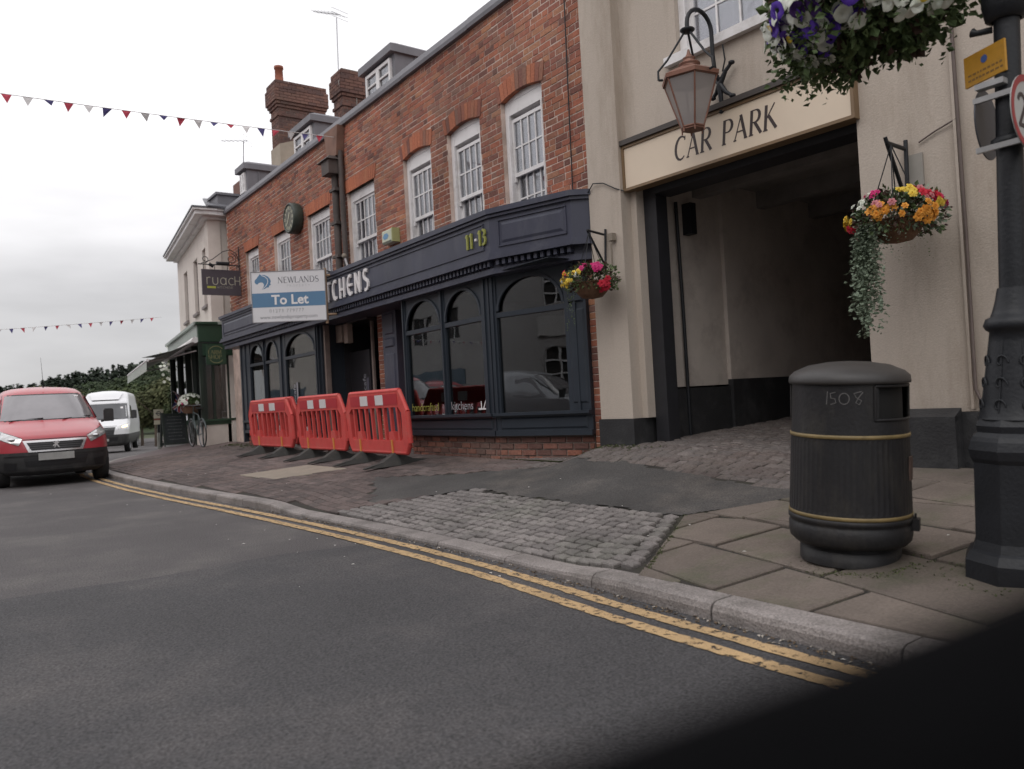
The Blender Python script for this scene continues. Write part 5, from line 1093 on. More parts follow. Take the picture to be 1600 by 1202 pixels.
def basket(loc,rad,label,mats,flowers,fol,trails,cover=1.45,leafn=900,group='hanging baskets',hang=None,squash=.6,elo=-.5,lsz=None):
    o=thing('hanging_basket',label,'hanging basket',loc,group=group); x,y,z=loc
    mb=MB(); mb.lathe([(rad,0),(rad*.97,-.1*rad),(rad*.82,-.45*rad),(rad*.55,-.72*rad),(0,-.82*rad)],loc,20); mb.lathe([(rad*1.03,.03*rad),(rad*1.03,-.03*rad),(rad*.9,-.0),(rad*1.03,.03*rad)],loc,20)
    mb.build('basket',mat('coir_liner',(.16,.085,.05),.95,.35,14,bump=.6,bs=60),o)
    mb=MB(); 
    for k in range(4 if hang else 0):
        a=2*PI*k/4+.4; mb.tube([(x+rad*math.cos(a),y+rad*math.sin(a),z),hang],.005,4)
    if hang: mb.build('chain',M_iron,o)
    mb=MB(); R0=rad*cover
    for i in range(leafn):
        a=random.uniform(0,2*PI); e=random.uniform(elo,1.3); rr=R0*random.uniform(.55,1.0)*(1+.15*math.sin(3*a)+.1*math.sin(5*a+1)); c=math.cos(e)
        p=(x+rr*c*math.cos(a),y+rr*c*math.sin(a),z+.03+rr*math.sin(e)*squash); leaf(mb,p,(math.cos(a)*c+random.gauss(0,.5),math.sin(a)*c+random.gauss(0,.5),math.sin(e)+random.gauss(0,.5)),random.uniform(.03,.065)*(lsz or rad)/.25,random.choices(range(len(fol)),[w for _,w in fol])[0])
    for (ta,L,mi,dens,spread,s0) in trails:
        for q in range(int(dens)):
            a=ta+random.gauss(0,spread); rr=rad*random.uniform(.9,cover*.93); px,py,pz=x+rr*math.cos(a),y+rr*math.sin(a),z-.02; LL=L*random.uniform(.35,1); n=int(LL/.022); dx,dy=random.gauss(0,.05),random.gauss(0,.05)
            for k in range(n):
                t=k/max(n,1); lp=(px+dx*t+random.gauss(0,.008),py+dy*t+random.gauss(0,.008),pz-LL*t)
                leaf(mb,lp,(random.gauss(0,1),random.gauss(0,1),-.3),s0*random.uniform(.7,1.2),mi)
    mb.build('foliage',[f for f,_ in fol],o,kind='stuff')
    for (me,cnt,(alo,ahi),(elo,ehi),cl,sc_) in flowers:
        for q in range(cl):
            a=random.uniform(alo,ahi); e=random.uniform(elo,ehi)
            for k in range(cnt):
                aa=a+random.gauss(0,.12); ee=e+random.gauss(0,.12); rr=R0*random.uniform(.98,1.12); c=math.cos(ee); p=(x+rr*c*math.cos(aa),y+rr*c*math.sin(aa),z+.04+rr*math.sin(ee)*squash)
                d=Vector((math.cos(aa)*c+random.gauss(0,.25),math.sin(aa)*c+random.gauss(0,.25),math.sin(ee)*.8+random.gauss(0,.2))).to_track_quat('Z','Y').to_euler(); s_=sc_*random.uniform(.8,1.15)
                f=bpy.data.objects.new('flower',me); COL.objects.link(f); f.parent=o; f.matrix_local=Matrix.LocRotScale(Vector(p)-Vector(loc),d,Vector((s_,s_,s_)))
    return o
random.seed(77)
B_={n:flower_mesh('begonia',.032,m) for n,m in (('y',PY),('o',PO),('r',PR),('m',PM),('w',PW),('k',PPK))}; Pt={n:flower_mesh('petunia',.05,m) for n,m in (('w',PW),('p',PP),('v',PV),('y',PY))}
# direction of the camera as seen from the baskets is about -60 degrees
basket((-3.03,5.84,2.28),.2,'hanging basket of yellow and orange flowers with long silvery trails on the pale wall',None,
 [(B_['o'],8,(-1.5,-1.2),(-.2,.2),2,1.0),(B_['o'],7,(-.5,-.1),(-.3,.1),2,1.0),(B_['y'],6,(-1.1,-.6),(.5,.9),2,1.0),(B_['y'],9,(-2.9,-2.3),(-.3,.3),2,.95),(B_['m'],6,(-2.0,-1.2),(.9,1.2),1,1.2),(B_['r'],6,(-.6,.1),(.4,.9),2,1.15),(B_['m'],4,(-.2,.3),(.1,.4),1,1.1),(B_['r'],3,(-2.4,-2.1),(-.7,-.5),1,1.1),(B_['w'],3,(-2.3,-1.9),(.2,.7),2,.9),(B_['k'],2,(-1.6,-.1),(-.2,.9),4,.9),(B_['y'],5,(-.2,.1),(-.1,.1),1,1.1)],
 [(LG,.5),(LB,.35),(LS,.15)],[(-2.3,.85,2,66,.22,.038),(-1.95,.5,2,36,.25,.028),(-1.3,.35,2,5,.3,.016),(-.7,.45,0,4,.3,.014)],hang=(-3.03,5.84,2.86),leafn=1700,elo=-.8,cover=1.6)
basket((-6.2,5.62,2.28),.2,'hanging basket of red, pink and pale yellow flowers beside the navy shopfront corner',None,
 [(B_['y'],7,(-2.6,-1.6),(-.1,.5),4,.9),(B_['y'],4,(-2.0,-1.0),(-.2,.2),3,.85),(B_['m'],5,(-.9,.0),(.1,.8),3,1.0),(B_['r'],6,(-.3,.25),(-.75,-.4),2,1.2),(B_['r'],4,(-2.2,-1.9),(.2,.5),1,1.1),(B_['w'],3,(-2.8,-1.2),(-.2,.5),3,.7),(B_['m'],4,(-1.6,-1.0),(.7,1.1),1,1.)],
 [(LG,.5),(LB,.4),(LP,.1)],[(-2.2,.5,2,3,.15,.018),(-2.6,.25,2,5,.3,.018)],hang=(-6.2,5.62,2.82),leafn=1200,elo=-.7)
basket((-2.14,3.95,3.05),.15,'large hanging basket of white and purple petunias beside the lamp post',None,
 [(Pt['w'],5,(-2.8,-2.2),(-1.1,-.4),10,.9),(Pt['w'],3,(-2.4,-1.3),(-.8,-.2),6,.85),(Pt['p'],6,(-2.3,-1.8),(-.9,-.5),4,.85),(Pt['p'],3,(-1.9,-.9),(-.9,-.4),4,.8),(Pt['v'],3,(-2.5,-.9),(-.9,-.3),5,.8),(Pt['w'],4,(-.9,-.2),(-.7,-.2),5,.8),(Pt['w'],2,(-1.9,-.3),(-.9,-.4),11,.8),(Pt['y'],1,(-2.6,-.4),(-.9,-.3),5,.5)],
 [(LG,.66),(LP,.2),(LB,.14)],[(-2.5,.42,0,60,.35,.042),(-1.7,.28,0,60,.4,.04),(-1.0,.26,0,60,.4,.036),(-.1,.2,0,40,.4,.036),(-3.0,.36,1,36,.25,.036),(1.5,.3,0,50,.9,.04)],hang=(-2.12,3.95,3.75),leafn=4300,squash=.62,cover=3.3,elo=-1.35,lsz=.3)
def bracket(name,label,pts,r=.012):
    o=thing(name,label,'bracket',pts[0][0]); mb=MB()
    for p in pts: mb.tube(p,r,6)
    mb.build('bracket_arm',M_iron,o); return o
bracket('basket_bracket','black iron bracket holding the yellow and orange basket on the pale wall',[[(-3.1,6.2,2.97),(-3.1,6.17,2.3)],[(-3.1,6.17,2.9),(-3.05,5.82,2.88)],[(-3.05,5.82,2.88),(-3.1,6.17,2.45)],[(-3.05,5.82,2.88),(-3.05,5.8,2.92)]],.016)
mb=MB(CM0); mb.box(3.38,3.52,W-.02,W+.01,2.6,2.85); mb.build('conduit_box',mat('grey_conduit_box',(.3,.28,.25),.6,.1,6),cp)
mb=MB(CM0); mb.tube([(3.5,W-.02,2.93),(3.62,W-.02,2.98),(OU1+.78,W-.03,3.03)],.007,5); mb.build('wall_cable',MATS['painted_pipe'],cp)
bracket('basket_bracket','black iron bracket holding the red and pink basket beside the shopfront corner',[[(-6.27,5.93,2.9),(-6.27,5.9,2.45)],[(-6.27,5.9,2.84),(-6.2,5.6,2.85)],[(-6.2,5.6,2.85),(-6.27,5.9,2.5)]],.013)
mb=MB(); mb.box(-6.19,-6.12,5.88,5.94,2.75,2.83); mb.tube([(-6.16,5.9,2.72),(-6.16,5.9,2.45)],.01,5); tag(mb.build('junction_box',M_conc),'small white junction box on the pilaster above the red and pink basket','junction box')
# ---------------- lamp post ----------------
lp=thing('lamp_post','black cast iron lamp post with moulded base and collars at the right edge','lamp post',(-1.6,4.0,.2),ry=R(2.1))
def L_(prof,name,m=M_iron,n=20,**k): mb=MB(); mb.lathe(prof,(0,0,0),n,**k); return mb.build(name,m,lp,local=True)
L_([(.235,-.05),(.235,.05),(.215,.09),(.2,.1),(.188,.14),(.188,.5),(.2,.52),(.21,.56),(.2,.6),(.19,.62),(.17,.64),(.175,.67),(.16,.7)],'pedestal',n=8,smooth=False)
L_([(.16,.7),(.15,.72),(.135,.8),(.12,.92),(.105,1.05),(.1,1.1),(.115,1.11),(.125,1.13),(.115,1.16),(.095,1.17),(.085,1.2),(.075,1.24),(.065,1.3)],'tapered_base')
L_([(.057,1.3),(.053,2.2),(.052,3.4),(.055,4.6),(.05,5.2)],'shaft')
L_([(.06,1.94),(.075,1.95),(.075,1.98),(.06,1.99)],'collar_ring'); L_([(.06,2.52),(.085,2.53),(.1,2.6),(.1,2.7),(.085,2.76),(.07,2.8),(.08,2.84),(.06,2.9)],'collar'); 
mb=MB(); mb.tube([(-.06,0,2.5),(-.12,-.02,2.5),(-.14,-.02,2.51)],[.016,.014,.022],8); mb.tube([(0,0,2.78),(-.18,-.02,2.8),(-.5,-.04,3.3),(-.52,-.04,3.62)],.016,6); mb.tube([(0,0,3.6),(-.5,-.04,3.6)],.016,6); mb.build('side_arm',M_iron,lp,local=True)
mb=MB()
for sgn in range(8):   # raised scrollwork on the tapered base
    a=2*PI*sgn/8-.9
    for zz in (.76,.86,.96):
        r_=.146-(zz-.72)*.13; pts=[]
        for i in range(12): q=i/11*5.2; rr=.03*(1-i/14); pts.append(((r_+.004)*math.cos(a+rr*math.cos(q)/r_),(r_+.004)*math.sin(a+rr*math.cos(q)/r_),zz+rr*1.3*math.sin(q)))
        mb.tube(pts,.0045,5)
    pts=[((.1435-(z-.72)*.13)*math.cos(a),(.146-(z-.72)*.13)*math.sin(a),z) for z in (.73,.8,.9,1.0,1.06)]; mb.tube(pts,.006,5)
mb.build('scrollwork',M_iron,lp,local=True)
def xdisc(mb,c,r,th,mi=0,n=32): mb.disc(c,r,(1,0,0),n,mi,th)
o=thing('speed_limit_sign','round white 20 speed limit sign with a red ring, cut off at the right edge','sign',(-1.42,3.91,2.25))
X_=-1.42; SY,SZ=3.91,2.25
mb=MB(); xdisc(mb,(X_,SY,SZ),.165,.004); mb.build('sign_plate',mat('sign_white',(.42,.42,.41),.4,.08,8),o)
mb=MB(); n=40; vs=[];
for r_ in (.165,.135):
    for k in range(n): q=2*PI*k/n; vs.append((X_+.0055,SY+r_*math.cos(q),SZ+r_*math.sin(q)))
mb.add(vs,[(k,(k+1)%n,n+(k+1)%n,n+k) for k in range(n)]); mb.build('red_ring',mat('sign_red',(.3,.03,.035),.45,.1,8),o)
T=Tf(fr((X_+.0045,SY-.095,SZ-.075),(0,1,0))); mb=MB(); ribbon(mb,arc(.04,.11,.035,.035,170,-20,8)+[(.005,.005)],.02,T,.001); ribbon(mb,[(.0,.008),(.08,.008)],.018,T,.001,0,1); mb.build('numeral',M_ink,o); mb=MB(); ribbon(mb,arc(.145,.075,.034,.068,0,360,18),.02,T,.001); mb.build('numeral',M_ink,o)
o2=thing('road_sign','round sign seen from its dark back, clipped to the left of the lamp post','sign',(-1.62,4.0,2.28))
mb=MB(); mb.disc((-1.65,4.07,2.29),.165,(1,.1,0),32,0,.006); mb.build('sign_plate',mat('grey_sign_back',(.06,.065,.08),.45,.15,6,metal=.3),o2)
for z_ in (2.36,2.13): mb=MB(); mb.box(-1.64,-1.425,3.92,3.94,z_,z_+.025); mb.build('sign_clip',mat('galvanised',(.38,.38,.38),.4,.15,9,metal=.5),o2)
mb=MB(); mb.box(-1.46,-1.435,3.9,4.02,2.18,2.34); mb.build('backing_plate',mat('mossy_grey',(.2,.21,.18),.6,.3,14),o2)
o=thing('parking_plate','small yellow parking plate with a blue roundel strapped to the lamp post','sign',(-1.6,4.0,2.5))
dv=Vector((-.93,.367,0)); M_=fr((-1.49+dv.x*.235,3.93+dv.y*.235,2.475),-dv,(0,0,1)); T=Tf(M_); mb=MB()
def pb(mb,x0,x1,y0,y1,h0,h1): mb.add([T(x0,y0,h0),T(x1,y0,h0),T(x1,y1,h0),T(x0,y1,h0),T(x0,y0,h1),T(x1,y0,h1),T(x1,y1,h1),T(x0,y1,h1)],[(3,2,1,0),(4,5,6,7),(0,1,5,4),(1,2,6,5),(2,3,7,6),(3,0,4,7)])
pb(mb,0,.225,0,.145,-.012,0); mb.build('plate',mat('sign_yellow',(.5,.25,.02),.5,.18,9,dirt=(.25,.13,.02),ds=9),o)
mb=MB(); mb.prism([T(.115+.018*math.cos(2*PI*k/16),.098+.018*math.sin(2*PI*k/16),.0005) for k in range(16)],T(0,0,.001)-T(0,0,0)); mb.build('blue_roundel',mat('sign_blue',(.05,.1,.3),.5,.1,9),o)
mb=MB(); random.seed(2)
for r_ in range(2):
    x=.02
    while x<.2: w_=random.uniform(.008,.02); ribbon(mb,[(x,.05-r_*.024),(x+w_,.05-r_*.024)],.009,T,.0008); x+=w_+.007
mb.build('faded_print',mat('faded_print',(.2,.11,.03),.6,.2,20),o)
mb=MB(); mb.box(-1.62,-1.5,3.9,3.95,2.415,2.44); mb.build('strap',MATS['galvanised'],o)
# ---------------- litter bin ----------------
bc=(-2.385,3.9,zg(-2.385,3.9)-.012)
bn=thing('litter_bin','black cylindrical litter bin with two gold bands, domed lid and 1508 chalked on it','bin',bc,ry=R(3.3))
bk=mat('black_bin_plastic',(.019,.0185,.02),.5,.2,4,spec=.32,bump=.2,bs=50,dirt=(.045,.041,.036),ds=5,stretch=(1,1,.35),spk=.15)
def Bn(prof,name,m=bk,n=48,**k): mb=MB(); mb.lathe(prof,(0,0,0),n,**k); return mb.build(name,m,bn,local=True)
Bn([(.25,0),(.25,.07),(.235,.075),(.235,.1)],'foot'); Bn([(.235,.1),(.275,.1),(.3,.125),(.305,.16),(.305,.2),(.3,.205),(.3,.22),(.308,.225),(.308,.245),(.3,.25)],'lower_skirt'); 
mb=MB(); n=64; 
for (z0,z1) in ((.27,.66),):
    vs=[]
    for zz,inn in ((z0,0),(z0+.02,1),(z1-.02,1),(z1,0)):
        for k in range(n*2): q=2*PI*k/(n*2); rr=.302-(.0018 if (k%2 and inn) else 0)-.012*(zz-z0)/.4; vs.append((rr*math.cos(q),rr*math.sin(q),zz))
    m_=n*2; mb.add(vs,[(l*m_+k,l*m_+(k+1)%m_,(l+1)*m_+(k+1)%m_,(l+1)*m_+k) for l in range(3) for k in range(m_)],0,False)
mb.build('ribbed_body',bk,bn,local=True)
Bn([(.3,.25),(.3055,.252),(.3055,.268),(.302,.27)],'gold_band',M_gold); Bn([(.29,.66),(.2955,.662),(.2955,.678),(.29,.68)],'gold_band',M_gold)
op=lambda i,q: (abs(((q+PI)%(2*PI))-PI)<R(33) or abs(((q)%(2*PI))-PI)<R(33)) and i in (1,2)
Bn([(.29,.68),(.284,.755),(.283,.84),(.282,.925),(.282,.94)],'hood',skip=op)
for c0 in (0,PI):
    mb=MB()
    for zz in (.755,.925): mb.tube([(.284*math.cos(c0+R(a)),.284*math.sin(c0+R(a)),zz) for a in range(-34,35,4)],.008,6)
    for a in (-34,34): mb.tube([(.284*math.cos(c0+R(a)),.284*math.sin(c0+R(a)),z) for z in (.755,.84,.925)],.008,6)
    mb.build('aperture_lip',bk,bn,local=True)
Bn([(.26,.7),(.255,.92)],'inner_liner',mat('liner_black',(.006,.006,.006),.8,.1,3)); mb=MB(); mb.lathe([(0,.72),(.26,.7)],(0,0,0),24); mb.build('inner_floor',MATS['liner_black'],bn,local=True)
Bn([(.282,.935),(.298,.937),(.3,.95),(.296,.975),(.27,1.0),(.2,1.03),(.1,1.047),(0,1.052)],'lid',mat('lid_grey',(.045,.042,.041),.5,.12,4,bump=.1,bs=40))
mb=MB(); a=-R(58.5)+R(88); mb.box(-.02,.02,-.02,.02,-.04,.04); 
q=MB(Matrix.Translation((.305*math.cos(R(22)),.305*math.sin(R(22)),.22))@Matrix.Rotation(R(22),4,'Z')); q.box(-.01,.03,-.035,.035,-.04,.02); q.tube([(.01,0,.02),(.01,0,.045)],.006,6); q.build('lock_tab',bk,bn,local=True)
q=MB(Matrix.Translation((.298*math.cos(R(17)),.298*math.sin(R(17)),.5))@Matrix.Rotation(R(17),4,'Z')); q.box(-.004,.004,-.03,.03,-.06,.06); q.build('sticker',mat('faded_sticker',(.08,.05,.04),.6,.3,20),bn,local=True)
def cyl(a0,z0,r0): return lambda x,y,h: Vector(((r0+h)*math.cos(a0+x/r0),(r0+h)*math.sin(a0+x/r0),z0+y))
T=cyl(-R(58.5)-R(22),.835,.2835); mb=MB(); S_=.066
for k_,p in enumerate(([(0,0),(.006,S_)],[(.045,S_*.95),(.02,S_*.85),(.022,S_*.5),(.042,S_*.45),(.046,S_*.15),(.02,0)],arc(.085,S_*.45,.024,S_*.42,0,360,14),[(.165,S_),(.13,S_*.85),(.14,S_*.55),(.165,S_*.3),(.155,.0),(.138,S_*.15),(.15,S_*.5),(.172,S_*.95)])): ribbon(mb,p,.0045,T,.0008,0,k_)
mb.build('chalk_number',mat('chalk',(.12,.115,.115),.9,.3,40),bn,local=True)
# ---------------- barriers ----------------
def barrier(first=None):
    o=thing('safety_barrier','','barrier',(0,0,0)); Lb=1.93; t=.028
    def pl(mb,pts,y0,y1,mi=0): mb.prism([(p[0],y0,p[1]) for p in pts],(0,y1-y0,0),mi)
    mb=MB(); h=.17
    # outline frame as connected bars
    out=[(.1,h),(1.83,h),(1.9,h+.1),(1.93,.72),(1.75,1.0),(.16,1.0),(0,.76),(.03,h+.1)]; inn=[(.2,.33),(1.73,.33),(1.78,.36),(1.8,.7),(1.72,.78),(.2,.78),(.12,.72),(.14,.36)]
    for i in range(8): a,b=out[i],out[(i+1)%8]; c,d=inn[(i+1)%8],inn[i]; pl(mb,[a,b,c,d],-t,t)
    for p,q in zip(out,out[1:]+out[:1]): mb.tube([(p[0],0,p[1]),(q[0],0,q[1])],.034,8)
    mb.build('frame',M_red,o,local=True)
    for i in range(8):
        x=.26+i*.2; mb=MB(); w_=.025 ; pts=[(x-w_,.32),(x+w_,.32),(x+w_*.8,.4),(x+w_*.7,.7),(x+w_*1.3,.79),(x-w_*1.3,.79),(x-w_*.7,.7),(x-w_*.8,.4)]; pl(mb,pts,-.022,.022)
        mb.build('slat',M_red,o,local=True)
    for x in (.42,1.46):
        mb=MB(); pl(mb,[(x-.1,.31),(x+.1,.31),(x+.07,.45),(x-.07,.45)],-.03,.03); mb.build('foot_socket',M_red,o,local=True)
        mb=MB(); mb.box(x-.02,x+.02,-.042,.042,.16,.34); mb.build('clip',M_oran,o,local=True)
        mb=MB(); mb.add([(x-.03,-.48,0),(x+.03,-.48,0),(x-.04,-.48,.012),(x+.04,-.48,.012),(x-.16,0,0),(x+.16,0,0),(x-.05,0,.18),(x+.05,0,.18),(x-.03,.48,0),(x+.03,.48,0),(x-.04,.48,.012),(x+.04,.48,.012),(x-.06,-.22,.06),(x+.06,-.22,.06),(x-.06,.22,.06),(x+.06,.22,.06)],[(0,1,3,2),(0,4,12,2),(1,3,13,5),(2,12,13,3),(4,6,12),(5,13,7),(12,6,7,13),(4,8,10,14),(5,15,11,9),(14,10,11,15),(4,14,6),(5,7,15),(14,15,7,6),(8,9,11,10)]); mb.build('foot',M_rub,o,local=True)
    for sy in (-1,1):
        mb=MB(); pts=[(.2,.815),(1.72,.815),(1.72,.96),(.2,.96)]; pl(mb,pts,sy*.030,sy*.0335); s=mb.build('reflective_panel',M_redr,o,local=True)
        for (a,b) in ((.55,.8),(1.05,1.3)): mb=MB(); pl(mb,[(a,.818),(b,.818),(b,.957),(a,.957)],sy*.0338,sy*.0355); mb.build('white_stripe',M_whr,s,local=True)
    mb=MB(); mb.tube([(1.93,0,.3),(1.93,0,.72)],.04,8); mb.build('hinge',M_red,o,local=True); mb=MB(); mb.tube([(0,0,.35),(0,0,.45)],.045,8); mb.build('hinge',M_red,o,local=True)
    return o
b0=barrier(); gb='red barriers standing in a row before the shop door'
labs=['red plastic barrier farthest left of the row, white rubble bags behind it','red plastic barrier in the middle of the row of three','red plastic barrier nearest the camera, before the brick piers of the door','red plastic barrier stacked close behind the left end of the row']
for i,(x,y,a) in enumerate(((-15.76,5.02,0),(-13.12,5.0,R(.5)),(-11.06,5.0,R(-1)),(-15.95,5.3,R(1)))):
    o=b0 if i==0 else copy_tree(b0); o.location=(x,y,zg(x+1,y)); o.rotation_euler=(R(3),0,a); o['label']=labs[i]; o['group']=gb
b0.scale=(1.2,1,1)
# rubble sacks behind the barriers
random.seed(12)
def lump(loc,s,name,label,m,cat,grp=None):
    import bmesh
    b=bmesh.new(); bmesh.ops.create_icosphere(b,subdivisions=3,radius=1)
    from mathutils import noise
    for v in b.verts:
        n_=noise.noise(v.co*1.7+Vector(loc))*.3+noise.noise(v.co*4+Vector(loc))*.1; v.co*=1+n_; v.co.z=max(v.co.z,-.55)+.55; v.co.x*=s[0]; v.co.y*=s[1]; v.co.z*=s[2]
    me=bpy.data.meshes.new(name); b.to_mesh(me); b.free(); me.materials.append(m)
    for p in me.polygons: p.use_smooth=True
    o=bpy.data.objects.new(name,me); COL.objects.link(o); o.location=loc; WM[o.name]=Matrix.Translation(loc); return tag(o,label,cat,grp)
wb=mat('white_plastic_sack',(.62,.6,.58),.5,.15,12,bump=.5,bs=20); gb2=mat('grey_rubble',(.22,.17,.15),.9,.4,12,bump=.8,bs=25)
for i,(x,s) in enumerate(((-15.3,.3),(-14.7,.34),(-14.25,.26))): lump((x,5.5,.34),(s,.2,.3),'rubble_sack',['slumped white sack at the left end behind the barriers','larger white sack second from the left behind the barriers','smaller white sack right of the other two behind the barriers'][i],wb,'sack','white sacks behind the barriers')
for i,(x,s) in enumerate(((-13.7,.3),(-12.9,.26))): lump((x,5.55,.36),(s,.18,.16),'rubble_heap',['low heap of grey rubble right of the white sacks','low heap of brown rubble by the door threshold'][i],gb2,'rubble')
# ---------------- vehicles ----------------
def vehicle(name,label,prm):
    """body lofted from horizontal outlines; S(th,z) is a point on the front/side surface"""
    o=thing(name,label,'van'); W_=prm['w']; XF=prm['xf']; XR=prm['L']; RB=prm.get('bow',.5); NN=prm.get('n',2.6)
    def prof(z): return interp(z,XF),interp(z,W_)
    def S(th,z,off=0):
        xf,w_=prof(z); c,s=math.cos(th),math.sin(th); e=2/NN
        return Vector((xf-RB+(RB+off)*math.copysign(abs(c)**e,c),(w_+off)*math.copysign(abs(s)**e,s),z))
    zs=[W_[0][0]+(W_[-1][0]-W_[0][0])*i/44 for i in range(45)]; nt_=36
    mb=MB(); vs=[]; m=nt_+1+10
    for z in zs:
        xf,w_=prof(z); row=[S(-PI/2+PI*k/nt_,z) for k in range(nt_+1)]
        rr=-XR+.12*sst(1.0,W_[-1][0],z)
        x0=xf-RB
        side=[Vector((x0+(rr-x0)*t,w_,z)) for t in (.25,.5,.75,.97)]+[Vector((rr,w_*.94,z)),Vector((rr,-w_*.94,z))]+[Vector((x0+(rr-x0)*t,-w_,z)) for t in (.97,.75,.5,.25)]
        vs+=row+side
    fs=[]
    for i in range(len(zs)-1):
        for k in range(m): fs.append((i*m+k,i*m+(k+1)%m,(i+1)*m+(k+1)%m,(i+1)*m+k))
    top=len(zs)-1; fs.append([top*m+k for k in range(m)]); fs.append([k for k in range(m)][::-1])
    mi=[]
    mb.add(vs,fs,0,True)
    for idx,f in enumerate(fs):
        zc=sum(vs[q][2] for q in f)/len(f); mb.m[idx]=1 if zc<prm['clad'] else 0
    mb.build('body',[prm['paint'],prm['cladm']],o,local=True)
    def patch(nm,m_,yz,off=.006,nu=10,par=None,th=.0,nv=6):
        """yz: corner list (y,z) tl,tr,br,bl -> patch lying on the surface"""
        q=MB(); tl,tr,br,bl=yz; vv=[]
        for i in range(nv+1):
            for j in range(nu+1):
                t,s=i/nv,j/nu; y=(tl[0]*(1-s)+tr[0]*s)*(1-t)+(bl[0]*(1-s)+br[0]*s)*t; z=(tl[1]*(1-s)+tr[1]*s)*(1-t)+(bl[1]*(1-s)+br[1]*s)*t
                xf,w_=prof(z); a=max(-.9995,min(.9995,y/w_)); th_=math.asin(math.copysign(abs(a)**(NN/2),a)); vv.append(S(th_,z,off))
        q.add(vv,[(i*(nu+1)+j,i*(nu+1)+j+1,(i+1)*(nu+1)+j+1,(i+1)*(nu+1)+j) for i in range(nv) for j in range(nu)],0,True)
        return q.build(nm,m_,par or o,local=True)
    for (x,s) in ((prm['ax'][0],1),(prm['ax'][0],-1),(prm['ax'][1],1),(prm['ax'][1],-1)):
        wr=prm['wr']; yy=s*(interp(.5,W_)-.1)
        Mw=Matrix.Translation((x,yy,wr))@Matrix.Rotation(R(-90*s),4,'X'); q=MB(Mw); q.lathe([(wr*.62,.1),(wr*.9,.115),(wr,.08),(wr,-.1),(wr*.9,-.115),(wr*.6,-.1)],n=28); t_=q.build('tyre',mat('tyre_rubber',(.02,.02,.02),.8,.2,9),o,local=True)
        q=MB(Mw); q.lathe([(0,.07),(wr*.2,.075),(wr*.25,.05),(wr*.55,.06),(wr*.63,.1)],n=24); q.build('rim',mat('steel_rim',(.25,.25,.26),.4,.2,9,metal=.6),t_,local=True)
        q=MB(Mw); q.lathe([(wr*1.05,.125),(wr*1.22,.12),(wr*1.22,-.02),(wr*1.05,-.02)],n=28,a0=0,a1=PI if s>0 else PI) if False else None
    return o,S,patch,prof
def mirror(o,y,x,z,s,m1,h=.24,w_=.17):
    q=MB(Matrix.Translation((x,y,z))); pts=[(0,-w_/2,-h/2),(0,w_/2,-h/2),(0,w_/2,h/2*.8),(0,w_/2*.7,h/2),(0,-w_/2*.8,h/2),(0,-w_/2,h/2*.7)]; q.prism([Vector(p) for p in pts],(.07,0,0)); q.prism([Vector(p)*.86+Vector((.07,0,0)) for p in pts],(.025,0,0)); q.tube([(0.03,0,-h*.3),(.03,-s*(w_*.8),-h*.45)],.03,6); q.build('wing_mirror',m1,o,local=True)
plast=mat('dark_bumper_plastic',(.03,.03,.031),.6,.15,4,bump=.15,bs=50,dirt=(.06,.057,.055),ds=4)
redp=mat('red_van_paint',(.42,.045,.06),.35,.06,2,coat=.5,dirt=(.36,.06,.07),ds=3); whp=mat('white_van_paint',(.7,.7,.72),.35,.04,2,coat=.4)
chrome=mat('chrome',(.62,.61,.62),.25,.05,5,metal=.7); lampg=mat('headlamp_glass',(.5,.5,.5),.12,.3,14,metal=.5,coat=.6); gr=mat('grille_black',(.012,.012,.014),.5,.2,9)
wsg=mat('windscreen_haze',(.2,.19,.2),.12,.12,3,metal=.25,coat=.6)
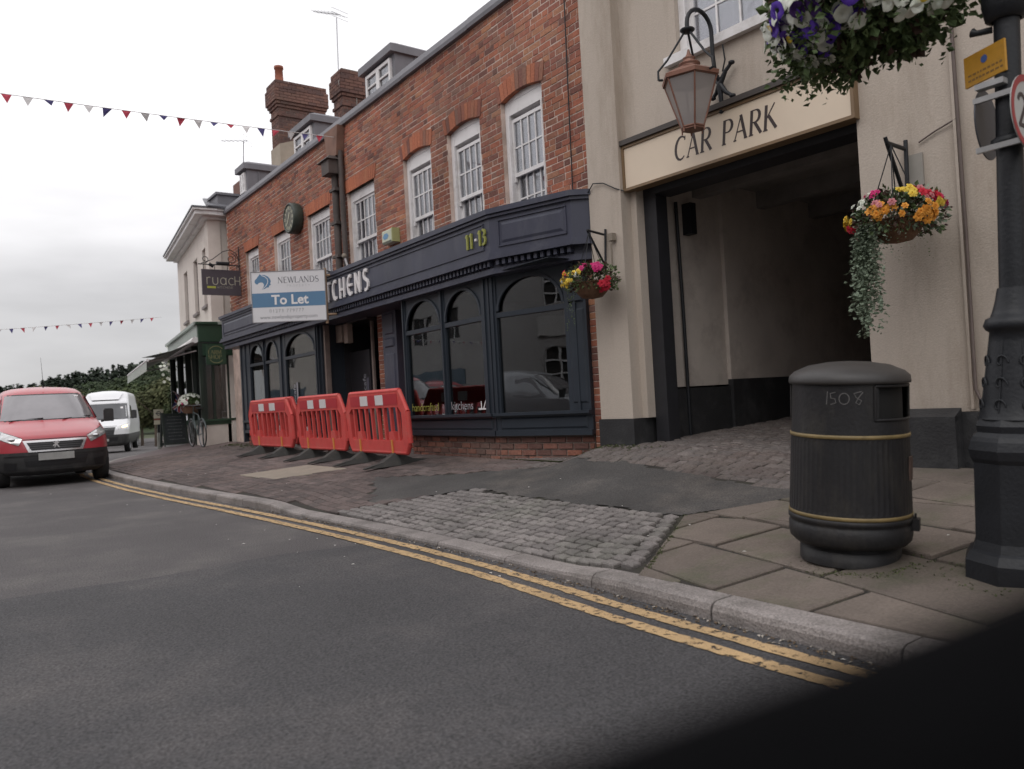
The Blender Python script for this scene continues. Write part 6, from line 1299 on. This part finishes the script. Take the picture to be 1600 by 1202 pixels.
def red_van(label,loc,rz,redp=redp):
    prm=dict(w=[(.2,.74),(.28,.86),(.45,.9),(.7,.905),(.95,.89),(1.12,.87),(1.3,.83),(1.5,.76),(1.66,.70),(1.74,.62),(1.79,.45),(1.81,.2)],
     xf=[(.2,-.12),(.28,-.02),(.45,0),(.62,0),(.78,-.03),(.86,-.08),(.95,-.28),(1.05,-.6),(1.12,-.88),(1.2,-.98),(1.6,-1.55),(1.68,-1.68),(1.75,-1.9),(1.79,-2.2),(1.81,-2.6)],L=4.35,bow=.62,n=2.7,clad=.61,paint=redp,cladm=plast,ax=(-.75,-3.45),wr=.32)
    o,S,patch,prof=vehicle('red_van',label,prm)
    patch('windscreen_surround',gr,[(-.68,1.64),(.68,1.64),(.8,1.13),(-.8,1.13)],.004,16); w=patch('windscreen',wsg,[(-.64,1.62),(.64,1.62),(.765,1.16),(-.765,1.16)],.009,16)
    q=MB(); q.tube([S(.15,1.15,.03),S(.85,1.19,.03)],.01,5); q.tube([S(-.7,1.15,.03),S(-.05,1.18,.03)],.01,5); q.build('wiper',gr,o,local=True)
    patch('tax_sticker',M_whr,[(.5,1.6),(.58,1.6),(.58,1.57),(.5,1.57)],.013,2,nv=2)
    for s in (-1,1):
        a=patch('headlight',lampg,[(s*.5,.83),(s*.8,.985),(s*.875,.86),(s*.56,.72)] if s>0 else [(-.8,.985),(-.5,.83),(-.56,.72),(-.875,.86)],.014,8)
        q=MB(); c=S(s*.72,.83,.01); q.lathe([(.0,.03),(.05,.02),(.065,0)],(c.x,c.y,c.z),14); q.build('bulb',chrome,a,local=True)
        patch('fog_lamp',gr,[(s*.6,.42),(s*.78,.44),(s*.78,.32),(s*.62,.3)] if s>0 else [(-.78,.44),(-.6,.42),(-.62,.3),(-.78,.32)],.01,5)
    g=patch('grille_surround',chrome,[(-.5,.80),(.5,.80),(.42,.60),(-.42,.60)],.012,14); patch('grille',gr,[(-.44,.765),(.44,.765),(.37,.63),(-.37,.63)],.02,14)
    for zz in (.665,.7,.735): patch('grille_bar',mat('grille_bar_grey',(.06,.06,.065),.4,.1,8),[(-.4,zz+.006),(.4,zz+.006),(.4,zz-.006),(-.4,zz-.006)],.026,12,nv=1)
    # rampant emblem
    lion=[(-.06,-.03),(-.04,.0),(-.015,.01),(-.05,.04),(-.01,.035),(-.02,.07),(.01,.05),(.04,.075),(.03,.04),(.065,.045),(.04,.02),(.02,.01),(.04,-.02),(.06,-.055),(.035,-.05),(.005,-.015),(-.02,-.055),(-.035,-.05),(-.02,-.02)]
    c=S(0,.72,.03); q=MB(); q.prism([(c.x,y*1.0,.71+z) for y,z in lion],(.012,0,0)); q.build('badge',chrome,o,local=True)
    patch('lower_grille',gr,[(-.5,.5),(.5,.5),(.46,.36),(-.46,.36)],.012,12); patch('bumper_lip',plast,[(-.8,.58),(.8,.58),(.8,.545),(-.8,.545)],.025,14,nv=2); patch('bumper_lip',plast,[(-.8,.3),(.8,.3),(.78,.26),(-.78,.26)],.03,14,nv=2)
    q=MB(); q.box(.015,.035,-.28,.28,.455,.575); q.build('number_plate',mat('blank_plate',(.33,.33,.32),.5,.15,9),o,local=True)
    for s in (-1,1): mirror(o,s*1.02,-1.0,1.18,s,plast)
    patch('bonnet_seam',gr,[(-.84,1.0),(-.5,.846),(-.5,.838),(-.84,.992)],.0155,6,nv=1); patch('bonnet_seam',gr,[(.5,.846),(.84,1.0),(.84,.992),(.5,.838)],.0155,6,nv=1); patch('bonnet_seam',gr,[(-.5,.822),(.5,.822),(.5,.812),(-.5,.812)],.008,10,nv=1)
    q=MB(); q.tube([(-1.75,0,1.76),(-1.72,0,1.84),(-1.98,0,2.35)],[.012,.006,.002],5); q.build('roof_antenna',gr,o,local=True)
    for s in (-1,1):   # side windows and flank lines
        q=MB(); y=lambda z: s*(interp(z,prm['w'])+.006); q.add([(-1.35,y(1.15),1.15),(-2.3,y(1.15),1.15),(-2.3,y(1.58),1.58),(-1.85,y(1.58),1.58)],[(0,1,2,3)]); q.build('side_window',wsg,o,local=True)
    o.location=loc; o.rotation_euler=(0,0,rz); o['label']=label; return o
rv_=red_van('red van with a grey bumper and blurred plate, parked facing the camera',(-16.3,1.66,0),0)
rv_.scale=(1,1,1.04)
def white_van(label,loc,rz):
    prm=dict(w=[(.28,.8),(.36,.93),(.6,.99),(1.2,1.0),(1.5,.98),(1.9,.93),(2.2,.88),(2.45,.85),(2.58,.8),(2.66,.62),(2.69,.3)],
     xf=[(.28,-.1),(.4,-.02),(.7,0),(1.0,-.04),(1.12,-.2),(1.3,-.62),(1.42,-.85),(2.05,-1.45),(2.15,-1.5),(2.3,-1.75),(2.5,-2.0),(2.62,-2.2),(2.69,-2.7)],L=5.9,bow=.6,n=2.9,clad=.75,paint=whp,cladm=plast,ax=(-.95,-4.6),wr=.36)
    o,S,patch,prof=vehicle('white_van',label,prm)
    patch('windscreen',mat('dark_windscreen',(.05,.052,.058),.15,.1,3,coat=.6),[(-.84,2.1),(.84,2.1),(.92,1.4),(-.92,1.4)],.008,14); patch('roof_pod',whp,[(-.62,2.58),(.62,2.58),(.5,2.28),(-.5,2.28)],.07,10); patch('pod_line',gr,[(-.5,2.28),(.5,2.28),(.48,2.25),(-.48,2.25)],.05,8,nv=1)
    g=patch('grille',gr,[(-.5,1.08),(.5,1.08),(.42,.72),(-.42,.72)],.012,12)
    for zz in (.8,.88,.96,1.03): patch('grille_bar',MATS['grille_bar_grey'],[(-.44,zz+.008),(.44,zz+.008),(.44,zz-.008),(-.44,zz-.008)],.018,8,nv=1)
    q=MB(); c=S(0,.9,.025); n=24; vs=[]
    for r_ in (.13,.112):
        for k in range(n): a=2*PI*k/n; vs.append((c.x,r_*math.cos(a),.9+r_*math.sin(a)))
    q.add(vs,[(k,(k+1)%n,n+(k+1)%n,n+k) for k in range(n)])
    for k in range(3):
        a=PI/2+2*PI*k/3; q.add([(c.x+.002,.018*math.cos(a+PI/2),.9+.018*math.sin(a+PI/2)),(c.x+.002,.115*math.cos(a),.9+.115*math.sin(a)),(c.x+.002,-.018*math.cos(a+PI/2),.9-.018*math.sin(a+PI/2))],[(0,1,2)])
    q.build('star_badge',chrome,o,local=True)
    for s in (-1,1):
        h=patch('headlight',lampg,[(s*.56,1.1),(s*.93,1.22),(s*.96,1.06),(s*.6,.98)] if s>0 else [(-.93,1.22),(-.56,1.1),(-.6,.98),(-.96,1.06)],.012,7)
        if s>0: patch('lit_lamp',mat('warm_lit_lamp',(.8,.6,.3),.3,.02,3,emit=((1,.72,.35),3.0)),[(.72,1.11),(.9,1.17),(.92,1.08),(.74,1.03)],.02,4,par=h)
        mirror(o,s*1.14,-1.35,1.6,s,plast,.36,.2)
        q=MB(); y=lambda z: s*(interp(z,prm['w'])+.006); q.add([(-1.4,y(1.45),1.45),(-2.5,y(1.4),1.4),(-2.5,y(2.0),2.0),(-1.9,y(2.0),2.0)],[(0,1,2,3)]); q.build('side_window',wsg,o,local=True)
    patch('bonnet_seam',gr,[(-.55,1.13),(.55,1.13),(.55,1.12),(-.55,1.12)],.008,10,nv=1); patch('lower_grille',gr,[(-.6,.66),(.6,.66),(.55,.5),(-.55,.5)],.008,10)
    patch('wiper',gr,[(-.6,1.47),(.5,1.45),(.5,1.43),(-.6,1.45)],.03,6,nv=1); patch('screen_sticker',M_whr,[(.6,1.95),(.7,1.95),(.7,1.87),(.6,1.87)],.014,2,nv=2)
    q=MB(); q.box(.01,.03,-.26,.26,.5,.61); q.build('number_plate',MATS['blank_plate'],o,local=True)
    o.location=loc; o.rotation_euler=(0,0,rz); o['label']=label; return o
wv=white_van('white high roof van with one lit headlamp, behind the red van',(-36.6,5.4,-.27),R(-15))
# ---------------- bicycle, chalk board, bus stop, flag ----------------
def bike(loc,rz):
    o=thing('bicycle','old bicycle with a basket of white flowers, leaning outside the farm shop','bicycle',loc,rz)
    met=mat('bike_frame',(.06,.08,.08),.4,.2,9); sil=mat('bike_metal',(.4,.4,.42),.3,.15,9,metal=.7)
    for x in (0,1.02):
        Mw=Matrix.Translation((x,0,.34))@Matrix.Rotation(R(90),4,'X')
        q=MB(Mw); n=32; q.tube([(.33*math.cos(2*PI*k/n),.33*math.sin(2*PI*k/n),0) for k in range(n+1)],.016,6,cap=False); w=q.build('tyre',MATS['tyre_rubber'],o,local=True)
        q=MB(Mw); q.tube([(.31*math.cos(2*PI*k/n),.31*math.sin(2*PI*k/n),0) for k in range(n+1)],.009,5,cap=False)
        for k in range(18): a=2*PI*k/18; q.tube([(.02*math.cos(a),.02*math.sin(a),.02*(-1)**k),(.31*math.cos(a),.31*math.sin(a),0)],.0025,3,cap=False)
        q.build('rim',sil,w,local=True)
    q=MB(); P={'h':(.78,0,.88),'b':(.45,0,.3),'s':(.3,0,.8),'r':(0,0,.34),'f':(1.02,0,.34),'t':(.8,0,.78)}
    for a,b in (('t','b'),('b','s'),('h','s'),('r','b'),('r','s'),('f','t'),('t','h')): q.tube([P[a],P[b]],.016,6)
    q.tube([(.78,0,.88),(.75,0,1.05)],.012,6); q.build('frame',met,o,local=True)
    q=MB(); q.tube([(.62,-.28,1.02),(.74,-.2,1.06),(.76,0,1.05),(.74,.2,1.06),(.62,.28,1.02)],.012,6); q.build('handlebar',sil,o,local=True)
    q=MB(); q.tube([(.3,0,.8),(.28,0,.95)],.012,6); q.prism([(.14,-.09,.95),(.14,.09,.95),(.3,.06,.95),(.44,.02,.95),(.44,-.02,.95),(.3,-.06,.95)],(0,0,.05)); q.build('saddle',MATS['tyre_rubber'],o,local=True)
    q=MB()
    for x in (0,1.02): q.tube([(x+.37*math.cos(a),0,.34+.37*math.sin(a)) for a in [R(20+i*14) for i in range(11)]],.02,5)
    q.build('mudguard',met,o,local=True)
    q=MB(); q.lathe([(.13,-.2),(.17,-.1),(.2,.04),(.21,.05),(.19,.05),(.15,-.18)],(1.0,0,1.05),16,sc=(1,1.25)); q.build('wicker_basket',mat('wicker',(.14,.08,.05),.9,.35,20,bump=.6,bs=80),o,local=True)
    return o
bike_o=bike((-20.2,5.2,zg(-20.6,5.2)),R(180))
random.seed(51)
o=thing('flower_display','domed mass of white flowers filling the bicycle basket','flowers',(-21.2,5.2,zg(-21,5.2)+1.1)); mb=MB(); c=Vector((-21.2,5.2,zg(-21,5.2)+1.12))
def dome(mb,c,rx,ry,rz_,n,s,mi,out=1.0):
    for i in range(n):
        a=random.uniform(0,2*PI); e=math.asin(random.uniform(-.15,1)); rr=random.uniform(.8,1.05)*out; p=c+Vector((rx*rr*math.cos(e)*math.cos(a),ry*rr*math.cos(e)*math.sin(a),rz_*rr*math.sin(e))); leaf(mb,p,(random.gauss(0,1),random.gauss(0,1),random.gauss(0,1)),s*random.uniform(.7,1.3),mi)
dome(mb,c,.22,.3,.22,900,.06,0); mb.build('foliage',[LG],o,kind='stuff')
for i in range(90):
    a=random.uniform(0,2*PI); e=math.asin(random.uniform(-.1,1)); d=Vector((math.cos(e)*math.cos(a),math.cos(e)*math.sin(a),math.sin(e))); p=Vector((.24*d.x,.32*d.y,.25*d.z+.02)); f=bpy.data.objects.new('flower',Pt['w'] if random.random()<.88 else B_['m']); COL.objects.link(f); f.parent=o; f.matrix_local=Matrix.LocRotScale(p,d.to_track_quat('Z','Y').to_euler(),Vector((1,1,1))*random.uniform(.8,1.1))
o=thing('chalk_board','dark A frame chalk board with faint writing, beside the bicycle','sign',(-23.5,5.28,zg(-23.5,5.28)),R(5))
mb=MB()
for s in (-1,1):
    ax=s*.18
    for y in (-.33,.27): mb.prism([(ax,y,0),(ax+s*.03,y,0),(s*.04,y,.95),(s*.01,y,.95)],(0,.06,0))
    for z_ in (.04,.86): t=1-z_/.95; mb.box(s*(.02+.16*t),s*(.05+.16*t),-.27,.27,z_,z_+.06)
mb.build('frame',mat('board_frame',(.03,.04,.035),.6,.2,8),o,local=True)
mb=MB(); mb.prism([(.18,-.28,.06),(.18,.28,.06),(.035,.28,.9),(.035,-.28,.9)],(.008,0,0)); mb.build('chalk_panel',mat('chalk_black',(.035,.042,.045),.8,.3,9),o,local=True)
mb=MB(); random.seed(6)
for r_ in range(8):
    y=-.22+random.uniform(0,.06); z=.82-r_*.09
    while y<.18: w_=random.uniform(.02,.05); xx=.19-(z-.06)*.145/.84+.006; mb.add([(xx,y,z),(xx,y+w_,z),(xx-.003,y+w_,z+random.uniform(.012,.03)),(xx-.003,y,z+.016)],[(0,1,2,3)]); y+=w_+.022
mb.build('chalk_writing',mat('chalk_grey',(.16,.17,.17),.9,.2,30),o,local=True)
mb=MB(); mb.box(.2,.24,-.3,.3,.0,.05); mb.build('bottom_rail',mat('pale_rail',(.4,.4,.4),.7,.1,9),o,local=True)
zb=zg(-24.6,5.1); o=thing('stop_post','short post with a small cream plate bearing a roundel, left of the chalk board','sign',(-24.6,5.12,zb))
mb=MB(); mb.box(-.04,.04,-.05,.05,0,.48); mb.build('lower_post',mat('pale_post',(.26,.27,.25),.7,.2,9),o,local=True); mb=MB(); mb.box(-.03,.03,-.035,.035,.48,1.15); mb.build('post',M_iron,o,local=True)
cr=mat('cream_plate',(.55,.53,.42),.5,.06,9); mb=MB(); mb.box(.03,.05,-.13,.13,.9,1.16); mb.build('plate',cr,o,local=True); mb=MB(); mb.box(.03,.05,-.13,.13,.72,.84); mb.build('plate',cr,o,local=True); mb=MB(); mb.box(.03,.05,-.13,.13,.845,.895); mb.build('red_strip',mat('brown_red_strip',(.25,.09,.07),.5,.1,9),o,local=True)
mb=MB(); T=Tf(fr((.051,0,1.04),(0,1,0))); ribbon(mb,arc(0,0,.055,.055,0,360,20),.02,T,.001); ribbon(mb,[(-.085,0),(.085,0)],.022,T,.001,0,1); mb.build('roundel',mat('roundel_dark',(.05,.05,.06),.5,.1,9),o,local=True)
# flag
o=thing('union_flag','small union flag on a slanted pole at the far end of the farm shop','flag',(-24.0,5.75,1.7))
mb=MB(); mb.tube([(-24.0,5.41,1.85),(-24.0,5.78,1.6)],.012,6); mb.build('flag_pole',M_white,o)
rdm=clothm('flag_red',(.4,.03,.05)); bdm=clothm('flag_blue',(.04,.05,.18)); wdm=clothm('flag_white',(.6,.58,.58))
def uj(u,v):
    x,y=(u-.5)*2,(v-.5)*1.2
    if abs(x)<.11 or abs(y)<.11: return 0
    if abs(x)<.2 or abs(y)<.2: return 2
    d=min(abs(y-.6*x),abs(y+.6*x))/1.166
    return 0 if d<.045 else 2 if d<.13 else 1
mb=MB(); nu,nv=40,26; vs=[]
for j in range(nv+1):
    for i in range(nu+1):
        u,v=i/nu,j/nv; pz=1.83-.25*v; py=5.45+.3*v; dr=u*.5; vs.append((-24.0+.05*math.sin(u*6+v*2),py-.02*u+.03*math.sin(u*5),pz-dr*(1-.1*v)))
mb.add(vs,[(j*(nu+1)+i,j*(nu+1)+i+1,(j+1)*(nu+1)+i+1,(j+1)*(nu+1)+i) for j in range(nv) for i in range(nu)],0,True)
mb.m=[uj((i+.5)/nu,(j+.5)/nv) for j in range(nv) for i in range(nu)]; mb.build('flag_cloth',[rdm,bdm,wdm],o)
# ---------------- trees, hill and wood ----------------
import array
def crown(mb,c,r,n,s,mi=(0,1),flat=1.0,lobes=7):
    L_c=[]
    for i in range(lobes): a=random.uniform(0,2*PI); e=random.uniform(-.5,1.2); rr=random.uniform(.35,.7); L_c.append((Vector((c[0]+r[0]*rr*math.cos(e)*math.cos(a),c[1]+r[1]*rr*math.cos(e)*math.sin(a),c[2]+r[2]*rr*math.sin(e))),random.uniform(.38,.6)))
    vs=[];fs=[];ms=[]
    for i in range(n):
        lc,lr=random.choice(L_c); a=random.uniform(0,2*PI); z=random.uniform(-1,1); q=math.sqrt(1-z*z); rr=lr*random.uniform(.72,1.08); p=lc+Vector((r[0]*rr*q*math.cos(a),r[1]*rr*q*math.sin(a),r[2]*rr*z))
        nn=Vector((q*math.cos(a)+random.gauss(0,.6),q*math.sin(a)+random.gauss(0,.6),z+.4+random.gauss(0,.6))).normalized(); t=nn.orthogonal().normalized()*s*random.uniform(.6,1.3); t2=nn.cross(t)*random.uniform(.5,.9)
        b=len(vs); vs+=[p-t,p-t2*.7,p+t,p+t2*.7]; fs.append((b,b+1,b+2,b+3)); ms.append(mi[0] if random.random()<.6 else mi[1])
    b=len(mb.v); mb.v.extend([tuple(v) for v in vs]); mb.f.extend([[b+i for i in f] for f in fs]); mb.m.extend(ms); mb.sm.extend([False]*len(fs)); mb.t.extend([.5]*len(fs))
def fol(n,c): return mat(n,c,.8,.3,.6,spec=.2)
FG=[(fol('tree_green',(.05,.07,.03)),fol('tree_green_light',(.075,.095,.04))),(fol('tree_olive',(.06,.068,.03)),fol('tree_olive_light',(.09,.095,.045))),(fol('tree_deep',(.03,.045,.022)),fol('tree_deep_light',(.045,.062,.03))),(fol('shrub_yellow_green',(.09,.11,.03)),fol('shrub_yellow_light',(.14,.15,.05)))]
bark=mat('bark',(.08,.06,.045),.9,.3,4,bump=.6,bs=20)
def tree(label,x,y,z0,h,r,pal,n=2200,s=.35,group=None,cat='tree',name='tree'):
    o=thing(name,label,cat,(x,y,z0),group=group); mb=MB(); mb.tube([(x,y,z0-.3),(x+.1,y,z0+h*.3),(x,y+.1,z0+h*.6)],[.05*h*.5,.035*h*.5,.015*h*.5],8)
    for k in range(5): a=2*PI*k/5; mb.tube([(x+.05,y,z0+h*(.25+.05*k)),(x+r*.5*math.cos(a),y+r*.5*math.sin(a),z0+h*(.5+.06*k))],[.02*h*.4,.006*h*.4],6)
    mb.build('trunk',bark,o); mb=MB(); crown(mb,(x,y,z0+h*.58),(r,r,h*.45),n,s,(0,1)); mb.build('crown',list(FG[pal]),o); return o
random.seed(99)
def pol(d,px): # direction table across the gap at the left of the photo
    a=math.atan2(.0507+.000625*px+ (0),-1.0); return -d*math.cos(a)*-1,d*math.sin(a)
spec=[(105,-60,7.5,6,1,'broad olive tree at the far left edge, behind the red van roof'),(98,20,7.4,5.5,0,'rounded green tree left of the red van antenna, on the hillside'),(110,62,9.2,6.5,1,'wide olive tree just right of the red van antenna'),(92,105,7.2,4.5,0,'small round green tree above the right shoulder of the red van roof'),(85,142,7.0,4.6,1,'olive crown directly above the white van roof'),(120,170,11,7,2,'dark green crown right of the olive one above the white van'),(70,196,6.6,4.2,2,'deep green tree under the awning front edge'),(60,222,6.0,3.6,0,'mid green tree right of the white van roof'),(50,246,5.6,3.2,1,'olive green tree between the white van and the farm shop'),(75,262,9.0,4.5,2,'tall dark tree rising behind the farm shop awning')]
for d,px,h,r,pal,lb in spec:
    x,y=pol(d,px); x=-abs(x); tree(lb,x,y,drop(x)-.1,h*.76,r*.9,pal,int(4000+100000/d),.0016*d+.05)
for (x,y,h,r,pal,lb,nm) in ((-36.5,9.6,2.8,1.4,3,'bright yellow green shrub right of the white van','shrub'),(-32,8.4,3.2,1.2,3,'tall leafy green shrub behind the roundel post','shrub'),(-29.2,6.9,2.4,.8,0,'dark leafy shrub behind the chalk board','shrub')):
    tree(lb,x,y,drop(x)-.05,h,r,pal,6000,.055,None,'shrub',nm)
o=thing('climbing_plant','climber with clusters of white flowers at the far corner of the farm shop','plant',(-28.6,6.6,0)); mb=MB(); crown(mb,(-28.6,6.55,2.9),(.6,.5,.8),2500,.06,(0,1)); crown(mb,(-28.6,6.7,1.6),(.7,.5,1.3),2500,.06,(0,1)); mb.build('foliage',list(FG[0]),o); mb=MB(); mb.tube([(-28.6,6.8,-.1),(-28.5,6.7,1.5),(-28.6,6.6,3)],.03,6); mb.build('stem',bark,o)
for i in range(60): a=random.gauss(0,1); f=bpy.data.objects.new('flower',Pt['w']); COL.objects.link(f); f.parent=o; f.matrix_local=Matrix.LocRotScale(Vector((random.uniform(.05,.65),random.uniform(-.6,.4),random.uniform(2.3,3.6))),Vector((1,-.3,random.gauss(.2,.4))).to_track_quat('Z','Y').to_euler(),Vector((1,1,1)))
# distant wooded ridge reading as one mass
mb=MB(); random.seed(13)
def conifer(mb,x,y,z0,h,r,n,s):
    vs=[];fs=[];ms=[]
    for i in range(n):
        t=random.random()**.8; a=random.uniform(0,2*PI); rr=r*(1-t)*random.uniform(.6,1.1)+.15; p=Vector((x+rr*math.cos(a),y+rr*math.sin(a),z0+h*(.1+.9*t))); d=Vector((math.cos(a),math.sin(a),-.35+random.gauss(0,.4))).normalized()*s*random.uniform(.5,1.2); u=Vector((-math.sin(a),math.cos(a),random.gauss(0,.3)))*s*.55
        b=len(vs); vs+=[p-d*.5,p+u,p+d,p-u]; fs.append((b,b+1,b+2,b+3)); ms.append(0 if random.random()<.7 else 1)
    b=len(mb.v); mb.v.extend([tuple(v) for v in vs]); mb.f.extend([[b+i for i in f] for f in fs]); mb.m.extend(ms); mb.sm.extend([False]*len(fs)); mb.t.extend([.5]*len(fs))
for i in range(620):
    px=random.uniform(-260,420); d=random.uniform(185,235); x,y=pol(d,px); x=-abs(x); hz_=interp(px,[(-260,9.2),(0,10.2),(50,11.0),(90,12.2),(150,13.3),(230,14.8),(300,15.2),(420,15.2)])*d/190; conifer(mb,x,y,drop(x)*0-1.5,hz_*random.uniform(.9,1.02),1.9,170,.6)
for i in range(46):
    px=random.uniform(-260,420); d=random.uniform(140,170); x,y=pol(d,px); x=-abs(x); h=interp(px,[(-260,6.5),(0,7),(90,8.5),(230,10),(420,11)])*random.uniform(.8,1.05)*d/160; crown(mb,(x,y,h*.5-1),(5,5,h*.55),2400,.38,(2,3))
mb.build('distant_wood',[fol('wood_dark',(.03,.042,.03)),fol('wood_dark_light',(.045,.058,.04)),fol('wood_mid',(.045,.058,.03)),fol('wood_mid_light',(.065,.08,.042))],kind='stuff')
mb=MB(); vs=[]; 
for i in range(30):
    px=-500+i*40; 
    for d,z in ((120,-2.5),(180,-1.5),(260,3),(420,5),(900,-2)): x,y=pol(d,px); vs.append((-abs(x),y,z))
mb.add(vs,[(i*5+j,(i+1)*5+j,(i+1)*5+j+1,i*5+j+1) for i in range(29) for j in range(4)],0,True); mb.build('hill',fol('hill_green',(.045,.06,.03)),kind='structure')
# ---------------- far side of the street (seen in the shop glass) ----------------
ob=thing('opposite_building','pale rendered inn with dark plinth across the street, seen only in reflections','building',(-9,-8,0))
mb=MB(); holes=[(-6+3.4*i,-4.7+3.4*i,1.0,2.6) for i in range(-5,4)]+[(-6+3.4*i,-4.7+3.4*i,3.9,5.5) for i in range(-5,4)]; wallgrid(mb,-26,8,.9,6.6,holes,-8.3,-8.0); mb.build('wall',mat('grey_render',(.4,.38,.37),.9,.08,1),ob)
mb=MB(); mb.box(-26,8,-8.3,-7.97,0,.9); mb.build('plinth',M_blk,ob); mb=MB(); mb.box(-13,-3,-7.99,-7.93,2.95,3.5); mb.build('fascia',mat('pale_fascia',(.5,.48,.46),.7,.05,3),ob)
ftext('GEORGE & DRAGON',.5,fr((-4.0,-7.925,3.07),(-1,0,0)),ob,M_ink,'fascia_lettering',.003,.005,space=1.15)
mb=MB(); mb.prism([(-26,-8.3,6.6),(-26,-7.7,6.6),(-26,-12,9.2)],(34,0,0)); mb.build('roof',M_tile,ob)
for h in holes:
    q=MB(); q.box(h[0],h[1],-8.15,-8.14,h[2],h[3],1)
    for k in range(4): x=h[0]+(h[1]-h[0])*k/3; q.box(x-.03,x+.03,-8.12,-8.06,h[2],h[3])
    for k in range(5): z=h[2]+(h[3]-h[2])*k/4; q.box(h[0],h[1],-8.115,-8.065,z-.025,z+.025)
    q.build('window',[M_white,M_room],ob)
pk=copy_tree(rv_); pk.location=(-23,-4.0,0); pk.rotation_euler=(0,0,0); pk['label']='red van parked across the street, seen only in the shop glass'
pk=red_van('silver van parked across the street, seen only in the shop glass',(-9.6,-4.3,0),0,mat('silver_paint',(.4,.4,.42),.3,.05,2,metal=.3,coat=.5)); pk.name='silver_van'
for k_,(x0,x1,lo,up,lb) in enumerate(((-44,-26.1,'grey_render','grey_render','grey rendered building across the street beyond the inn'),(-58,-46,'cream_render','cream_render','gabled cream house across the street farther down the road'))):
    h_=thing('opposite_building',lb+', seen only in reflections','building',((x0+x1)/2,-9,0)); mb=MB(); hs=[(x0+1.5+3.5*i,x0+2.9+3.5*i,4.0,5.4) for i in range(int((x1-x0-2)/3.5))]
    wallgrid(mb,x0,x1,3.0,7.0,hs,-8.6,-8.3); mb.build('upper_wall',MATS[up],h_); mb=MB(); mb.box(x0,x1,-8.6,-8.2,-.8,3.0); mb.build('lower_wall',MATS[lo],h_)
    mb=MB(); mb.box(x0+2,x1-4,-8.2,-8.15,1.9,2.6); mb.build('shop_panel',mat('blue_grey_panel',(.12,.16,.2),.5,.1,2),h_)
    for s_ in hs: q=MB(); q.box(s_[0],s_[1],-8.5,-8.45,4.0,5.4); q.build('window',M_room,h_); q=MB(); q.box((s_[0]+s_[1])/2-.04,(s_[0]+s_[1])/2+.04,-8.44,-8.4,4.0,5.4); q.box(s_[0],s_[1],-8.44,-8.4,4.66,4.74); q.build('window_frame',M_white,h_)
    mb=MB(); mb.prism([(x0-.2,-8.0,7.0),(x0-.2,-12.5,9.8),(x0-.2,-17,7.0)],(x1-x0+.4,0,0)); mb.build('roof',MATS['slate'],h_)
    mb=MB(); mb.box(x0+2,x0+3,-12,-11,8,11.2); mb.build('chimney',M_sootb,h_)
# ---------------- the car the picture is taken from: its out of focus door trim ----------------
dt=thing('car_door_trim','dark out of focus edge of the car interior across the bottom right corner','car trim',(-.1,.08,1.0))

E_=[(-.0,.30,1.105),(-.0312,.23,1.0928),(-.0616,.1545,1.0765),(-.076,.1174,1.0692),(-.0876,.0844,1.064),(-.1,.0577,1.0585),(-.117,.0259,1.052),(-.15,-.03,1.045)]
mb=MB(); f_=Vector((-.81,.59,0)); vs=[]
for p in E_:
    p=Vector(p); vs+=[p,p+f_*.012-Vector((0,0,.001)),p+f_*.035-Vector((0,0,.014)),p+f_*.04-Vector((0,0,.16)),p-f_*.012-Vector((0,0,.16)),p-f_*.006-Vector((0,0,.02))]
mb.add(vs,[(i*6+k,(i+1)*6+k,(i+1)*6+(k+1)%6,i*6+(k+1)%6) for i in range(len(E_)-1) for k in range(6)]+[(0,1,2,3,4,5),tuple((len(E_)-1)*6+k for k in (5,4,3,2,1,0))],0,True)
mb.build('door_trim',mat('car_trim_black',(.005,.005,.0055),.95,.1,20,spec=.02),dt)
